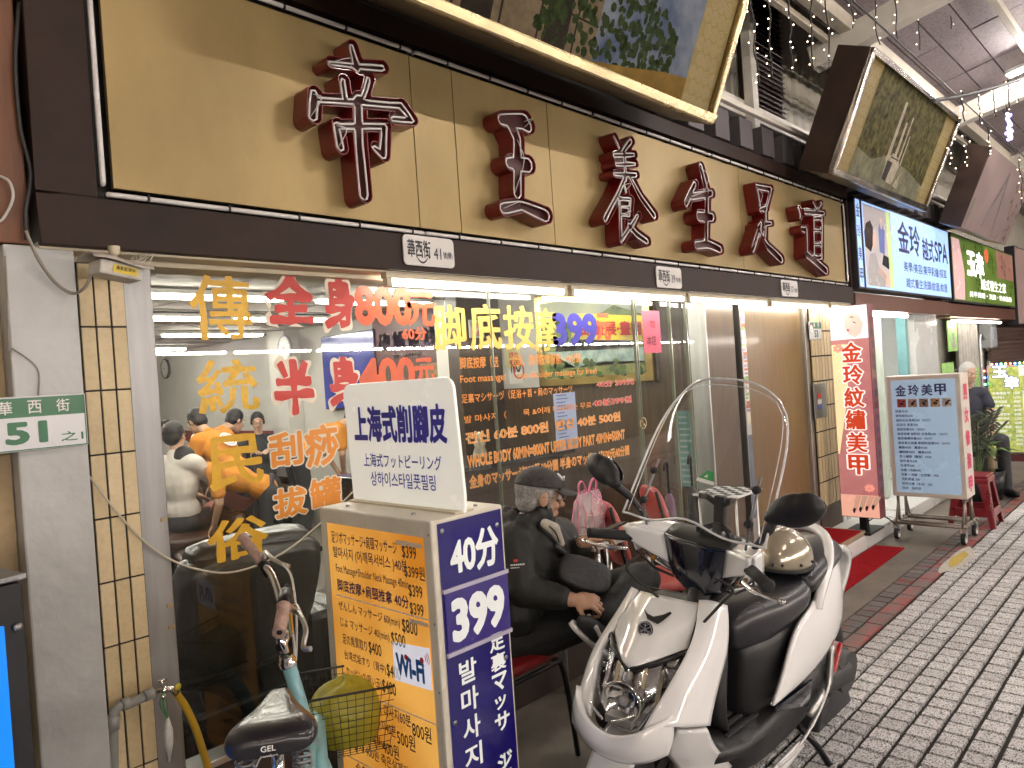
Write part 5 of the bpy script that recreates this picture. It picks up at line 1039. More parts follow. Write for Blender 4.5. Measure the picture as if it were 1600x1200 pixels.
b = MB(); f.rect(b, .3, .46, .86, .97, .001); ph = b.build('eye_photo', lit('lit_eyeskin', (.65, .5, .45), .4), fc); b = MB(); f.disc(b, .38, .91, .045, .02, .002, rot=.15); b.build('eye_white_print', lit('lit_eyew', (.7, .7, .72), .3), ph); b = MB(); f.disc(b, .38, .912, .019, k=.003); f.poly(b, [(.32, .94), (.38, .955), (.44, .945), (.38, .962)], .003); b.build('iris_print', mat('iris_dark', (.04, .05, .08), .3), ph)
b = MB(); f.rect(b, .47, .66, .85, .96, .001); ph = b.build('lip_photo', lit('lit_lipskin', (.7, .45, .45), .4), fc); b = MB(); f.poly(b, [(.49, .91), (.53, .93), (.56, .922), (.59, .93), (.64, .905), (.56, .875)], .002); b.build('lip_print', lit('lit_lips', (.65, .08, .15), .3), ph)
b = MB(); rs = random.Random(2)
for col in (0, 1, 2):
    for i in range(13): z = .66-i*.047; x = .04+col*.3; w_ = rs.uniform(.1, .17); f.text(b, ''.join(rs.choice('眉毛護膚美甲洗臉按摩紋唇去角質修') for _ in range(5)), (x, x+w_, z, z+.03), .02, .001); f.text(b, rs.choice(['300', '600', '1200', '800']), (x+.2, x+.26, z, z+.027), .02, .001)
f.rect(b, .325, .333, .06, .7, .001); f.rect(b, .625, .633, .06, .7, .001); b.build('price_lettering', mat('lit_pale_letters', (.7, .72, .68), .4, emit=.25, ecol=(.9, .9, .85)), fc)
cols = [(1, .1, .05), (.1, .25, 1), (.1, 1, .3), (1, .6, .1)]
for ci, cc in enumerate(cols):
    b = MB()
    for i in range(5): b.ball(f.at(.06+(ci+i*4)*.043, H+.02, .02), .011, n=8)
    for i in range(3): b.ball(f.at(-.015, .93-(ci+i*4)*.075, .03), .011, n=8)
    b.build('coloured_bulb', emitmat('bulb_c%d' % ci, cc, 9, False), t)
b = MB(); b.box(XG-.02, XG+.15, .92, 1.86, .3, .38); b.build('base_shelf', mat('dark_red_base', (.12, .03, .03), .5), t)
b = MB()
for y in (1.0, 1.78): b.box(XG, XG+.06, y-.03, y+.03, 0, .3)
b.build('leg', m_black, t)

# ------------------------------------------------------------------ red plastic stool, mats, plant
t = thing('plastic_stool', 'dark red plastic stool on the red painted strip', 'stool', (7.62, 1.62, 0)); m_stool = mat('red_plastic', (.2, .012, .02), .3, var=.15, scale=6, coat=.25)
cx, cy, ht, hb, hz = 7.62, 1.62, .135, .185, .455
b = MB(); b.box(cx-ht, cx+ht, cy-ht, cy+ht, hz-.02, hz); b.box(cx-ht-.005, cx+ht+.005, cy-ht-.005, cy+ht+.005, hz-.07, hz-.022); b.build('seat', m_stool, t, .012)
for sx in (-1, 1):
    for sy in (-1, 1):
        b = MB(); a0, a1 = np.array([cx+sx*ht, cy+sy*ht, hz-.06]), np.array([cx+sx*hb, cy+sy*hb, 0]); w0_, w1_ = .06, .042
        for (dx, dy) in ((1, 0), (0, 1)):
            d = np.array([-sx*dx, -sy*dy, 0.]); nn = np.array([-sx*dy, -sy*dx, 0.])*.012
            b.prism([a0, a0+d*w0_*1.3, a1+d*w1_, a1], nn)
        b.build('leg', m_stool, t, .003)
b = MB()
for sx, sy in ((1, 0), (-1, 0), (0, 1), (0, -1)):
    q = .165; b.obox((cx+sx*q, cy+sy*q, .13), (.006 if sx else q-.02, 0, 0), (0, .006 if sy else q-.02, 0), (0, 0, .035))
b.build('stretcher', m_stool, t, .003)
def mat_rug(name, pts, z, label):
    b = MB(); b.prism([(x, y, z) for x, y in pts], (0, 0, .012)); o = b.build(name, mat('red_carpet', (.33, .008, .014), .95, var=.35, scale=45, bump=.9, bscale=260, spec=.1), None, .004); return tag(o, label, 'mat', 'red door mats')
mat_rug('door_mat', [(4.95, 1.87), (5.62, 1.87), (6.42, 1.88), (6.4, 2.1), (5.0, 2.1)], .001, 'red door mat lying on the grey concrete in front of the step')
mat_rug('door_mat', [(5.3, 2.14), (6.22, 2.14), (6.22, 2.43), (5.3, 2.43)], .151, 'red door mat lying up on the low step')
b = MB(); b.box(5.25, 6.3, 2.13, 2.455, 0, .15); o = b.build('door_step', mat('step_tile', (.3, .22, .14), .5, var=.3, scale=8, dirt=.4), None, .006); tag(o, 'low brown step under the upper red mat', 'step')
t = thing('potted_plant', 'leafy potted plant beside the green price board', 'plant', (8.9, 1.76, 0)); m_leaf = mat('leaf_green', (.06, .13, .03), .35, var=.4, scale=30, coat=.2, col2=(.16, .26, .07))
b = MB(); b.lathe((8.9, 1.76, 0), [(0, .0), (.12, 0), (.16, .3), (.14, .3), (.13, .26), (0, .26)], n=20); b.build('pot', m_black, t)
b = MB()
for a_ in (-.05, .05): b.cyl((8.9+a_, 1.76+a_, .25), (8.9+a_*1.4, 1.76+a_, .5), .03, .026, n=10)
b.build('stem', mat('stem_tan', (.25, .2, .1), .6, var=.3), t)
b = MB(); rs = random.Random(9)
for i in range(46):
    a_ = rs.uniform(0, 6.28); L = rs.uniform(.18, .36); e = rs.uniform(.1, 1.2); o_ = np.array([8.9+rs.choice((-.07, .07)), 1.76, rs.uniform(.42, .54)]); d = np.array([math.cos(a_)*math.cos(e), math.sin(a_)*math.cos(e), math.sin(e)]); sd = nrm(np.cross(d, (0, 0, 1)))*L*.1
    m1 = o_+d*L*.5; tip = o_+d*L+np.array([0, 0, -L*.3]); b.add([o_, m1+sd, tip, m1-sd, m1+np.array([0, 0, -.01])], [(0, 1, 4), (1, 2, 4), (2, 3, 4), (3, 0, 4)], True)
b.build('leaves', m_leaf, t)
t = thing('zigzag_plant', 'dark feathery plant behind the stool at right', 'plant', (8.7, 1.8, 0)); b = MB(); b.lathe((8.7, 1.8, 0), [(0, 0), (.1, 0), (.13, .25), (.11, .25), (0, .22)], n=18); b.build('pot', m_black, t); b = MB(); lf = MB()
for i in range(9):
    a_ = rs.uniform(-1.2, 1.2)+3.1; p0 = np.array([8.7, 1.8, .24]); p2 = p0+np.array([math.cos(a_)*.3, math.sin(a_)*.3, rs.uniform(.55, .8)]); pth = bez([p0, (p0+p2)/2+(0, 0, .12), p2], 6); b.tube(pth, .005, 5)
    for j, q in enumerate(pth[3:]):
        for s_ in (-1, 1): d = nrm((-math.sin(a_)*s_, math.cos(a_)*s_, .5)); lf.add([q, q+d*.05+(0, 0, .02), q+d*.11, q+d*.05-(0, 0, .015)], [(0, 1, 2, 3)], True)
b.build('stem', m_leaf, t); lf.build('leaves', mat('leaf_dark', (.02, .03, .015), .35, var=.4, scale=30, col2=(.07, .08, .06)), t)

# ------------------------------------------------------------------ chairs
m_redpad = mat('red_vinyl_pad', (.2, .01, .012), .35, var=.2, scale=7, coat=.25, bump=.08, bscale=50); m_coral = mat('coral_pad', (.36, .06, .05), .4, var=.15, scale=6)
def chair(x, y, rz, label, m=m_redpad, group='red padded chairs'):
    t = thing('padded_chair', label, 'chair', (x, y, 0), group); c, s_ = math.cos(rz), math.sin(rz)
    W_ = lambda a, b_, z: np.array([x+a*c-b_*s_, y+a*s_+b_*c, z])      # a forward, b left
    def slab(o_, pa, w0, w1, th):
        rows = []
        for u in np.linspace(0, 1, 7):
            w = w0+(w1-w0)*u; p = pa(u); e = 1-.35*abs(2*u-1)**6
            rows.append([W_(p[0]+p[2]*k*th*.5*e, v*w*e, p[1]+p[3]*k*th*.5*e) for k, v in ((-1, -.9), (-1, .9), (-.5, 1), (.5, 1), (1, .9), (1, .3), (1, -.3), (1, -.9), (.5, -1), (-.5, -1))])
        o_.grid(rows, closed=True); n = 10; k = len(o_.v)-n*7; o_.f.append(list(range(k, k+n))); o_.mi.append(0); o_.sm.append(False); o_.f.append(list(range(k+6*n, k+7*n))); o_.mi.append(0); o_.sm.append(False)
    b = MB(); slab(b, lambda u: (-.2+.41*u, .445+.012*math.sin(3.14*u), 0, 1), .2, .205, .06); b.build('seat', m, t, sub=1)
    b = MB(); slab(b, lambda u: (-.2-.08*u, .56+.36*u, 1, .2), .19, .15, .05); b.build('backrest', m, t, sub=1)
    for sy in (-1, 1):
        b = MB(); b.tube(bez([W_(.17, sy*.18, .41), W_(.19, sy*.19, .3), W_(.22, sy*.2, 0)], 4), .011, 8); b.build('leg', m_black, t)
        b = MB(); b.tube(bez([W_(-.29, sy*.14, .9), W_(-.23, sy*.17, .6), W_(-.19, sy*.18, .4), W_(-.24, sy*.2, 0)], 4), .011, 8); b.build('leg', m_black, t)
    b = MB(); b.tube([W_(.17, -.18, .41), W_(.17, .18, .41)], .01, 8); b.tube([W_(-.19, -.18, .41), W_(-.19, .18, .41)], .01, 8)
    for sy in (-1, 1): b.tube([W_(.18, sy*.18, .41), W_(-.19, sy*.18, .41)], .01, 8)
    b.build('seat_frame', m_black, t); return t
chair(2.12, 2.2, 0, 'red padded chair under the seated man in the black cap')
chair(3.36, 2.24, -.55, 'coral backed chair behind the scooter windshield, left of the pair', m_coral); chair(3.86, 2.27, -.6, 'coral backed chair behind the scooter windshield, beside the checkered table', m_coral)
# tables
t = thing('side_table', 'small table by the seated man holding a bowl and a bag', 'table', (3.05, 2.3, 0)); b = MB(); b.box(2.72, 3.25, 2.14, 2.455, .755, .78); b.build('table_top', mat('table_grey', (.28, .26, .24), .35, var=.1), t, .004)
for x in (2.78, 3.2):
    for y in (2.17, 2.42): b = MB(); b.cyl((x, y, 0), (x, y, .755), .014, n=8); b.build('leg', m_alu, t)
t = thing('checkered_table', 'small table with black and white checkered top behind the scooter windshield', 'table', (4.32, 2.3, 0)); b = MB(); b.box(4.16, 4.5, 2.14, 2.45, .765, .78); b.build('table_top', m_papwhite, t, .003); b = MB(); f = Face((4.16, 2.14, .78), (1, 0, 0), (0, 1, 0), .002)
for i in range(7):
    for j in range(6):
        if (i+j) % 2: f.rect(b, -.0+i*.048+.001, i*.048+.047, j*.05+.005, j*.05+.053)
tt_ = b.build('checker_print', m_ink, t)
for x in (4.19, 4.47):
    for y in (2.17, 2.42): b = MB(); b.cyl((x, y, 0), (x, y, .764), .009, n=8); b.build('leg', m_alu, t)
b = MB(); b.prism([(3.55, 1.95, .001), (4.4, 1.9, .001), (4.45, 2.3, .001), (3.6, 2.4, .001)], (0, 0, .01)); o = b.build('door_mat', MATS['red_carpet'], None, .004); tag(o, 'red door mat under the coral chairs behind the scooter', 'mat', 'red door mats')
# bowl and bag on the table
b = MB(); c = onZ(925, 824, .782); b.lathe((c[0], c[1], .782), [(0, .0), (.042, .0), (.045, .01), (.066, .072), (.071, .075), (.066, .078), (.062, .072), (.042, .012), (0, .012)], n=28); o = b.build('paper_bowl', mat('paper_bowl', (.66, .62, .5), .45, var=.05)); tag(o, 'cream paper bowl on the small table by the seated man', 'bowl')
t = thing('plastic_bag', 'pink striped thin plastic carrier bag standing on the small table', 'bag', (3.0, 2.36, .782)); m_bag = glassmat('bag_film', (.95, .75, .82), 1.35, .25, smudge=.75); c = np.array([2.98, 2.36, .79]); rows = []
for z, w, d in ((0, .1, .05), (.05, .12, .06), (.1, .115, .055), (.15, .1, .045), (.185, .08, .03), (.2, .066, .022)):
    rows.append([c+np.array([w*math.cos(a_)+.012*math.sin(3*a_+z*40), d*math.sin(a_)+.01*math.cos(4*a_+z*60), z+.004*math.sin(5*a_)]) for a_ in np.linspace(0, 6.1, 26)])
b = MB(); b.grid(rows, closed=True); bg = b.build('film', m_bag, t)
b = MB()
for k in range(0, 26, 2): b.tube([r[k]*1.0+(r[k]-c)*.01 for r in rows], .0032, 4)
b.build('pink_stripe', mat('bag_pink', (.62, .2, .3), .5, var=.1), bg)
for dx, lx in ((-.036, -.012), (.036, .016)): b = MB(); pth = bez([c+(dx-.032, 0, .19), c+(dx-.026+lx, .0, .235), c+(dx+lx, 0, .258), c+(dx+.022+lx, 0, .24), c+(dx+.03, 0, .19)], 6); b.grid([[p+np.array([0, -.008, 0]), p+np.array([.0, .008, .002])] for p in pth]); b.grid([[p+np.array([-.007, 0, 0]), p+np.array([.007, .0, .0])] for p in pth]); b.build('handle', mat('bag_pink', (0, 0, 0)), t)
# umbrellas hooked by the door
for (x, y0_, lab, col) in ((4.2, 2.47, 'black umbrella with hooked handle leaning by the glass door', (.015, .015, .017)), (3.92, 2.47, 'folded purple grey umbrella beside the hooked black one', (.12, .08, .12))):
    t = thing('umbrella', lab, 'umbrella', (x, y0_, 0), 'umbrellas by the glass door'); b = MB(); b.lathe((x, y0_, .12), [(.006, 0), (.03, .2), (.045, .45), (.03, .66), (.012, .7)], n=10); b.build('canopy', mat('umb%g' % x, col, .6, var=.2), t)
    b = MB(); b.tube(bez([(x, y0_, .02), (x, y0_, .8), (x, y0_, .98), (x-.02, y0_-.01, 1.02), (x-.06, y0_-.02, 1.01), (x-.07, y0_-.02, .97)], 5), .0085, 8); b.build('handle', m_black, t)

# ------------------------------------------------------------------ inside the shop
for i, y in enumerate((3.9, 5.1, 6.5, 8.2, 10.4)):
    for x in (.6, 2.3, 3.75):
        t = thing('ceiling_lamp', 'white twin strip lamp on the massage room ceiling', 'lamp', (x, y, 2.3), 'strip lamps on the massage room ceiling'); L = .58
        b = MB(); b.box(x-L, x+L, y-.07, y+.07, 2.318, 2.347); b.build('housing', m_white, t, .004); b = MB(); b.cyl((x-L+.02, y-.035, 2.305), (x+L-.02, y-.035, 2.305), .014, n=8); b.cyl((x-L+.02, y+.035, 2.305), (x+L-.02, y+.035, 2.305), .014, n=8); b.build('tube', m_tubein, t)
def onwall(px0, px1, X=4.5): a = onX(*px0, X); c = onX(*px1, X); return a[1], c[1], a[2], c[2]
def clock(c, r, n_, lab):
    t = thing('wall_clock', lab, 'clock', c, 'round wall clocks in the massage room'); n_ = nrm(n_); b = MB(); b.lathe(np.array(c)+(0, 0, r), [(0, 0), (r, 0), (r, .03), (r*.9, .035), (r*.9, .02)], ax=n_, n=28); b.build('rim', m_black if 'black' in lab else mat('clock_grey', (.4, .4, .42), .4), t)
    u = nrm(np.cross((0, 0, 1), n_)); f = Face(np.array(c)+(0, 0, r)+n_*.022, u, (0, 0, 1), .001); b = MB(); f.disc(b, 0, 0, r*.9); d = b.build('dial', m_papwhite, t); b = MB()
    for i in range(12): a_ = i*math.pi/6; f.disc(b, r*.72*math.sin(a_), r*.72*math.cos(a_), r*.05, k=.002, n=6)
    f.poly(b, [(-.006, 0), (.006, 0), (r*.3, r*.45)], .003); f.poly(b, [(0, -.006), (0, .006), (-r*.6, r*.15)], .003); b.build('hand', m_ink, d)
c = onX(447, 545, 4.54); clock((4.54, c[1], c[2]-.15), .155, (-1, 0, 0), 'grey rimmed wall clock beside the pillar in the massage room'); c = onX(260, 576, 4.74); clock((4.74, c[1], c[2]-.16), .16, (-1, 0, 0), 'black rimmed wall clock far down the massage room wall')
def wallpanel(name, px0, px1, X, m, label, cat, depth=.05, frame=None):
    y0_, y1_, z0, z1 = onwall(px0, px1, X); t = thing(name, label, cat, (X, (y0_+y1_)/2, min(z0, z1))); z0, z1 = min(z0, z1), max(z0, z1); b = MB()
    if frame: b.box(X, X+depth, y1_-.06, y0_+.06, z0-.06, z1+.06); b.build('frame', frame, t, .01)
    else: b.box(X, X+depth, y1_, y0_, z0, z1); b.build('case', m_black, t, .01)
    f = Face((X, y0_, z0), (0, -1, 0), (0, 0, 1), .003); b = MB(); f.rect(b, .01, y0_-y1_-.01, .01, z1-z0-.01); fc = b.build('face', m, t); return t, f, fc, y0_-y1_, z1-z0
t, f, fc, w, h = wallpanel('television', (509, 640), (583, 514), 4.66, mat('screen_blue', (.02, .03, .16), .12, emit=.12, ecol=(.05, .08, .5), var=.4, scale=3, coat=.6), 'wide television with a blue screen on the massage room wall', 'television')
t, f, fc, w, h = wallpanel('menu_poster', (590, 640), (690, 478), 4.68, mat('poster_maroon', (.08, .02, .022), .4, var=.2), 'dark maroon menu poster with white brush characters and dish photos', 'poster')
b = MB()
for i, c_ in enumerate('砲鍋賣銭'): f.bold(b, c_, (.1+i*w*.21, .1+i*w*.21+w*.19, h*.62, h*.82), r=.035, brush=.4)
f.text(b, '個人鍋特價', (w*.3, w*.7, h*.53, h*.58), .02); b.build('lettering', m_papwhite, fc); b = MB()
for i in range(2):
    for j in range(2): f.rect(b, .1+i*w*.3, .1+i*w*.3+w*.25, h*.05+j*h*.24, h*.05+j*h*.24+h*.2, .001)
b.build('dish_photo', mat('dish_photo', (.4, .3, .22), .5, var=.8, scale=16, col2=(.1, .05, .03)), fc)
b = MB(); f.rect(b, w*.66, w*.95, .12, h*.45, .001); b.build('price_print', mat('poster_gold', (.25, .15, .07), .5, var=.7, scale=20), fc)
t, f, fc, w, h = wallpanel('landscape_painting', (850, 594), (1002, 448), 4.69, mat('paint_sky', (.45, .55, .5), .3, var=.2, scale=3, col2=(.6, .62, .4)), 'gold framed landscape painting of green hills and a lake inside the shop', 'painting', frame=m_gold)
for nm, col, cl2, pts in (('hill_print', (.1, .2, .06), (.3, .38, .1), [(0, .35), (0, .72), (.15, .8), (.35, .62), (.5, .7), (.75, .85), (1, .7), (1, .3)]), ('lake_print', (.2, .42, .42), (.55, .68, .6), [(.1, .12), (.15, .42), (.5, .48), (.85, .4), (1, .3), (1, .12)]), ('bank_print', (.12, .2, .05), (.35, .36, .1), [(0, .0), (1, 0), (1, .14), (.6, .17), (.35, .12), (.12, .3), (0, .36)])):
    b = MB(); f.poly(b, [(.012+x*(w-.024), .012+y_*(h-.024)) for x, y_ in pts], .001+.001*len(nm)/5); b.build(nm, mat('art2_'+nm, col, .4, var=.4, scale=9, col2=cl2), fc)
b = MB()
for i in range(70): x, y_ = rs.uniform(.02, .98), rs.choice((rs.uniform(.03, .2), rs.uniform(.4, .75))); f.disc(b, x*w, y_*h, rs.uniform(.015, .04), rs.uniform(.015, .035), .006+.0001*(i % 9), 7, i)
b.build('tree_print', mat('art2_tree', (.03, .08, .015), .5, var=.6, scale=20, col2=(.12, .22, .04)), fc)
t = thing('yellow_banner', 'yellow banner with red characters hanging before the painting', 'banner', (3.6, 2.75, 1.8)); b = MB(); f = Face((0, 2.62, 0), (1, 0, 0), (0, 0, 1), .002); b.add([f.at(*f.px(*q)) for q in ((893, 530), (1004, 532), (1004, 493), (893, 490))], [(0, 1, 2, 3)]); fb = b.build('sheet', mat('banner_yellow', (.68, .58, .04), .5, var=.1), t, solid=.003); b = MB(); f.pbold(b, '油.畫展·畫園', (900, 525), (1000, 502), r=.03, h=.02, k=.004); b.build('lettering', c_red, fb)
t, f, fc, w, h = wallpanel('teal_poster', (1062, 762), (1094, 640), 4.70, mat('poster_teal', (.1, .24, .22), .4, var=.3, scale=12), 'dim teal notice sheet on the wall behind the glass door', 'notice', .02)
b = MB()
for i in range(12): f.rect(b, .03, w-.04-random.uniform(0, w*.4), h-.06-i*h*.075, h-.045-i*h*.075, .002)
b.build('print', mat('print_pale', (.3, .38, .36), .5), fc)
t = thing('reception_counter', 'dark reception counter with small figurines inside the glass front', 'counter', (3.2, 3.9, 0)); b = MB(); b.box(2.7, 4.4, 3.7, 4.2, 0, .98); b.build('cabinet', mat('counter_brown', (.06, .035, .02), .35, var=.3, scale=4, stretch=(6, 6, 1), coat=.2), t, .006); b = MB(); b.box(2.65, 4.45, 3.62, 4.25, .985, 1.03); b.build('counter_top', mat('counter_dark', (.03, .025, .022), .15, var=.3, coat=.5), t, .006)
for i, (x, h_, col, lab) in enumerate(((2.8, .2, (.5, .47, .4), 'white figurine standing on the reception counter'), (3.2, .26, (.3, .22, .12), 'brown figurine on the reception counter'), (3.35, .14, (.1, .16, .3), 'small blue ornament on the reception counter'), (3.62, .2, (.45, .4, .3), 'pale vase shaped ornament on the counter'))):
    b = MB(); b.lathe((x, 3.82, 1.031), [(0, 0), (.05, 0), (.055, .03), (.035, h_*.45), (.045, h_*.6), (.022, h_*.74), (.035, h_*.86), (0, h_)], n=16); o = b.build('figurine', mat('fig%d' % i, col, .35, var=.3, scale=30)); tag(o, lab, 'ornament', 'ornaments on the reception counter')
b = MB(); a = onY(798, 600, 3.2); c = onY(815, 577, 3.2); b.box(a[0], c[0], 3.2, 3.21, a[2], c[2]); o = b.build('notice_card', m_papwhite); tag(o, 'white no smoking card inside the glass front', 'notice'); f = Face((a[0], 3.2, a[2]), (1, 0, 0), (0, 0, 1), .002); b = MB(); f.bold(b, 'NO', (.01, .1, .07, .15), r=.03); b.build('lettering', m_ink, o); b = MB(); f.ring(b, .08, .08, .04, .052, .001); b.build('ban_ring', c_red, o)
for i, (a, c, yy, col, lab) in enumerate((((735, 528), (755, 500), 3.6, (.68, .66, .62), 'white notice with red lettering near the counter'), ((793, 575), (812, 545), 3.3, (.6, .55, .25), 'round cornered pale yellow notice above the no smoking card'))):
    p0, p1 = onY(*a, yy), onY(*c, yy); b = MB(); b.box(p0[0], p1[0], yy, yy+.01, p0[2], p1[2]); o = b.build('notice_card', mat('card%d' % i, col, .5)); tag(o, lab, 'notice'); f = Face((p0[0], yy, p0[2]), (1, 0, 0), (0, 0, 1), .002); b = MB(); w, h = p1[0]-p0[0], p1[2]-p0[2]; f.text(b, '請勿', (.02, w-.02, h*.5, h*.85), .02); f.text(b, '吸菸', (.02, w-.02, h*.1, h*.42), .02); b.build('lettering', c_red, o)
b = MB(); b.box(4.2, 4.3, 4.6, 4.75, 0, 2.36); b.box(4.3, 4.73, 4.62, 4.7, 0, 2.36); o = b.build('dark_partition', mat('partition_brown', (.05, .035, .025), .4, var=.3, scale=3), None, .005); tag(o, 'dark brown partition behind the reception counter', 'partition')
# recliners by the glass
m_leather = mat('dark_leather', (.025, .02, .016), .32, var=.35, scale=8, bump=.12, bscale=70, coat=.15)
def recliner(x, y, rz, label, m=m_leather):
    t = thing('recliner', label, 'armchair', (x, y, 0), 'leather recliners in the massage room'); c, s_ = math.cos(rz), math.sin(rz); W_ = lambda a, b_, z: np.array([x+a*c-b_*s_, y+a*s_+b_*c, z])
    def cushion(nm, pts, w, th):
        b = MB(); rows = []; n = len(pts)
        for i, (a, z) in enumerate(pts):
            d = nrm(np.array(pts[min(i+1, n-1)])-np.array(pts[max(i-1, 0)])); nn = np.array([-d[1], d[0]]); e = 1-.25*(i in (0, n-1))
            rows.append([W_(a+nn[0]*th*k*e, v*w*(1-.04*(i in (0, n-1))), z+nn[1]*th*k*e) for k, v in ((-1, -.95), (-1, 0), (-1, .95), (-.5, 1), (.5, 1), (1, .95), (1, 0), (1, -.95), (.5, -1), (-.5, -1))])
        b.grid(rows, closed=True)
        for i in (0, n-1): b.f.append(list(range(i*10, i*10+10))); b.mi.append(0); b.sm.append(True)
        b.build(nm, m, t, sub=1)
    cushion('backrest', [(-.18, .42), (-.3, .7), (-.38, .9), (-.44, 1.0)], .31, .09); cushion('headrest', [(-.33, .86), (-.38, .98), (-.4, 1.03)], .27, .075); cushion('seat', [(-.22, .42), (.1, .44), (.35, .43)], .3, .08); cushion('footrest', [(.36, .4), (.7, .33), (.85, .3)], .28, .06)
    for sy in (-1, 1):
        b = MB(); b.obox(W_(.05, sy*.36, .33), W_(.36, 0, 0)-W_(0, 0, 0), W_(0, .065, 0)-W_(0, 0, 0), (0, 0, .28)); b.build('armrest', m, t, .05)
    b = MB(); b.obox(W_(0, 0, .17), W_(.3, 0, 0)-W_(0, 0, 0), W_(0, .28, 0)-W_(0, 0, 0), (0, 0, .16)); b.build('base', m_black, t, .02)
for i, (x, lab) in enumerate(((1.42, 'dark leather recliner just inside the glass behind the bicycle'), (2.25, 'dark leather recliner inside the glass behind the price box'), (.55, 'dark leather recliner inside, behind the steel jamb'))): recliner(x, 3.3, 1.57, lab)
for x, y, lab in ((4.25, 8.4, 'recliner far back holding the man looking at a phone'), (3.6, 9.4, 'recliner far back holding the long haired guest'), (2.5, 6.4, 'recliner holding the guest in the white shirt')): recliner(x, y, -1.57, lab, mat('brown_leather', (.06, .03, .02), .35, var=.3, scale=8))
# ------------------------------------------------------------------ people
def finger(mb, p, d, up_, lens, r, curl):
    p = np.array(p, float); d = nrm(d); ax = nrm(np.cross(d, up_)); a = 0
    for i, L in enumerate(lens):
        a = curl*(1 if i else .6); K = np.array([[0, -ax[2], ax[1]], [ax[2], 0, -ax[0]], [-ax[1], ax[0], 0]]); M_ = np.eye(3)+math.sin(-a)*K+(1-math.cos(-a))*K@K; d = M_@d; q = p+d*L; cap(mb, p, q, r*(1-.1*i), r*(1-.1*(i+1)), 8); p = q
def hand(mb, wrist, d, up_, curl=.5, s=1.0, side=1, thumb=.9):     # d towards the fingers, up_ back of the hand, thumb on the side
    w = np.array(wrist, float); d = nrm(d); u = nrm(up_-d*np.dot(up_, d)); sd = np.cross(d, u)*side
    ell(mb, w+d*.048*s, sd*.042*s, d*.052*s, u*.016*s); cap(mb, w-d*.02*s, w+d*.03*s, .024*s, .026*s)
    for i, (off, L) in enumerate(((.031, .036), (.011, .041), (-.01, .038), (-.03, .03))): finger(mb, w+d*(.088-.004*abs(i-1))*s+sd*off*s, d+sd*.06*(1.5-i), u, (L*s, L*.68*s, L*.5*s), .0088*s, curl)
    finger(mb, w+d*.03*s+sd*.035*s-u*.006*s, d*.75+sd*.75-u*.2, u, (.04*s, .03*s, .022*s), .0105*s, thumb*.5)
def head(mb, c, fwd, upv, s=1.0):
    c = np.array(c, float); f_ = nrm(fwd); u = nrm(upv-f_*np.dot(upv, f_)); l = np.cross(u, f_)
    ell(mb, c+u*.025*s-f_*.012*s, l*.074*s, f_*.092*s, u*.095*s); ell(mb, c-u*.045*s+f_*.028*s, l*.055*s, f_*.058*s, u*.07*s); ell(mb, c-u*.092*s+f_*.058*s, l*.025*s, f_*.022*s, u*.018*s)
    cap(mb, c+u*.012*s+f_*.088*s, c-u*.022*s+f_*.108*s, .009*s, .0145*s); ell(mb, c-u*.026*s+f_*.098*s, l*.0185*s, f_*.011*s, u*.0095*s)
    ell(mb, c-u*.058*s+f_*.085*s, l*.024*s, f_*.01*s, u*.006*s); ell(mb, c-u*.069*s+f_*.083*s, l*.021*s, f_*.01*s, u*.007*s); ell(mb, c+u*.028*s+f_*.082*s, l*.05*s, f_*.012*s, u*.009*s)
    for k in (-1, 1): ell(mb, c-u*.004*s-f_*.012*s+l*k*.077*s, l*.009*s, f_*.021*s+l*k*.006*s, u*.032*s); ell(mb, c-u*.028*s+f_*.06*s+l*k*.036*s, l*.02*s, f_*.02*s, u*.02*s)
    return c, f_, u, l
def eyes(c, f_, u, l, parent, s=1.0):
    b = MB()
    for k in (-1, 1): b.ball(c+u*.008*s+f_*.078*s+l*k*.032*s, .0115*s, n=10)
    e = b.build('eye', mat('eye_white', (.6, .57, .52), .2), parent); b = MB()
    for k in (-1, 1): b.ball(c+u*.008*s+f_*.0865*s+l*k*.032*s, .0052*s, n=8)
    b.build('iris', m_ink, e); b = MB()
    for k in (-1, 1): cap(b, c+u*.032*s+f_*.086*s+l*k*.014*s, c+u*.035*s+f_*.076*s+l*k*.05*s, .0035*s, .0025*s, 6)
    b.build('eyebrow', m_hairk, parent)
def hairblob(c, f_, u, l, m, parent, s=1.0, long=0, bun=False):
    b = MB(); ell(b, c+u*.042*s-f_*.02*s, l*.081*s, f_*.092*s, u*.088*s); ell(b, c-u*.01*s-f_*.05*s, l*.075*s, f_*.055*s, u*.07*s)
    for k in (-1, 1): ell(b, c+u*.01*s-f_*.005*s+l*k*.07*s, l*.014*s, f_*.035*s, u*.045*s)
    if long: cap(b, c-f_*.06*s, c-f_*.07*s-u*.2*s, .06*s, .045*s)
    if bun: ell(b, c-f_*.09*s+u*.07*s, l*.035*s, f_*.035*s, u*.035*s)
    blob('hair', b, m, parent, .008, 3)
Z_ = np.array([0, 0, 1.])
m_shirt = mat('orange_shirt', (.58, .22, .02), .8, var=.15, scale=5, bump=.35, bscale=14); m_trous = mat('dark_trousers', (.03, .03, .035), .8, var=.2, scale=6, bump=.3, bscale=14)
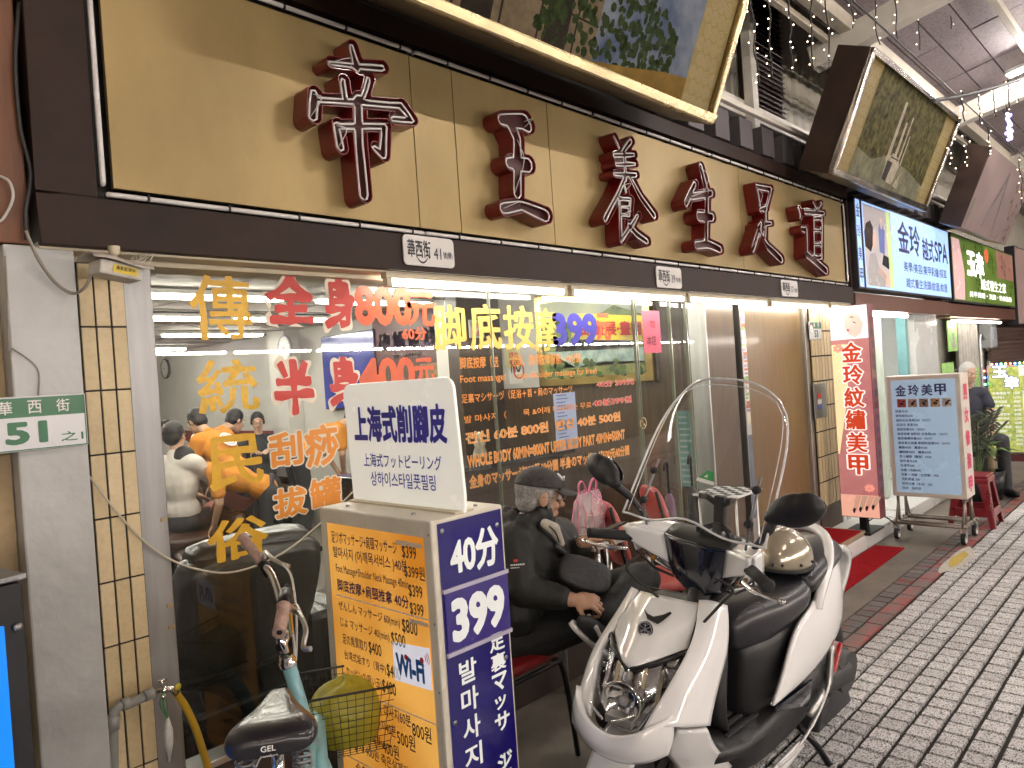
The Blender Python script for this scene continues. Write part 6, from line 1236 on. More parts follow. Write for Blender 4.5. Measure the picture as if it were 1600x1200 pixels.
def worker(x, y, h, lean, label, group, shirt=m_shirt, trouser=m_trous, hipz=.93, reach=.45, handz=.78, sit=False, hair=m_hairk, bun=False, emblem=False, headpitch=.5, skin=m_skin2):
    t = thing('person', label, 'person', (x, y, 0), group); fw = np.array([math.cos(h), math.sin(h), 0]); sd = np.array([-math.sin(h), math.cos(h), 0]); hip = np.array([x, y, hipz]); td = fw*math.sin(lean)+Z_*math.cos(lean); bk = nrm(Z_*math.sin(lean)-fw*math.cos(lean)); sh = hip+td*.48; hc = sh+td*.2+nrm(fw+Z_*.2)*.04
    b = MB(); hd = head(b, hc, fw*math.cos(headpitch)-Z_*math.sin(headpitch)*1.0+td*.1, td); cap(b, sh+td*.02, hc-td*.06, .052, .05); hands = []
    for k in (-1, 1):
        s0 = sh+sd*k*.18-td*.03; hd_ = hip+fw*reach+sd*k*.09; hd_[2] = handz; el = (s0+hd_)/2+sd*k*.07-fw*.03+Z_*-.03; d = nrm(hd_-el); cap(b, s0+(el-s0)*.55, el, .04, .036); cap(b, el, hd_, .036, .025); hand(b, hd_, d, Z_+fw*.2, .35, 1, -k)
    blob('body', b, skin, t, .009, 3); eyes(*hd, t); hairblob(*hd, hair, t, bun=bun)
    b = MB(); ell(b, hip+td*.06, sd*.165, bk*.115, td*.14); ell(b, hip+td*.3, sd*.175, bk*.12, td*.22); cap(b, sh-sd*.15-td*.02, sh+sd*.15-td*.02, .075, .075); cap(b, sh, sh+td*.05, .07, .06)
    for k in (-1, 1): s0 = sh+sd*k*.18-td*.03; hd_ = hip+fw*reach+sd*k*.09; hd_[2] = handz; el = (s0+hd_)/2+sd*k*.07-fw*.03; cap(b, s0, s0+(el-s0)*.75, .07, .058)
    so = blob('shirt', b, shirt, t, .012, 4)
    if emblem:
        f = Face(sh-td*.16+bk*.135, -sd, td, .004); q = MB(); f.disc(q, 0, 0, .085, .085); e = q.build('back_emblem', m_papwhite, so); q = MB(); f.ring(q, 0, 0, .06, .064, .002); f.text(q, '足', (-.03, .03, -.03, .03), .02, .002); q.build('emblem_print', m_ink, e)
    b = MB(); ell(b, hip-Z_*.02, sd*.165, bk*.125, Z_*.12)
    for k in (-1, 1):
        if sit: kn = hip+fw*.42+sd*k*.12; kn[2] = hipz-.02; ft = kn+fw*.03; ft[2] = .08
        else: kn = hip+sd*k*.1+fw*.05; kn[2] = .5; ft = hip+sd*k*.11-fw*.02; ft[2] = .08
        cap(b, hip+sd*k*.09-Z_*.03, kn, .09, .065); cap(b, kn, ft, .065, .05)
    blob('trousers', b, trouser, t, .012, 4)
    for k in (-1, 1):
        b = MB(); ft = (hip+fw*.45 if sit else hip-fw*.02)+sd*k*.11; ft[2] = .05; ell(b, ft+fw*.06, fw*.14, sd*.05, Z_*.045); blob('shoe', b, m_black, t, .01, 2)
    return t
gm = 'staff and guests in the massage room'
worker(2.93, 7.3, .15, 1.0, 'masseur in orange shirt bending to the right with emblem on his back', gm, emblem=True, hipz=.97)
worker(3.1, 5.95, 2.7, 1.12, 'masseur in orange shirt bent low to the left behind the yellow characters', gm, hipz=.78, handz=.55)
worker(3.12, 6.5, 1.9, .75, 'masseur in orange shirt with white round back emblem, in the middle', gm, hipz=.88, emblem=True)
worker(3.72, 6.55, -.15, 1.1, 'woman masseur in orange shirt with tied hair beside the white sign board', gm, bun=True, hipz=.98)
worker(4.25, 8.3, -2.0, -.25, 'young man in black looking at a phone on a recliner', gm, shirt=mat('black_shirt', (.02, .02, .024), .8), hipz=.6, sit=True, handz=.95, reach=.3, headpitch=.35)
worker(3.6, 9.3, -1.8, -.35, 'long haired guest on a recliner far back at left', gm, shirt=mat('grey_shirt', (.2, .18, .17), .8), hipz=.6, sit=True, handz=.6, reach=.3, headpitch=.1)
worker(2.5, 6.3, .6, -.1, 'guest in a white shirt seated at the left behind the steel jamb', gm, shirt=mat('white_shirt', (.62, .57, .52), .8, bump=.3, bscale=14), hipz=.62, sit=True, handz=.75, reach=.35, headpitch=.1)
b = MB(); rows = []
for i in range(9):
    rows.append([(2.7+.05*i, 6.1+.06*j+.02*math.sin(i), .72+.05*math.sin(i*.8)+.04*math.cos(j*1.3)-.02*j) for j in range(9)])
b.grid(rows); o = b.build('pink_towel', mat('towel_pink', (.5, .2, .17), .9, var=.15, bump=.5, bscale=120), None, solid=.012, sub=1); tag(o, 'salmon pink towel over a guest on the near recliner', 'towel')
# distant seated street person by the green board
worker(9.3, 2.02, 3.9, .1, 'person in dark jacket and pale cap seated beside the green board', None, shirt=mat('navy_jacket', (.015, .018, .035), .7, bump=.4, bscale=20), hipz=.62, sit=True, handz=.75, reach=.3, hair=mat('pale_cap', (.5, .48, .44), .8), headpitch=.3)
t = thing('dark_seat', 'dark green padded seat under the person by the green board', 'chair', (9.33, 2.05, 0)); b = MB(); b.box(9.13, 9.5, 1.85, 2.25, .42, .5); b.build('seat', mat('dark_green_pad', (.02, .05, .04), .4), t, .02); b = MB(); b.box(9.5, 9.56, 1.85, 2.25, .5, .98); b.build('backrest', mat('dark_green_pad', (0, 0, 0)), t, .02)
b = MB()
for x in (9.17, 9.5):
    for y in (1.89, 2.2): b.cyl((x, y, 0), (x, y, .42), .015, n=8)
b.build('leg_frame', m_black, t)

# ------------------------------------------------------------------ the seated man in the black cap
man = thing('person', 'older man in black cap, glasses and black puffer jacket seated with crossed leg', 'person', (2.2, 2.15, 0))
hip = np.array([2.16, 2.2, .53]); chest = np.array([2.2, 2.16, .86]); neck = np.array([2.235, 2.12, 1.0]); hc = np.array([2.285, 2.07, 1.092]); fwd = nrm((.87, -.42, -.2)); upv = nrm((.14, -.05, 1))
b = MB(); hd = head(b, hc, fwd, upv, .98); cap(b, neck-(0, 0, .04), hc-np.array([.015, -.01, .06]), .058, .055)
sh_r = np.array(onD(803, 846, 2.98)); el_r = np.array(onD(818, 922, 2.9)); wr = np.array(onD(893, 937, 2.83)); sh_l = np.array(onD(874, 836, 3.2)); el_l = np.array(onD(892, 872, 3.12)); wr_l = np.array(onD(916, 846, 3.02)); fc_ = nrm(np.cross(Z_, sh_r-sh_l)); fc_ = nrm((fc_[0], fc_[1], 0)); fc_ = fc_ if fc_[1] < 0 else -fc_
cap(b, wr-(wr-el_r)*.25, wr, .031, .029); hand(b, wr, nrm(wr-el_r)*.8+np.array([.3, -.1, 0]), np.array([-.1, -.7, .7]), 1.15, 1.0, 1, 1.2)
cap(b, wr_l-(wr_l-el_l)*.3, wr_l, .03, .027); hand(b, wr_l, (.85, -.5, .05), np.array([.1, .1, .95]), .8, .98, -1, .8)
blob('body', b, m_skin, man, .0042, 2, .5); eyes(*hd, man, .98)
c, f_, u, l = hd
b = MB(); ell(b, c+u*.03-f_*.02, l*.08, f_*.094, u*.08); ell(b, c-u*.02-f_*.055, l*.073, f_*.045, u*.055)
for k in (-1, 1): ell(b, c-u*.005+f_*.015+l*k*.074, l*.008, f_*.012, u*.04)
blob('hair', b, mat('grey_hair', (.26, .25, .24), .7, var=.5, scale=90, bump=.6, bscale=300), man, .006, 2)
# cap
b = MB(); rows = []
for i in range(8):
    p = i/7*1.5; rows.append([c+u*.045-f_*.012+l*(.088*math.cos(a_)*math.cos(p*.98))+f_*(.103*math.sin(a_)*math.cos(p*.98))+u*.082*math.sin(p) for a_ in np.linspace(0, 2*math.pi, 24, endpoint=False)])
b.grid(rows, closed=True); m_cap = mat('black_cap', (.007, .0065, .007), .75, var=.5, scale=55, col2=(.05, .045, .045), bump=.2, bscale=250); cp = b.build('cap', m_cap, man, solid=.004, sub=1)
b = MB(); rows = []
for i in range(6):
    r = i/5; rows.append([c+u*(.052-.018*r-.014*abs(math.sin(a_))*1.2)-f_*.012+l*(.09*math.sin(a_)*(1-.08*r))+f_*((.1+.085*r)*math.cos(a_)) for a_ in np.linspace(-1.05, 1.05, 13)])
b.grid(rows); b.build('visor', m_cap, cp, solid=.004, sub=1)
sf = Face(c+u*.085+f_*.088-l*.028, nrm(-l*-1), nrm(u-f_*.5), .004); b = MB(); q0 = c+u*.085+f_*.083; b.tube(bez([q0-l*.04+u*.012, q0-l*.025-u*.004+f_*.006, q0+f_*.014-u*.002, q0+l*.03+u*.02], 4), [.005]*12+[.002], 6) ; b.build('cap_emblem', m_papwhite, cp)
b = MB(); b.ball(c+u*.128-f_*.012, .006, n=8); b.build('cap_button', m_cap, cp)
# glasses
b = MB()
for k in (-1, 1):
    ce = c+u*.004+f_*.108+l*k*.033; b.tube([ce+l*.023*math.cos(a_)+u*.016*math.sin(a_)-f_*.004*abs(math.cos(a_)) for a_ in np.linspace(0, 6.1, 20)], .0012, 5, closed=True, cap=False); b.tube([ce+l*k*.023, c+u*.008+f_*.05+l*k*.08, c+u*.006-f_*.02+l*k*.083], .0014, 5)
b.tube(bez([c+f_*.109+l*.011+u*.004, c+f_*.114+u*.007, c+f_*.109-l*.011+u*.004], 3), .0012, 5); gl = b.build('glasses', mat('thin_metal', (.3, .28, .25), .25, 1.0), man)
b = MB()
for k in (-1, 1): ce = c+u*.004+f_*.1085+l*k*.033; b.lathe(ce, [(0, .0), (.02, 0)], ax=f_, n=16)
b.build('lens', glassmat('lens', (1, 1, 1), 1.5), gl)
# jacket: quilted puffer
m_jack = mat('black_puffer', (.012, .012, .011), .56, var=.3, scale=7, bump=1.0, bscale=12, spec=.35, rvar=.08)
b = MB(); tx = nrm(sh_l-sh_r)
ell(b, hip+(0.0, 0, .1), (.15, 0, 0), (0, .19, 0), (0, 0, .16)); ell(b, (sh_r+sh_l)/2-(0, 0, .1), fc_*.14, tx*.19, (0, 0, .2)); ell(b, (sh_r+sh_l)/2*.5+hip*.5, fc_*.14, tx*.18, (0, 0, .2)); cap(b, sh_r+tx*.05, sh_l-tx*.05, .085, .085)
cap(b, sh_r, el_r, .082, .07); cap(b, el_r, wr-(wr-el_r)*.22, .07, .048); cap(b, sh_l, el_l, .08, .068); cap(b, el_l, wr_l-(wr_l-el_l)*.28, .066, .046)
for i in range(5): q = sh_r+(el_r-sh_r)*(.1+.2*i); ell(b, q, tx*.088, nrm((.5, -.5, .2))*.086, nrm(el_r-sh_r)*.035)
for i in range(4): q = el_r+(wr-el_r)*(.1+.2*i); ell(b, q, Z_*.072*(1-.07*i), (0, .07*(1-.07*i), 0), nrm(wr-el_r)*.035)
for i in range(14): a_ = 2*math.pi*i/14; ell(b, neck+np.array([.02, 0, .0])+np.array([math.cos(a_)*.085, math.sin(a_)*.095, .012+.015*math.sin(a_*3)]), (.03, 0, 0), (0, .03, 0), (0, 0, .045))
ell(b, neck+(-.1, .06, -.02), (.05, 0, 0), (0, .1, 0), (0, 0, .07))
ja = blob('jacket', b, m_jack, man, .0085, 3)
b = MB(); sf = Face(sh_r+(el_r-sh_r)*.35-np.array([FW[0], FW[1], 0])*.095-tx*.01, (.72, -.69, 0), (.08, 0, 1), .004); [sf.rect(b, -.02+i*.007, -.0155+i*.007, -.003, .003, .003) for i in range(8)]; [sf.rect(b, -.02+i*.006, -.0165+i*.006, -.013, -.009, .003) for i in range(6)]; jl = b.build('sleeve_lettering', m_papwhite, ja); b = MB(); sf.disc(b, .0, .016, .01, .006, .003); b.build('sleeve_emblem', c_red, jl)
b = MB(); cap(b, onD(852, 818, 2.93), onD(866, 826, 2.9), .02, .024, 10); cap(b, onD(866, 826, 2.9), onD(878, 849, 2.9), .024, .013, 10); blob('pale_lining', b, mat('lining_grey', (.4, .37, .32), .8, var=.2, scale=12, bump=.5, bscale=60), ja, .005, 2)
b = MB(); b.tube(bez([onD(858, 822, 2.885), onD(868, 832, 2.868), onD(874, 848, 2.88)], 5), .003, 6); b.build('lining_stripe', m_black, ja)
# trousers, crossed leg
kn_r = np.array(onD(960, 950, 2.98)); ft_r = kn_r+np.array([-.02, .03, -.43]); kn_l = np.array(onD(1005, 905, 3.1)); an_l = np.array(onD(945, 960, 2.86))
b = MB(); ell(b, hip-(0, 0, .01), (.16, 0, 0), (0, .18, 0), (0, 0, .12)); cap(b, hip+(.02, -.09, -.02), kn_r, .095, .075); cap(b, kn_r, ft_r, .072, .05); cap(b, hip+(.02, .09, 0), kn_l, .095, .075); cap(b, kn_l, an_l, .072, .052)
blob('trousers', b, mat('black_trousers', (.006, .006, .0065), .75, var=.3, scale=5, bump=.5, bscale=18), man, .011, 4)
m_shoe = mat('shoe_dark', (.02, .02, .022), .6, var=.2); m_sole = mat('shoe_white', (.62, .61, .6), .5, var=.08)
for nm, a, d, up_ in (('l', np.array(onD(940, 996, 2.84)), nrm(-RT*.5+UP*.6-FW*.45), nrm(RT*.72+UP*.62-FW*.05)), ('r', ft_r-np.array([0, 0, .02]), nrm((1, -.1, 0)), Z_)):
    sdv = np.cross(d, up_); b = MB(); ell(b, a+d*.045, d*.118, sdv*.042, up_*.042); ell(b, a-d*.03+up_*.03, d*.06, sdv*.042, up_*.06); so = blob('shoe', b, m_shoe, man, .007, 3)
    b = MB(); rows = [[a+d*(.045+.122*math.cos(t_))+sdv*(.044*math.sin(t_)*(1+.15*math.cos(t_)))+up_*z for t_ in np.linspace(0, 6.28, 24, endpoint=False)] for z in (-.044, -.026)]; b.grid(rows, closed=True); b.f.append(list(range(24))); b.mi.append(0); b.sm.append(False); b.f.append(list(range(24, 48))); b.mi.append(0); b.sm.append(False); b.build('sole', m_sole, so)
    b = MB()
    for q in (-1, 1): b.tube(bez([a+d*.1+sdv*q*.03+up_*.025, a+d*.04+sdv*q*.046+up_*.01, a-d*.04+sdv*q*.044+up_*.03], 4), .009, 6)
    b.build('white_stripe', m_sole, so)
# shoulder bag resting on his lap
t = thing('shoulder_bag', 'black zipped bag resting on the lap of the seated man', 'bag', (2.4, 2.08, .6)); c = np.array(onD(912, 899, 2.92)); ua, ub, un = nrm(RT*.85-UP*.35+FW*.1), nrm(UP*.8+RT*.25+FW*.5), None; un = np.cross(ua, ub)
b = MB(); rows = []
for k, e in ((-.04, .8), (-.03, 1), (.03, 1), (.042, .8)): rows.append([c+ua*x*e*.72+ub*y_*e*.72+un*k for x, y_ in ((-.15, -.09), (0, -.1), (.15, -.09), (.16, 0), (.15, .09), (0, .1), (-.15, .09), (-.16, 0))])
b.grid(rows, closed=True)
for k in (0, 3): b.f.append(list(range(k*8, k*8+8))); b.mi.append(0); b.sm.append(True)
m_bagk = mat('black_nylon', (.009, .009, .01), .55, var=.3, scale=12, bump=.3, bscale=60); bo = b.build('bag_body', m_bagk, t, sub=2)
for s_ in (.045, -.01): b = MB(); b.tube(bez([c-ua*.09+ub*s_+un*-.042, c+ub*(s_+.004)+un*-.046, c+ua*.09+ub*s_+un*-.042], 6), .003, 6); b.build('zip', mat('zip_grey', (.06, .06, .065), .35), bo)
b = MB(); b.tube(bez([c-ua*.14+ub*.08, (sh_r+sh_l)/2+fc_*.15-(0, 0, .05), sh_r+tx*.08+fc_*.07+(0, 0, .07)], 8), .012, 6); b.build('strap', m_bagk, t)
o = MB(); pc_ = wr_l+np.array([.11, -.04, .035]); o.obox(pc_, nrm((.8, -.3, .2))*.07, nrm((.1, .3, .9))*.004, nrm((.3, .9, -.2))*.036); o = o.build('mobile_phone', m_black, None, .004); tag(o, 'dark phone in the far hand of the seated man', 'phone')
# ------------------------------------------------------------------ the white scooter (built in its own leaning frame: a forward, b to the rider's left, c up)
from mathutils.bvhtree import BVHTree
def mkframe(X0, y0, yaw, lean):
    fwd = np.array([-math.cos(yaw), -math.sin(yaw), 0]); left = np.array([math.sin(yaw), -math.cos(yaw), 0]); u = np.array([0, 0, 1.])
    return np.array([X0, y0, 0]), fwd, left*math.cos(lean)-u*math.sin(lean), u*math.cos(lean)+left*math.sin(lean)
FA = mkframe(3.12, 1.6, R(8), R(4.5)); FB = mkframe(3.12, 1.39, R(-2), R(6.5)); FH = mkframe(2.1, 1.42, R(-4), R(6.5))
def toW(F, p): return F[0]+F[1]*p[0]+F[2]*p[1]+F[3]*p[2]
def meas(F, x, y, b):                      # a measured photo point at lateral distance b, in the frame
    d = ray(x, y); s_ = np.linalg.solve(np.array([d, -F[1], -F[3]]).T, F[0]-CAM+F[2]*b); return np.array([s_[1], b, s_[2]])
ZA = lambda x, y, b, F=FB: meas(F, 880+x/3.3333, 880+y/3.3333, b)
ZB = lambda x, y, b, F=FB: meas(F, 880+x/3.3333, 560+y/3.3333, b)
mir = lambda p: np.array([p[0], -p[1], p[2]])
sc = thing('scooter', 'white scooter with clear windshield and black seat parked on its stand', 'scooter', (2.5, 1.4, 0))
m_wp = mat('white_lacquer', (.78, .78, .77), .16, var=.04, scale=3, coat=1.0, spec=.5, dirt=.08, dirtcol=(.5, .48, .44)); m_bp = mat('matt_black_plastic', (.008, .008, .009), .45, var=.25, scale=10, bump=.1, bscale=280); m_nb = mat('night_blue_lacquer', (.004, .007, .018), .1, var=.3, scale=5, coat=1.0)
m_lens = glassmat('lamp_lens', (.97, .97, .97), 1.5); m_refl = mat('chrome_bowl', (.8, .79, .77), .1, 1.0, var=.1, scale=30)
CF = [FB]
def surf(name, rows, m, F=None, parent=None, solid=.006, sub=2, both=False, span=False, off=0):
    F = F or CF[0]; out = []
    for sgn in ((1, -1) if both else (1,)):
        rr = [[np.array(p)+np.array([off, 0, 0]) for p in r] for r in rows]
        if span: rr = [[mir(p) for p in r[:0:-1]]+list(r) for r in rr]
        if sgn < 0: rr = [[mir(p) for p in r] for r in rr]
        b = MB(); b.grid([[toW(F, p) for p in r] for r in rr]); o = b.build(name, m, parent or sc, solid=solid, sub=sub); out.append((o, b))
    return out
i_ = lambda a, b_, c: np.array([a, b_, c])
def sst(F, pts): return [toW(F, p) for p in pts]
ZF = lambda x, y, b: ZA(x, y, b, FA); CF[0] = FA
# nose panel
C_ = [ZF(540, 172, 0), ZF(480, 262, 0), ZF(428, 345, 0), ZF(378, 452, 0), ZF(330, 556, 0)]; E_ = [ZF(712, 208, .11), ZF(700, 262, .12), ZF(683, 325, .127), ZF(667, 385, .13), ZF(650, 442, .132)]
rows = [[c_, c_*.67+e_*.33+np.array([.016, 0, .004]), c_*.33+e_*.67+np.array([.014, 0, .003]), e_] for c_, e_ in zip(C_, E_)]
(np_o, np_b), = surf('nose_panel', rows, m_wp, span=True, solid=.012)
tree = BVHTree.FromPolygons([Vector(v) for v in np_b.v], np_b.f)
def decal(pts, k=.006):                    # measured outline laid on the nose panel
    out = []
    for x, y in pts:
        d = ray(880+x/3.3333, 880+y/3.3333); h = tree.ray_cast(Vector(CAM), Vector(d).normalized())
        if h[0] is None: return None
        out.append(np.array(h[0])-nrm(d)*k)
    return out
b = MB(); pl = decal([(418, 232), (440, 262), (470, 278), (520, 268), (558, 252), (566, 262), (520, 300), (492, 318), (468, 306), (438, 290)], .007)
if pl: b.add(pl, [tuple(range(len(pl)))]); b.build('air_vent', m_bp, np_o)
b = MB(); pl = decal([(375, 410), (395, 340), (412, 310), (445, 300), (475, 320), (470, 350), (440, 380)], .004)
ec = decal([(428, 345)], .006)[0]; en = nrm(CAM-ec); en = nrm(en*.4+FA[1]*.8+FA[3]*.25); b = MB(); b.lathe(ec, [(0, .001), (.0215, .001), (.0235, .004), (.026, 0)], ax=en, n=28); em = b.build('emblem', m_black, np_o)
eu = nrm(np.cross(FA[3], en)); ef = Face(ec+en*.002, eu, np.cross(en, eu), .001); b = MB(); ef.ring(b, 0, 0, .0205, .024, .003)
for i in range(3):
    a_ = math.pi/2+i*2*math.pi/3; d_ = (math.cos(a_), math.sin(a_)); n_ = (-d_[1], d_[0]); ef.poly(b, [(n_[0]*.0022-d_[0]*.004, n_[1]*.0022-d_[1]*.004), (d_[0]*.018+n_[0]*.0022, d_[1]*.018+n_[1]*.0022), (d_[0]*.019, d_[1]*.019), (d_[0]*.018-n_[0]*.0022, d_[1]*.018-n_[1]*.0022), (-n_[0]*.0022-d_[0]*.004, -n_[1]*.0022-d_[1]*.004)], .001)
    for q in (-1, 1): ef.poly(b, [(d_[0]*.013+n_[0]*q*.002, d_[1]*.013+n_[1]*q*.002), (d_[0]*.017+n_[0]*q*.0065, d_[1]*.017+n_[1]*q*.0065), (d_[0]*.0155+n_[0]*q*.0075, d_[1]*.0155+n_[1]*q*.0075), (d_[0]*.010+n_[0]*q*.002, d_[1]*.010+n_[1]*q*.002)], .0012)
    a2 = a_+math.pi/3; d_ = (math.cos(a2), math.sin(a2)); n_ = (-d_[1], d_[0]); ef.poly(b, [(n_[0]*.0012, n_[1]*.0012), (d_[0]*.02+n_[0]*.0012, d_[1]*.02+n_[1]*.0012), (d_[0]*.02-n_[0]*.0012, d_[1]*.02-n_[1]*.0012), (-n_[0]*.0012, -n_[1]*.0012)], .0008)
b.build('emblem_mark', m_alu, em)
# leg shields either side
rows = [[ZF(717, 208, .116), ZF(775, 208, .15), ZF(832, 222, .172)], [ZF(704, 300, .128), ZF(770, 310, .166), ZF(838, 330, .186)], [ZF(658, 440, .142), ZF(750, 450, .182), ZF(830, 470, .197)], [ZF(592, 560, .14), ZF(692, 600, .188), ZF(788, 600, .203)], [ZF(512, 700, .118), ZF(640, 740, .182), ZF(750, 760, .208)], [ZF(415, 885, .092), ZF(572, 850, .168), ZF(738, 842, .212)]]
rows = [[r[0], (r[0]+r[1])/2+np.array([.006, 0, .002]), r[1], (r[1]+r[2])/2, r[2]] for r in rows]
surf('leg_shield', rows, m_wp, both=True, solid=.02)
rows = [[ZF(590, 852, .155), ZF(660, 860, .185), ZF(738, 846, .213)], [ZF(555, 915, .125), ZF(650, 930, .18), ZF(765, 925, .21)], [ZF(528, 975, .11), ZF(655, 1000, .175), ZF(815, 985, .208)], [ZF(575, 1010, .12), ZF(700, 1040, .18), ZF(885, 1070, .205)], [ZF(620, 1090, .13), ZF(740, 1130, .185), ZF(960, 1160, .205)]]
surf('lower_fairing', rows, m_wp, solid=.015); surf('lower_fairing', [[np.array([p[0]-.06, -p[1]*.8, p[2]]) for p in r] for r in rows], m_wp, solid=.015)
b = MB(); nt_ = [ZF(412, 890, .095), ZF(575, 842, .168), ZF(552, 880, .155), ZF(430, 905, .1)]
for q in (lambda p: p, mir): b.prism(sst(FA, [q(p) for p in nt_]), -FA[1]*.03)
b.build('side_duct', m_bp, sc)
# front bumper below the lamp
rows = [[i_(1.372, 0, .492), i_(1.378, .055, .512), i_(1.362, .106, .544), i_(1.29, .152, .575)], [i_(1.395, 0, .463), i_(1.395, .06, .48), i_(1.372, .12, .508), i_(1.3, .162, .53)], [i_(1.361, 0, .43), i_(1.36, .06, .437), i_(1.345, .11, .452), i_(1.315, .153, .47)]]
surf('front_bumper', rows, m_wp, span=True, solid=.02)
# headlight
L_ = [[i_(1.282, 0, .664), i_(1.255, .045, .675), i_(1.205, .09, .688), i_(1.132, .136, .702)], [i_(1.315, 0, .61), i_(1.3, .05, .612), i_(1.265, .098, .625), i_(1.19, .138, .66)], [i_(1.325, 0, .55), i_(1.318, .05, .55), i_(1.29, .092, .565), i_(1.25, .126, .612)], [i_(1.305, 0, .487), i_(1.302, .025, .486), i_(1.292, .048, .495), i_(1.295, .083, .55)]]
bul = [[0, .01, .006, 0], [.03, .03, .016, 0], [.035, .034, .018, 0], [.012, .012, .008, 0]]
Lr = [[p+np.array([k, 0, 0]) for p, k in zip(r, kk)] for r, kk in zip(L_, bul)]
hl = surf('headlight', [[p+np.array([-.055, 0, 0]) for p in r] for r in L_], mat('lamp_bowl', (.6, .59, .57), .16, 1.0, var=.3, scale=25), span=True, solid=.004)[0][0]
surf('lens', Lr, m_lens, parent=hl, span=True, solid=.003)
hc_ = toW(FA, ZF(300, 730, 0)+np.array([-.05, 0, .0])); ax_ = nrm(FA[1]+FA[3]*.0)
b = MB(); b.lathe(hc_, [(.02, -.0), (.04, .006), (.062, .028), (.068, .05), (.064, .05), (.055, .03), (.03, .01)], ax=ax_, n=32); b.build('reflector', m_refl, hl)
b = MB(); b.ball(hc_+ax_*.03, .017, n=14); b.build('bulb', mat('bulb_glass', (.5, .48, .45), .08, coat=1), hl)
b = MB()
for sg_ in (1, -1):
    q = mir if sg_ < 0 else (lambda p: p)
    for k in range(4):
        p0, p1 = q(L_[0][1+min(k, 2)]+np.array([-.03, 0, 0])), q(L_[2][min(3, k+1) if k < 3 else 3]+np.array([-.03, 0, 0])); b.bar(toW(FA, p0), toW(FA, p1), .012, .005, FA[1])
    b.tube(sst(FA, [q(p+np.array([-.004, 0, 0])) for p in (L_[3][0], L_[3][1], L_[3][2], L_[3][3], L_[2][3], L_[1][3], L_[0][3])]), .0045, 6); b.tube(sst(FA, [q(ZF(250+k*40, 845-k*k*4, .015+.02*k)+np.array([.0, 0, .012])) for k in range(4)]), .004, 6)
    b.obox(toW(FA, q(np.array(L_[1][2])*.5+np.array(L_[1][3])*.5+np.array([-.035, 0, 0]))), FA[1]*.004, FA[2]*.022, FA[3]*.028)
b.build('chrome_trim', m_refl, hl)
b = MB(); b.obox(toW(FA, ZF(285, 825, 0)+np.array([-.02, 0, 0])), FA[1]*.02, FA[2]*.045, FA[3]*.012); b.build('lamp_baffle', m_alu, hl)
b = MB()
for q in (lambda p: p, mir):
    b.tube(sst(FA, [q(p+np.array([-.012, .0, -.002])) for p in (L_[3][0], L_[3][2], L_[3][3], L_[2][3], L_[1][3], L_[0][3], L_[0][2], L_[0][0])]), .007, 8)
b.build('lamp_gasket', m_bp, hl)
CF[0] = FB
# black inner shield, floor, under-seat body
b = MB(); sec = [(.85, .79, .15), (.85, .66, .18), (.9, .53, .19), (.93, .42, .2), (.9, .36, .2)]
b.grid([[toW(FA, i_(a, v*w, c)) for v in (-1, -.5, 0, .5, 1)] for a, c, w in sec]); b.build('inner_shield', m_bp, sc, solid=.012, sub=1)
b = MB(); b.obox(toW(FA, i_(.93, 0, .74)), FA[1]*.07, FA[2]*.09, FA[3]*.06); b.build('steering_cowl', m_bp, sc, .03)
b = MB(); sec = [(1.0, .4, .19), (.85, .352, .195), (.7, .35, .195), (.55, .37, .18)]; b.grid([[toW(FB, i_(a, v*w, c+(.0 if abs(v) < .9 else -.05))) for v in (-1, -.8, 0, .8, 1)] for a, c, w in sec]); b.build('floorboard', m_bp, sc, solid=.06, sub=1)
b = MB()
for y_ in (-.1, .1):
    for k in range(3): b.obox(toW(FB, i_(.78, y_+(k-1)*.035, .358)), FB[1]*.11, FB[2]*.008, FB[3]*.006)
b.build('foot_grip', m_rubber, sc, .003)
b = MB(); sec = [(.74, .3, .1, .62), (.7, .3, .145, .64), (.5, .25, .165, .64), (.25, .27, .17, .68), (0, .38, .15, .72), (-.14, .5, .1, .74)]
rows = [[toW(FB, i_(a, w*k, c)) for k, c in ((-.8, z0), (-1, z0+.05), (-1, z1-.05), (-.8, z1), (.8, z1), (1, z1-.05), (1, z0+.05), (.8, z0))] for a, z0, w, z1 in sec]; b.grid(rows, closed=True); n = 8
for k in (0, len(sec)-1): b.f.append(list(range(k*n, k*n+n))); b.mi.append(0); b.sm.append(True)
b.build('under_seat_cover', m_bp, sc, sub=2)
# seat: front part and the higher rear part
m_seat = mat('black_seat_vinyl', (.012, .012, .016), .34, var=.25, scale=6, bump=.12, bscale=420, coat=.12)
def seatpart(sec, nm):
    rows = [[toW(FB, i_(a, w*k, c)) for k, c in ((-.75, z0), (-1, z0+.03), (-1.02, z1-.045), (-.8, z1-.01), (-.35, z1), (.35, z1), (.8, z1-.01), (1.02, z1-.045), (1, z0+.03), (.75, z0))] for a, z0, w, z1 in sec]; b = MB(); b.grid(rows, closed=True); n = 10
    for k in (0, len(sec)-1): b.f.append(list(range(k*n, k*n+n))); b.mi.append(0); b.sm.append(True)
    return b.build(nm, m_seat, sc, sub=2)
s1 = seatpart([(.765, .6, .075, .68), (.745, .58, .1, .725), (.66, .57, .135, .752), (.5, .6, .165, .752), (.36, .63, .17, .765), (.27, .66, .165, .79)], 'seat')
seatpart([(.31, .67, .15, .775), (.27, .68, .165, .8), (.15, .71, .16, .825), (-.02, .74, .145, .838), (-.13, .75, .11, .835)], 'pillion_seat')
b = MB()
for sg_ in (-1, 1): b.tube(bez([toW(FB, i_(a, sg_*w, c)) for a, w, c in ((.735, .075, .715), (.66, .1, .75), (.62, .118, .735), (.6, .145, .64))], 5), .002, 5)
b.build('seat_seam', mat('seam', (.05, .05, .055), .6), s1)
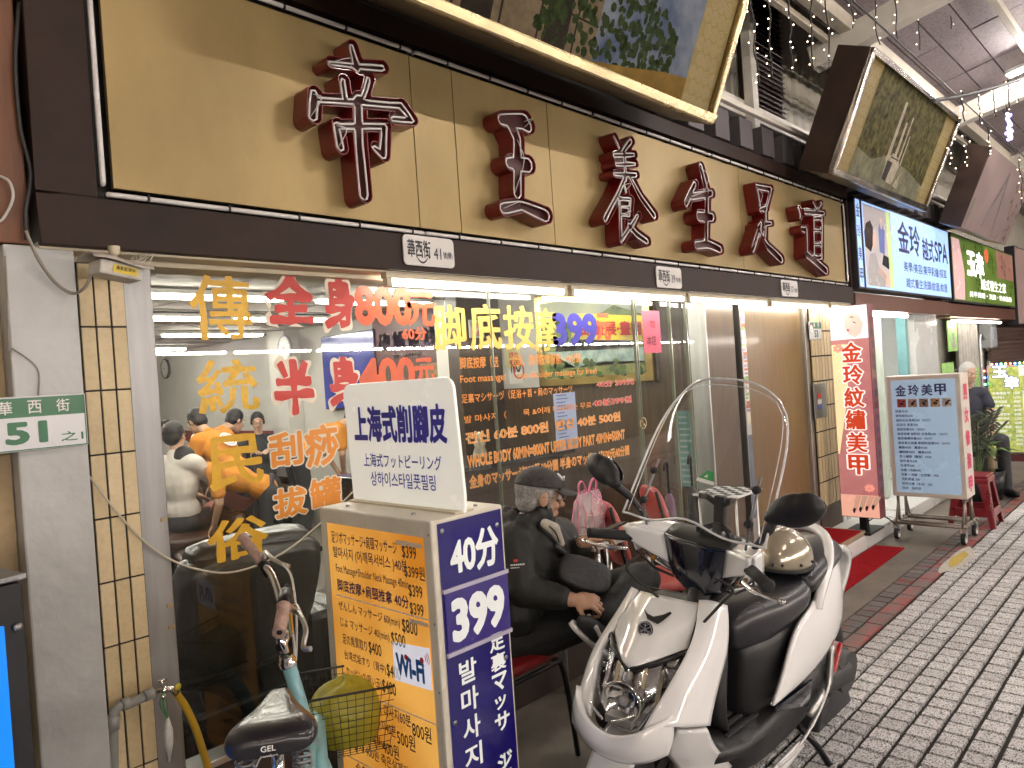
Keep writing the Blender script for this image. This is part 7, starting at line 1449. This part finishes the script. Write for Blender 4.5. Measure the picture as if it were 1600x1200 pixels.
# side panels sweeping to the tail
T_ = [ZA(1093, 742, .2), ZA(1150, 590, .198), ZA(1216, 318, .178), ZA(1290, 244, .168), ZA(1340, 130, .15), ZA(1392, 0, .125), ZB(1362, 935, .1)]
B_ = [ZA(1100, 742, .203), ZA(1200, 662, .206), ZA(1332, 545, .206), ZA(1420, 400, .192), ZA(1464, 280, .168), ZA(1455, 80, .138), ZB(1428, 1030, .105)]
rows = [[t_, t_*.65+b_*.35+np.array([0, .012*(i not in (0,)), 0]), t_*.3+b_*.7+np.array([0, .014*(i not in (0,)), 0]), b_] for i, (t_, b_) in enumerate(zip(T_, B_))]
surf('side_panel', rows, m_wp, both=True, solid=.015)
G_ = [ZA(1322, 232, .165), ZA(1332, 180, .167), ZA(1352, 110, .16), ZA(1378, 20, .145), ZB(1385, 1010, .13), ZB(1375, 950, .11), ZB(1350, 912, .08)]; q = G_[-1]; G_ = G_+[np.array([q[0]-.03, .03, q[2]+.008])]
pth = [toW(FB, p) for p in G_]+[toW(FB, mir(p)) for p in G_[::-1]]; b = MB(); b.tube(bez(pth, 5), .02, 10); b.build('grab_rail', m_wp, sc)
b = MB(); q = T_[-1]; rows = [[toW(FB, i_(a, w*v, c)) for v in (-1, -.5, .5, 1)] for a, c, w in ((-.12, .8, .1), (-.24, .77, .09), (-.3, .7, .085), (-.27, .6, .08), (-.18, .5, .08))]; b.grid(rows); b.build('tail_cover', m_wp, sc, solid=.03, sub=2)
b = MB(); b.obox(toW(FB, i_(-.31, 0, .69)), FB[1]*.012, FB[2]*.075, FB[3]*.035); b.build('tail_lamp', mat('tail_red', (.35, .01, .01), .1, coat=1), sc, .012)
b = MB(); b.tube(bez([toW(FB, p) for p in (ZA(1398, 430, .195), ZA(1390, 560, .205), ZA(1380, 640, .21), ZA(1340, 750, .213), ZA(1285, 860, .213), ZA(1215, 970, .213), ZA(1120, 1060, .212))], 6), [.012]*12+[.009]*12+[.007]*13, 8); b.build('silver_trim', mat('silver_paint', (.5, .5, .49), .3, .8, var=.1), sc)
b = MB(); b.prism(sst(FB, [ZA(1410, 572, .2), ZA(1424, 560, .2), ZA(1457, 420, .185), ZA(1450, 415, .185), ZA(1432, 480, .195)]), -FB[2]*.012); b.build('side_reflector', mat('reflector_red', (.55, .02, .02), .15, coat=1), sc)
b = MB(); b.prism(sst(FB, [ZA(1400, 430, .18), ZA(1452, 415, .17), ZA(1410, 575, .19), ZA(1385, 640, .2), ZA(1380, 560, .2)]), -FB[2]*.03); b.build('tail_side_trim', m_alu, sc)
# lower black body and engine, white sill
rows = [[toW(FB, i_(a, .19*k, c)) for k, c in ((-.7, z0), (-1, z0+.06), (-1.03, z1-.03), (-.8, z1), (.8, z1), (1.03, z1-.03), (1, z0+.06), (.7, z0))] for a, z0, z1 in ((.98, .2, .36), (.7, .15, .35), (.45, .15, .4), (.2, .2, .44), (0, .28, .5))]; b = MB(); b.grid(rows, closed=True)
for k in (0, 4): b.f.append(list(range(k*8, k*8+8))); b.mi.append(0); b.sm.append(True)
b.build('lower_cover', m_bp, sc, sub=1)
rows = [[ZA(1228, 918, .2), ZA(1242, 945, .205)], [ZA(1150, 1000, .2), ZA(1175, 1040, .208)], [ZA(1075, 1075, .2), ZA(1110, 1120, .208)]]; surf('sill_panel', rows, m_wp, both=True, solid=.012)
b = MB(); b.prism(sst(FB, [ZA(1300, 608, .2), ZA(1140, 730, .203), ZA(1110, 770, .203), ZA(1280, 740, .203)]), -FB[2]*.01); b.build('cover_inset', m_nb, sc)
b = MB(); b.tube(sst(FB, [ZA(1345, 665, .2), ZA(1340, 700, .215), ZA(1300, 765, .22), ZA(1280, 790, .215)]), .014, 8); b.build('foot_peg', m_alu, sc)
b = MB(); b.prism(sst(FB, [ZA(1452, 430, .12), ZA(1490, 442, .12), ZA(1517, 560, .1), ZA(1502, 605, .1), ZA(1405, 665, .12), ZA(1425, 570, .14)]), -FB[2]*.1); b.build('rear_fender', m_bp, sc, .012)
b = MB(); b.prism(sst(FB, [ZA(1400, 668, .11), ZA(1478, 628, .1), ZA(1503, 700, .09), ZA(1492, 790, .09), ZA(1420, 880, .1), ZA(1325, 905, .1), ZA(1345, 765, .12)]), -FB[2]*.12); b.build('mud_flap', mat('grey_black_plastic', (.03, .03, .032), .5, var=.25, bump=.1, bscale=200), sc, .014)
b = MB(); b.tube(sst(FB, [i_(.35, .14, .2), i_(.28, .2, .1), i_(.24, .24, .015)]), .013, 8); b.tube(sst(FB, [i_(.24, .24, .015), i_(.2, .27, .008)]), .016, 8); b.build('side_stand', m_black, sc)
b = MB(); b.tube(sst(FB, [i_(.3, .05, .25), i_(-.12, .13, .25)]), .06, 12); b.cyl(*sst(FB, [i_(-.12, .06, .25), i_(-.12, .16, .25)]), .09, n=20); b.tube(sst(FB, [i_(.25, -.13, .2), i_(-.1, -.17, .26), i_(-.3, -.18, .32)]), [.03, .055, .05], 12); b.build('engine', mat('engine_grey', (.06, .06, .06), .45, .5, var=.3), sc)
def wheel(parent, F, a, r, w, nm='wheel'):
    ax = F[2]; c = toW(F, i_(a, 0, r)); b = MB(); k = 36; n = 12; u, v = F[1], F[3]; vs = []
    for i in range(k):
        t = 2*math.pi*i/k; rad = u*math.cos(t)+v*math.sin(t)
        for j in range(n): s_ = 2*math.pi*j/n; vs.append(c+rad*(r-w*.5+w*.5*math.cos(s_))+ax*w*.5*math.sin(s_))
    b.add(vs, [(i*n+j, i*n+(j+1) % n, ((i+1) % k)*n+(j+1) % n, ((i+1) % k)*n+j) for i in range(k) for j in range(n)], True); wo = b.build(nm, m_rubber, parent)
    return wo, c
for F, a in ((FB, -.12), (FB, 1.13)):
    wo, c = wheel(sc, F, a, .245, .12); b = MB()
    for i in range(5): t = i*2*math.pi/5; d_ = F[1]*math.cos(t)+F[3]*math.sin(t); b.bar(c, c+d_*.15, .05, .025, F[2])
    b.lathe(c-F[2]*.035, [(.15, 0), (.158, .0), (.158, .07), (.15, .07), (.15, 0)], ax=F[2], n=32); b.cyl(c-F[2]*.05, c+F[2]*.05, .04, n=16); b.build('rim', mat('rim_dark', (.05, .05, .052), .3, .7), wo)
b = MB()
for s_ in (-1, 1): b.tube(sst(FB, [i_(1.13, s_*.085, .245), i_(1.06, s_*.085, .52)]), .022, 10)
b.build('fork', mat('fork_gold', (.32, .27, .2), .3, .9), sc)
b = MB(); rows = [[toW(FB, i_(1.13+.275*math.cos(t), .075*v, .245+.275*math.sin(t)-.015*v*v)) for v in (-1, -.6, 0, .6, 1)] for t in np.linspace(.35, 2.4, 9)]; b.grid(rows); b.build('front_fender', m_wp, sc, solid=.006, sub=1)
# handlebar cover, lamps, controls
HB = lambda x, y, b_: ZB(x, y, b_, FH); HA = lambda x, y, b_: ZA(x, y, b_, FH)
Cc = [i_(-.095, 0, 1.012), i_(-.1, 0, .945), i_(-.112, 0, .875), i_(-.15, 0, .811)]; Ee = [i_(-.12, .133, 1.012), i_(-.127, .121, .96), i_(-.137, .106, .906), i_(-.148, .089, .856)]
rows = [[c_, c_*.55+e_*.45+np.array([.012, 0, 0]), e_] for c_, e_ in zip(Cc, Ee)]; surf('handlebar_cover', rows, m_nb, FH, span=True, solid=.012)
rows = [[i_(-.118, .136, 1.012), i_(-.07, .195, 1.026), i_(-.048, .246, 1.028)], [i_(-.124, .127, .965), i_(-.08, .19, .985), i_(-.055, .244, 1.005)], [i_(-.13, .117, .91), i_(-.09, .18, .945), i_(-.064, .241, .984)]]
surf('handlebar_side', rows, m_wp, FH, both=True, solid=.02)
rows = [[i_(-.048, .246, 1.03), i_(-.062, .242, .985), i_(-.085, .234, .929)], [i_(-.12, .235, 1.03), i_(-.14, .23, .99), i_(-.16, .22, .94)]]; surf('handlebar_end', rows, m_wp, FH, both=True, solid=.008)
rows = [[i_(-.12, .133, 1.012), i_(-.07, .195, 1.028), i_(-.048, .246, 1.03)], [i_(-.2, .12, 1.03), i_(-.16, .19, 1.04), i_(-.12, .235, 1.032)]]; surf('handlebar_top', rows, m_wp, FH, both=True, solid=.008)
Li = [[i_(-.13, .117, .906), i_(-.09, .18, .942), i_(-.064, .241, .981)], [i_(-.133, .107, .882), i_(-.095, .172, .91), i_(-.076, .237, .955)], [i_(-.134, .097, .857), i_(-.11, .16, .874), i_(-.087, .233, .929)]]
for i, (o, _) in enumerate(surf('indicator', [[p+np.array([-.03, 0, 0]) for p in r] for r in Li], m_refl, FH, both=True, solid=.004)):
    q = mir if i else (lambda p: p); b = MB(); b.grid([[toW(FH, q(p+np.array([.006*(j == 1), 0, 0]))) for j, p in enumerate(r)] for r in Li]); b.build('lens', m_lens, o, solid=.002, sub=1)
    b = MB(); b.ball(toW(FH, q(Li[1][1]+np.array([-.018, 0, 0]))), .011, n=10); b.build('bulb', mat('amber_bulb', (.5, .2, .03), .15, coat=1), o)
    b = MB(); b.tube([toW(FH, q(p)) for p in (Li[0][0], Li[1][0], Li[2][0], Li[2][1], Li[2][2], Li[1][2], Li[0][2])], .005, 6); b.build('gasket', m_bp, o)
b = MB(); rows = [[toW(FH, i_(a, v*w, c)) for v in (-1, -.5, 0, .5, 1)] for a, c, w in ((-.115, 1.008, .128), (-.17, 1.035, .135), (-.26, 1.03, .14), (-.28, .95, .13), (-.24, .85, .09), (-.16, .8, .06))]; b.grid(rows); b.build('dash', m_bp, sc, solid=.012, sub=1)
b = MB(); b.cyl(toW(FH, i_(-.16, 0, .86)), toW(FH, i_(-.1, 0, .62)), .04, n=12); b.build('steering_neck', m_bp, sc)
for s_ in (-1, 1):
    b = MB(); b.tube(sst(FH, [i_(-.11, s_*.17, .985), i_(-.06, s_*.235, .985)]), .02, 10); b.tube(sst(FH, [i_(-.06, s_*.235, .985), i_(.035, s_*.345, .99)]), [.0195, .018], 12); b.lathe(toW(FH, i_(.037, s_*.348, .99)), [(.0185, -.004), (.021, 0), (.014, .006), (0, .008)], ax=FH[2]*s_+FH[1]*.7, n=12); b.build('grip', m_rubber, sc)
    b = MB(); b.tube(bez(sst(FH, [i_(-.03, s_*.225, .95), i_(-.005, s_*.27, .947), i_(.015, s_*.33, .946), i_(.02, s_*.378, .948)]), 5), [.009]*8+[.0055]*8, 8); b.ball(toW(FH, i_(.021, s_*.384, .948)), .0095, n=10); b.build('brake_lever', m_chrome, sc)
    mc = np.array([-.06, s_*.37, 1.2]); ua = FH[2]*s_*math.cos(.28)+FH[3]*math.sin(.28)+FH[1]*-.12; ub = -FH[2]*s_*math.sin(.28)+FH[3]*math.cos(.28); b = MB(); cw = toW(FH, mc); ell(b, cw-FH[1]*.005, ua*.085, FH[1]*.03, ub*.052); ell(b, cw+ua*.035+ub*.005, ua*.055, FH[1]*.026, ub*.046); ell(b, cw-ua*.06-ub*.012, ua*.04, FH[1]*.022, ub*.026)
    mo = blob('mirror', b, m_bp, sc, .005, 3); b = MB(); b.add([cw-FH[1]*.036+ua*.075*math.cos(t)+ub*.042*math.sin(t) for t in np.linspace(0, 6.0, 20)], [tuple(range(20))]); b.build('mirror_glass', m_chrome, mo, solid=.003)
    b = MB(); b.tube(bez([cw-ua*.07-ub*.02, toW(FH, i_(-.1, s_*.27, 1.11)), toW(FH, i_(-.125, s_*.215, 1.04)), toW(FH, i_(-.13, s_*.195, 1.0))], 5), [.015]*6+[.011]*10, 8); b.build('mirror_stem', m_bp, mo)
# windshield
m_ws = glassmat('windshield_acrylic', (.985, .99, .99), 1.5, smudge=.035)
def wsp(v, h):                             # v -1..1 across, h 0..1 up
    top = 1.553-.075*abs(v)**3; bot = 1.085-.035*v*v+.012*math.cos(v*6); c = bot+(top-bot)*h; hw = .276-.026*h-.05*h**6; wid = hw*v
    return i_(-.05-.23*h-.015*v*v, wid, c)
NV, NH = 25, 17; vv = np.sin(np.linspace(-1, 1, NV)*math.pi/2); rows = [[toW(FH, wsp(v*(1-.06*(h > .98)), h)) for v in vv] for h in np.linspace(0, 1, NH)]; b = MB(); b.grid(rows); ws = b.build('windshield', m_ws, sc, solid=.004)
ring = [rows[i][0] for i in range(NH)]+rows[-1][1:]+[rows[i][-1] for i in range(NH-2, -1, -1)]+rows[0][-2:0:-1]
b = MB(); b.tube(ring, .0042, 6, closed=True, cap=False); b.build('polished_edge', mat('acrylic_edge', (.62, .64, .66), .12, var=.2, scale=30, coat=1), ws)
inner = [toW(FH, wsp(v*.93, h)-i_(.002, 0, 0)) for v, h in [(-1, x) for x in np.linspace(.02, .9, 12)]+[(v, .955) for v in vv[3:-3]]+[(1, x) for x in np.linspace(.9, .02, 12)]]; b = MB(); b.tube(inner, .0018, 5); b.build('bevel_line', MATS['acrylic_edge'], ws)
for s_ in (-1, 1):
    b = MB(); b.tube(sst(FH, [wsp(s_*.75, .42)-i_(.012, 0, 0), wsp(s_*.76, .1)-i_(.012, 0, 0), i_(-.1, s_*.19, 1.0)]), .0045, 8); br = b.build('bracket', mat('dull_steel', (.22, .22, .22), .4, .8), ws); b = MB()
    for h in (.34, .12): p = toW(FH, wsp(s_*.75, h)); b.lathe(p-FH[1]*.012, [(.0, -.004), (.012, -.004), (.013, .006), (.013, .016), (.006, .02), (0, .02)], ax=FH[1], n=14)
    b.build('rubber_bolt', m_rubber, br)
fs = Face(toW(FH, wsp(.12, .3)+i_(.006, 0, 0)), nrm(FH[2]+FH[1]*-.1), nrm(FH[3]-FH[1]*.42), .002); b = MB(); fs.poly(b, [(-.03, -.005), (.03, -.012), (.022, .024), (.0, .028)]); o = b.build('green_sticker', mat('sticker_green', (.05, .32, .1), .4), ws); b = MB(); fs.poly(b, [(-.032, -.012), (.034, -.02), (.034, -.008), (-.03, 0)], .001); fs.poly(b, [(-.008, .004), (.006, .003), (.004, .016)], .001); b.build('sticker_print', m_papwhite, o)
# phone holder
b = MB(); p = HB(815, 880, .04)+i_(.03, 0, 0); b.bar(toW(FH, p-i_(0, 0, .08)), toW(FH, p+i_(-.02, 0, .02)), .03, .025, FH[2])
b.obox(toW(FH, p+i_(-.03, 0, .05)), FH[1]*.012, FH[2]*.02, FH[3]*.06)
for s_ in (-1, 1):
    b.bar(toW(FH, p+i_(-.03, 0, .075)), toW(FH, p+i_(-.015, s_*.05, .105)), .02, .014, FH[1]); b.bar(toW(FH, p+i_(-.03, 0, .015)), toW(FH, p+i_(-.015, s_*.055, -.01)), .02, .014, FH[1]); b.bar(toW(FH, p+i_(-.015, s_*.05, .105)), toW(FH, p+i_(.015, s_*.052, .108)), .018, .02, FH[3]); b.bar(toW(FH, p+i_(-.015, s_*.055, -.01)), toW(FH, p+i_(.015, s_*.057, -.012)), .018, .02, FH[3])
b.build('phone_holder', m_bp, sc, .004)
b = MB(); b.tube(bez(sst(FH, [i_(.0, .15, .95), i_(-.02, .2, .92), i_(-.06, .14, .85), i_(-.03, .05, .72)]), 6), .005, 6); b.tube(bez(sst(FH, [i_(.0, -.15, .95), i_(.04, -.17, .9), i_(-.05, -.1, .8)]), 6), .005, 6); b.build('control_cable', m_blackwire, sc)
# open faced helmet on the seat
hm = thing('helmet', 'champagne half helmet resting on the black scooter seat', 'helmet', toW(FB, i_(.28, .02, .78))); hc = np.array([.27, .02, .8]); b = MB(); rows = []
for i in range(10):
    p = -.12+i/9*(1.55+.12); rows.append([toW(FB, hc+i_(.135*math.cos(t)*math.cos(p), .115*math.sin(t)*math.cos(p), .125*math.sin(p)+.008)) for t in np.linspace(0, 2*math.pi, 32, endpoint=False)])
b.grid(rows, closed=True); sh_ = b.build('shell', mat('champagne_paint', (.42, .37, .28), .2, .55, var=.1, scale=8, coat=.8), hm, solid=.012)
b = MB(); b.tube(rows[0], .007, 8, closed=True, cap=False); b.build('rim_trim', m_rubber, sh_); b = MB()
for t in (-1.9, -1.2, -.5, .2, 2.8): p = toW(FB, hc+i_(.138*math.cos(t), .118*math.sin(t)*-1*-1, .02)); b.ball(p, .006, n=8)
for t in (1.1, 1.7, 2.4, .5): p = toW(FB, hc+i_(.136*math.cos(t), .117*math.sin(t), .02)); b.ball(p, .006, n=8)
b.build('stud', m_black, sh_)

# ------------------------------------------------------------------ the old bicycle at the left
bk = thing('bicycle', 'old pale blue bicycle with worn grips, black saddle and front basket leaning by the window', 'bicycle', (.85, 1.7, 0))
hd_ = nrm((.5, .86, 0)); sd_ = np.array([-hd_[1], hd_[0], 0]); m_teal = mat('pale_blue_frame', (.2, .42, .46), .35, var=.2, scale=14, dirt=.4, dirtcol=(.2, .13, .08), coat=.3)
sp = np.array(onD(430, 1128, 1.56)); head_t = np.array(onD(450, 1035, 2.02)); head_b = np.array(onD(497, 1190, 2.12))
g_ = lambda a, s_, z: np.array([sp[0], sp[1], 0])+hd_*a+sd_*s_+np.array([0, 0, z])
def dwn(p, z): return np.array([p[0], p[1], z])
bb = g_(.12, 0, .28); rear = g_(-.3, 0, .3); fr_ax = dwn(head_b, .3)+hd_*.12
fr = MB(); fr.tube([head_t, head_b], .019, 12); fr.tube([head_b+(head_t-head_b)*.25, bb], .018, 12); fr.tube([bb, sp-(0, 0, .16)-hd_*.02], .016, 12)
for s_ in (-1, 1): fr.tube([bb+sd_*s_*.03, rear+sd_*s_*.06], .009, 8); fr.tube([sp-(0, 0, .2)-hd_*.02+sd_*s_*.012, rear+sd_*s_*.06], .008, 8); fr.tube([head_b+sd_*s_*.02, head_b+sd_*s_*.05-(0, 0, .1), fr_ax+sd_*s_*.055], .011, 8)
fr.build('frame', m_teal, bk)
b = MB(); b.tube([sp-(0, 0, .2), sp-(0, 0, .045)], .0125, 10); b.tube([head_t, head_t+(head_t-head_b)*.28], .0125, 10); b.lathe(head_t-(0, 0, .005), [(.024, 0), (.024, .012), (.018, .018), (.018, .03)], ax=nrm(head_t-head_b), n=16); b.build('steel_post', m_chrome, bk)
for ax_ in (rear, fr_ax):
    b = MB(); k = 40; c = ax_; vs = []
    for i in range(k):
        t = 2*math.pi*i/k; rad = hd_*math.cos(t)+Z_*math.sin(t)
        for j in range(8): s_ = j*math.pi/4; vs.append(c+rad*(.285+.016*math.cos(s_))+sd_*.018*math.sin(s_))
    b.add(vs, [(i*8+j, i*8+(j+1) % 8, ((i+1) % k)*8+(j+1) % 8, ((i+1) % k)*8+j) for i in range(k) for j in range(8)], True); wo = b.build('wheel', m_rubber, bk); b = MB()
    for i in range(28): t = 2*math.pi*i/28; b.tube([c+sd_*.03*(-1)**i+(hd_*math.cos(t+.35)+Z_*math.sin(t+.35))*.02, c+(hd_*math.cos(t)+Z_*math.sin(t))*.268], .0012, 4)
    b.lathe(c-sd_*.012, [(.262, 0), (.27, 0), (.27, .024), (.262, .024), (.262, 0)], ax=sd_, n=40); b.cyl(c-sd_*.05, c+sd_*.05, .02, n=12); b.build('rim', m_chrome, wo)
# saddle
b = MB(); rows = []
fs_, ss_ = nrm(np.array([.55, .83, .05])), None; ss_ = nrm(np.cross(Z_, fs_)); up2 = np.cross(fs_, ss_)
for u, w, z, th in ((-.115, .06, .0, .02), (-.11, .088, .006, .035), (-.07, .1, .012, .045), (-.02, .085, .008, .042), (.03, .058, .004, .036), (.08, .036, .006, .03), (.125, .026, .006, .024), (.14, .014, .0, .014)):
    rows.append([sp+fs_*u+ss_*w*x+up2*(z+th*y_) for x, y_ in ((-.8, -.7), (-1, -.2), (-.9, .35), (-.5, .62), (0, .5), (.5, .62), (.9, .35), (1, -.2), (.8, -.7), (0, -.6))])
b.grid(rows, closed=True); n = 10
for k in (0, 7): b.f.append(list(range(k*n, k*n+n))); b.mi.append(0); b.sm.append(True)
sdl = b.build('saddle', mat('saddle_black', (.014, .014, .018), .3, var=.35, scale=10, bump=.06, bscale=200, coat=.2), bk, sub=2)
b = MB(); sf = Face(sp-fs_*.118-ss_*-.0+up2*-.0, ss_*-1, nrm(up2+fs_*.25), .004); sf.text(b, 'GEL', (-.016, .012, .002, .013), .02, .004); sf.text(b, 'comfort', (-.018, .016, -.008, -.003), .01, .004); b.build('saddle_lettering', m_alu, sdl)
b = MB()
for s_ in (-1, 1):
    o_ = sp-fs_*.07+ss_*s_*.055-up2*.03; b.tube([o_+np.array([math.cos(t)*.018, math.sin(t)*.018, -.05*t/25]) for t in np.linspace(0, 25, 60)], .003, 5); b.tube([o_-up2*.055, sp+fs_*.1-up2*.03], .004, 6)
b.build('saddle_spring', m_steel, sdl)
# handlebar: two swept arms ending in worn pinkish grips
ht = head_t+(head_t-head_b)*.28; gA = np.array(onD(378, 838, 2.42)); gA1 = np.array(onD(410, 880, 2.36)); gB = np.array(onD(436, 990, 1.74)); gB1 = np.array(onD(444, 945, 1.84))
b = MB(); mid_ = ht+np.array([.0, 0, .015]); b.tube(bez([gA1, onD(428, 905, 2.3), onD(444, 960, 2.2), onD(450, 990, 2.1), onD(452, 985, 2.0), onD(449, 955, 1.9), gB1], 6), .0115, 10); b.tube([ht-(0, 0, .04), onD(450, 985, 2.06)], .014, 10); b.build('handlebar', m_chrome, bk)
m_gripw = mat('worn_pink_grip', (.38, .25, .2), .7, var=.3, scale=40, dirt=.5, dirtcol=(.15, .1, .08), bump=.4, bscale=150)
for p0, p1 in ((gA, gA1), (gB, gB1)):
    b = MB(); d = nrm(p1-p0); L = np.linalg.norm(p1-p0); b.lathe(p0, [(.006, .004), (.016, 0), (.017, .006), (.0155, .02), (.0165, L*.5), (.0155, L*.85), (.019, L*.93), (.0, L)], ax=d, n=18); b.build('grip', m_gripw, bk); b = MB(); b.lathe(p0, [(0, .006), (.007, .003), (.0, .0)], ax=d, n=10); b.lathe(p1, [(.0165, 0), (.018, .004), (.018, .05), (.0, .052)], ax=d, n=14); b.build('grip_collar', m_black, bk)
for p, lv in (((gB1+d*.0), [onD(462, 955, 1.9), onD(470, 962, 1.86), onD(478, 985, 1.8), onD(474, 1012, 1.76), onD(486, 1014, 1.75)]), (gA1, [onD(415, 862, 2.34), onD(425, 872, 2.3), onD(438, 880, 2.28), onD(452, 885, 2.27)])):
    b = MB(); b.tube(bez(lv, 5), [.009]*6+[.007]*(len(lv)*5-10)+[.005]*6 if False else .0065, 8); b.tube([p, lv[0]], .009, 8); b.build('brake_lever', m_alu, bk)
b = MB(); b.lathe(onD(447, 950, 1.9), [(0, -.006), (.016, -.006), (.018, .006), (.01, .016), (0, .018)], n=16); b.build('bell', m_chrome, bk)
b = MB(); m_housing = mat('cable_white_sleeve', (.5, .48, .44), .4, var=.15)
b.tube(bez([onD(440, 880, 2.28), onD(455, 900, 2.2), onD(462, 950, 2.1), onD(463, 1010, 2.1), onD(458, 1100, 2.1), onD(460, 1180, 2.1)], 6), .004, 6); b.tube(bez([onD(470, 958, 1.88), onD(462, 945, 1.95), onD(455, 960, 2.0), onD(460, 1020, 2.06), onD(457, 1090, 2.08)], 6), .004, 6); b.build('brake_cable', m_housing, bk)
b = MB(); b.tube(bez([onD(447, 985, 2.0), onD(440, 940, 2.02), onD(445, 915, 2.04), onD(455, 925, 2.05), onD(457, 985, 2.06)], 6), .0035, 6); b.build('shift_cable', m_blackwire, bk)
# basket of wire mesh
bc = np.array(onD(538, 1062, 2.36)); b = MB(); ux_, uy_ = hd_, sd_; nx_ = 12
def bp(u, v, h): s_ = .75+.25*h; return bc+ux_*u*.12*s_+uy_*v*.16*s_+Z_*(h-1)*.2
for i in range(13):
    k = -1+2*i/12
    for (a1, a2) in (((k, -1), (k, 1)), ): b.tube([bp(k, -1, 1), bp(k, -1, 0), bp(k, 1, 0), bp(k, 1, 1)], .0012, 4)
    b.tube([bp(-1, k, 1), bp(-1, k, 0), bp(1, k, 0), bp(1, k, 1)], .0012, 4)
for h in np.linspace(0, 1, 10): b.tube([bp(-1, -1, h), bp(1, -1, h), bp(1, 1, h), bp(-1, 1, h)], .0012 if h < 1 else .004, 4, closed=True, cap=False)
b.build('basket', m_blackwire, bk)
b = MB(); rows = [[bp(.95*math.cos(t)*r, .95*math.sin(t)*r, .55+.5*(1-r*r)+.06*math.sin(4*t+r*5)) for t in np.linspace(0, 2*math.pi, 20, endpoint=False)] for r in (.02, .3, .6, .85, 1.0)]; rows.append([bp(.8*math.cos(t), .8*math.sin(t), .05) for t in np.linspace(0, 2*math.pi, 20, endpoint=False)]); b.grid(rows, closed=True); o = b.build('rain_cover', mat('yellow_nylon', (.36, .33, .03), .5, var=.2, scale=12, bump=.5, bscale=40), None, sub=1); tag(o, 'crumpled yellow rain cover stuffed in the bicycle basket', 'rain cover')
b = MB(); b.tube([bb-sd_*.05, bb+sd_*.07], .018, 10); b.tube([bb+sd_*.06, bb+sd_*.06+hd_*.12-(0, 0, .1)], .008, 6); b.obox(bb+sd_*.1+hd_*.12-(0, 0, .1), hd_*.035, sd_*.04, Z_*.01); b.lathe(bb+sd_*.04, [(.03, 0), (.09, 0), (.09, .004), (.03, .004)], ax=sd_, n=28); b.build('crank', m_steel, bk)
b = MB()
for ax_ in (rear, fr_ax):
    rows = [[ax_+(hd_*math.cos(t)+Z_*math.sin(t))*(.315-.004*v*v*4)+sd_*.028*v for v in (-1, 0, 1)] for t in np.linspace(.3, 2.6, 14)]; b.grid(rows)
b.build('mudguard', m_teal, bk, solid=.002)
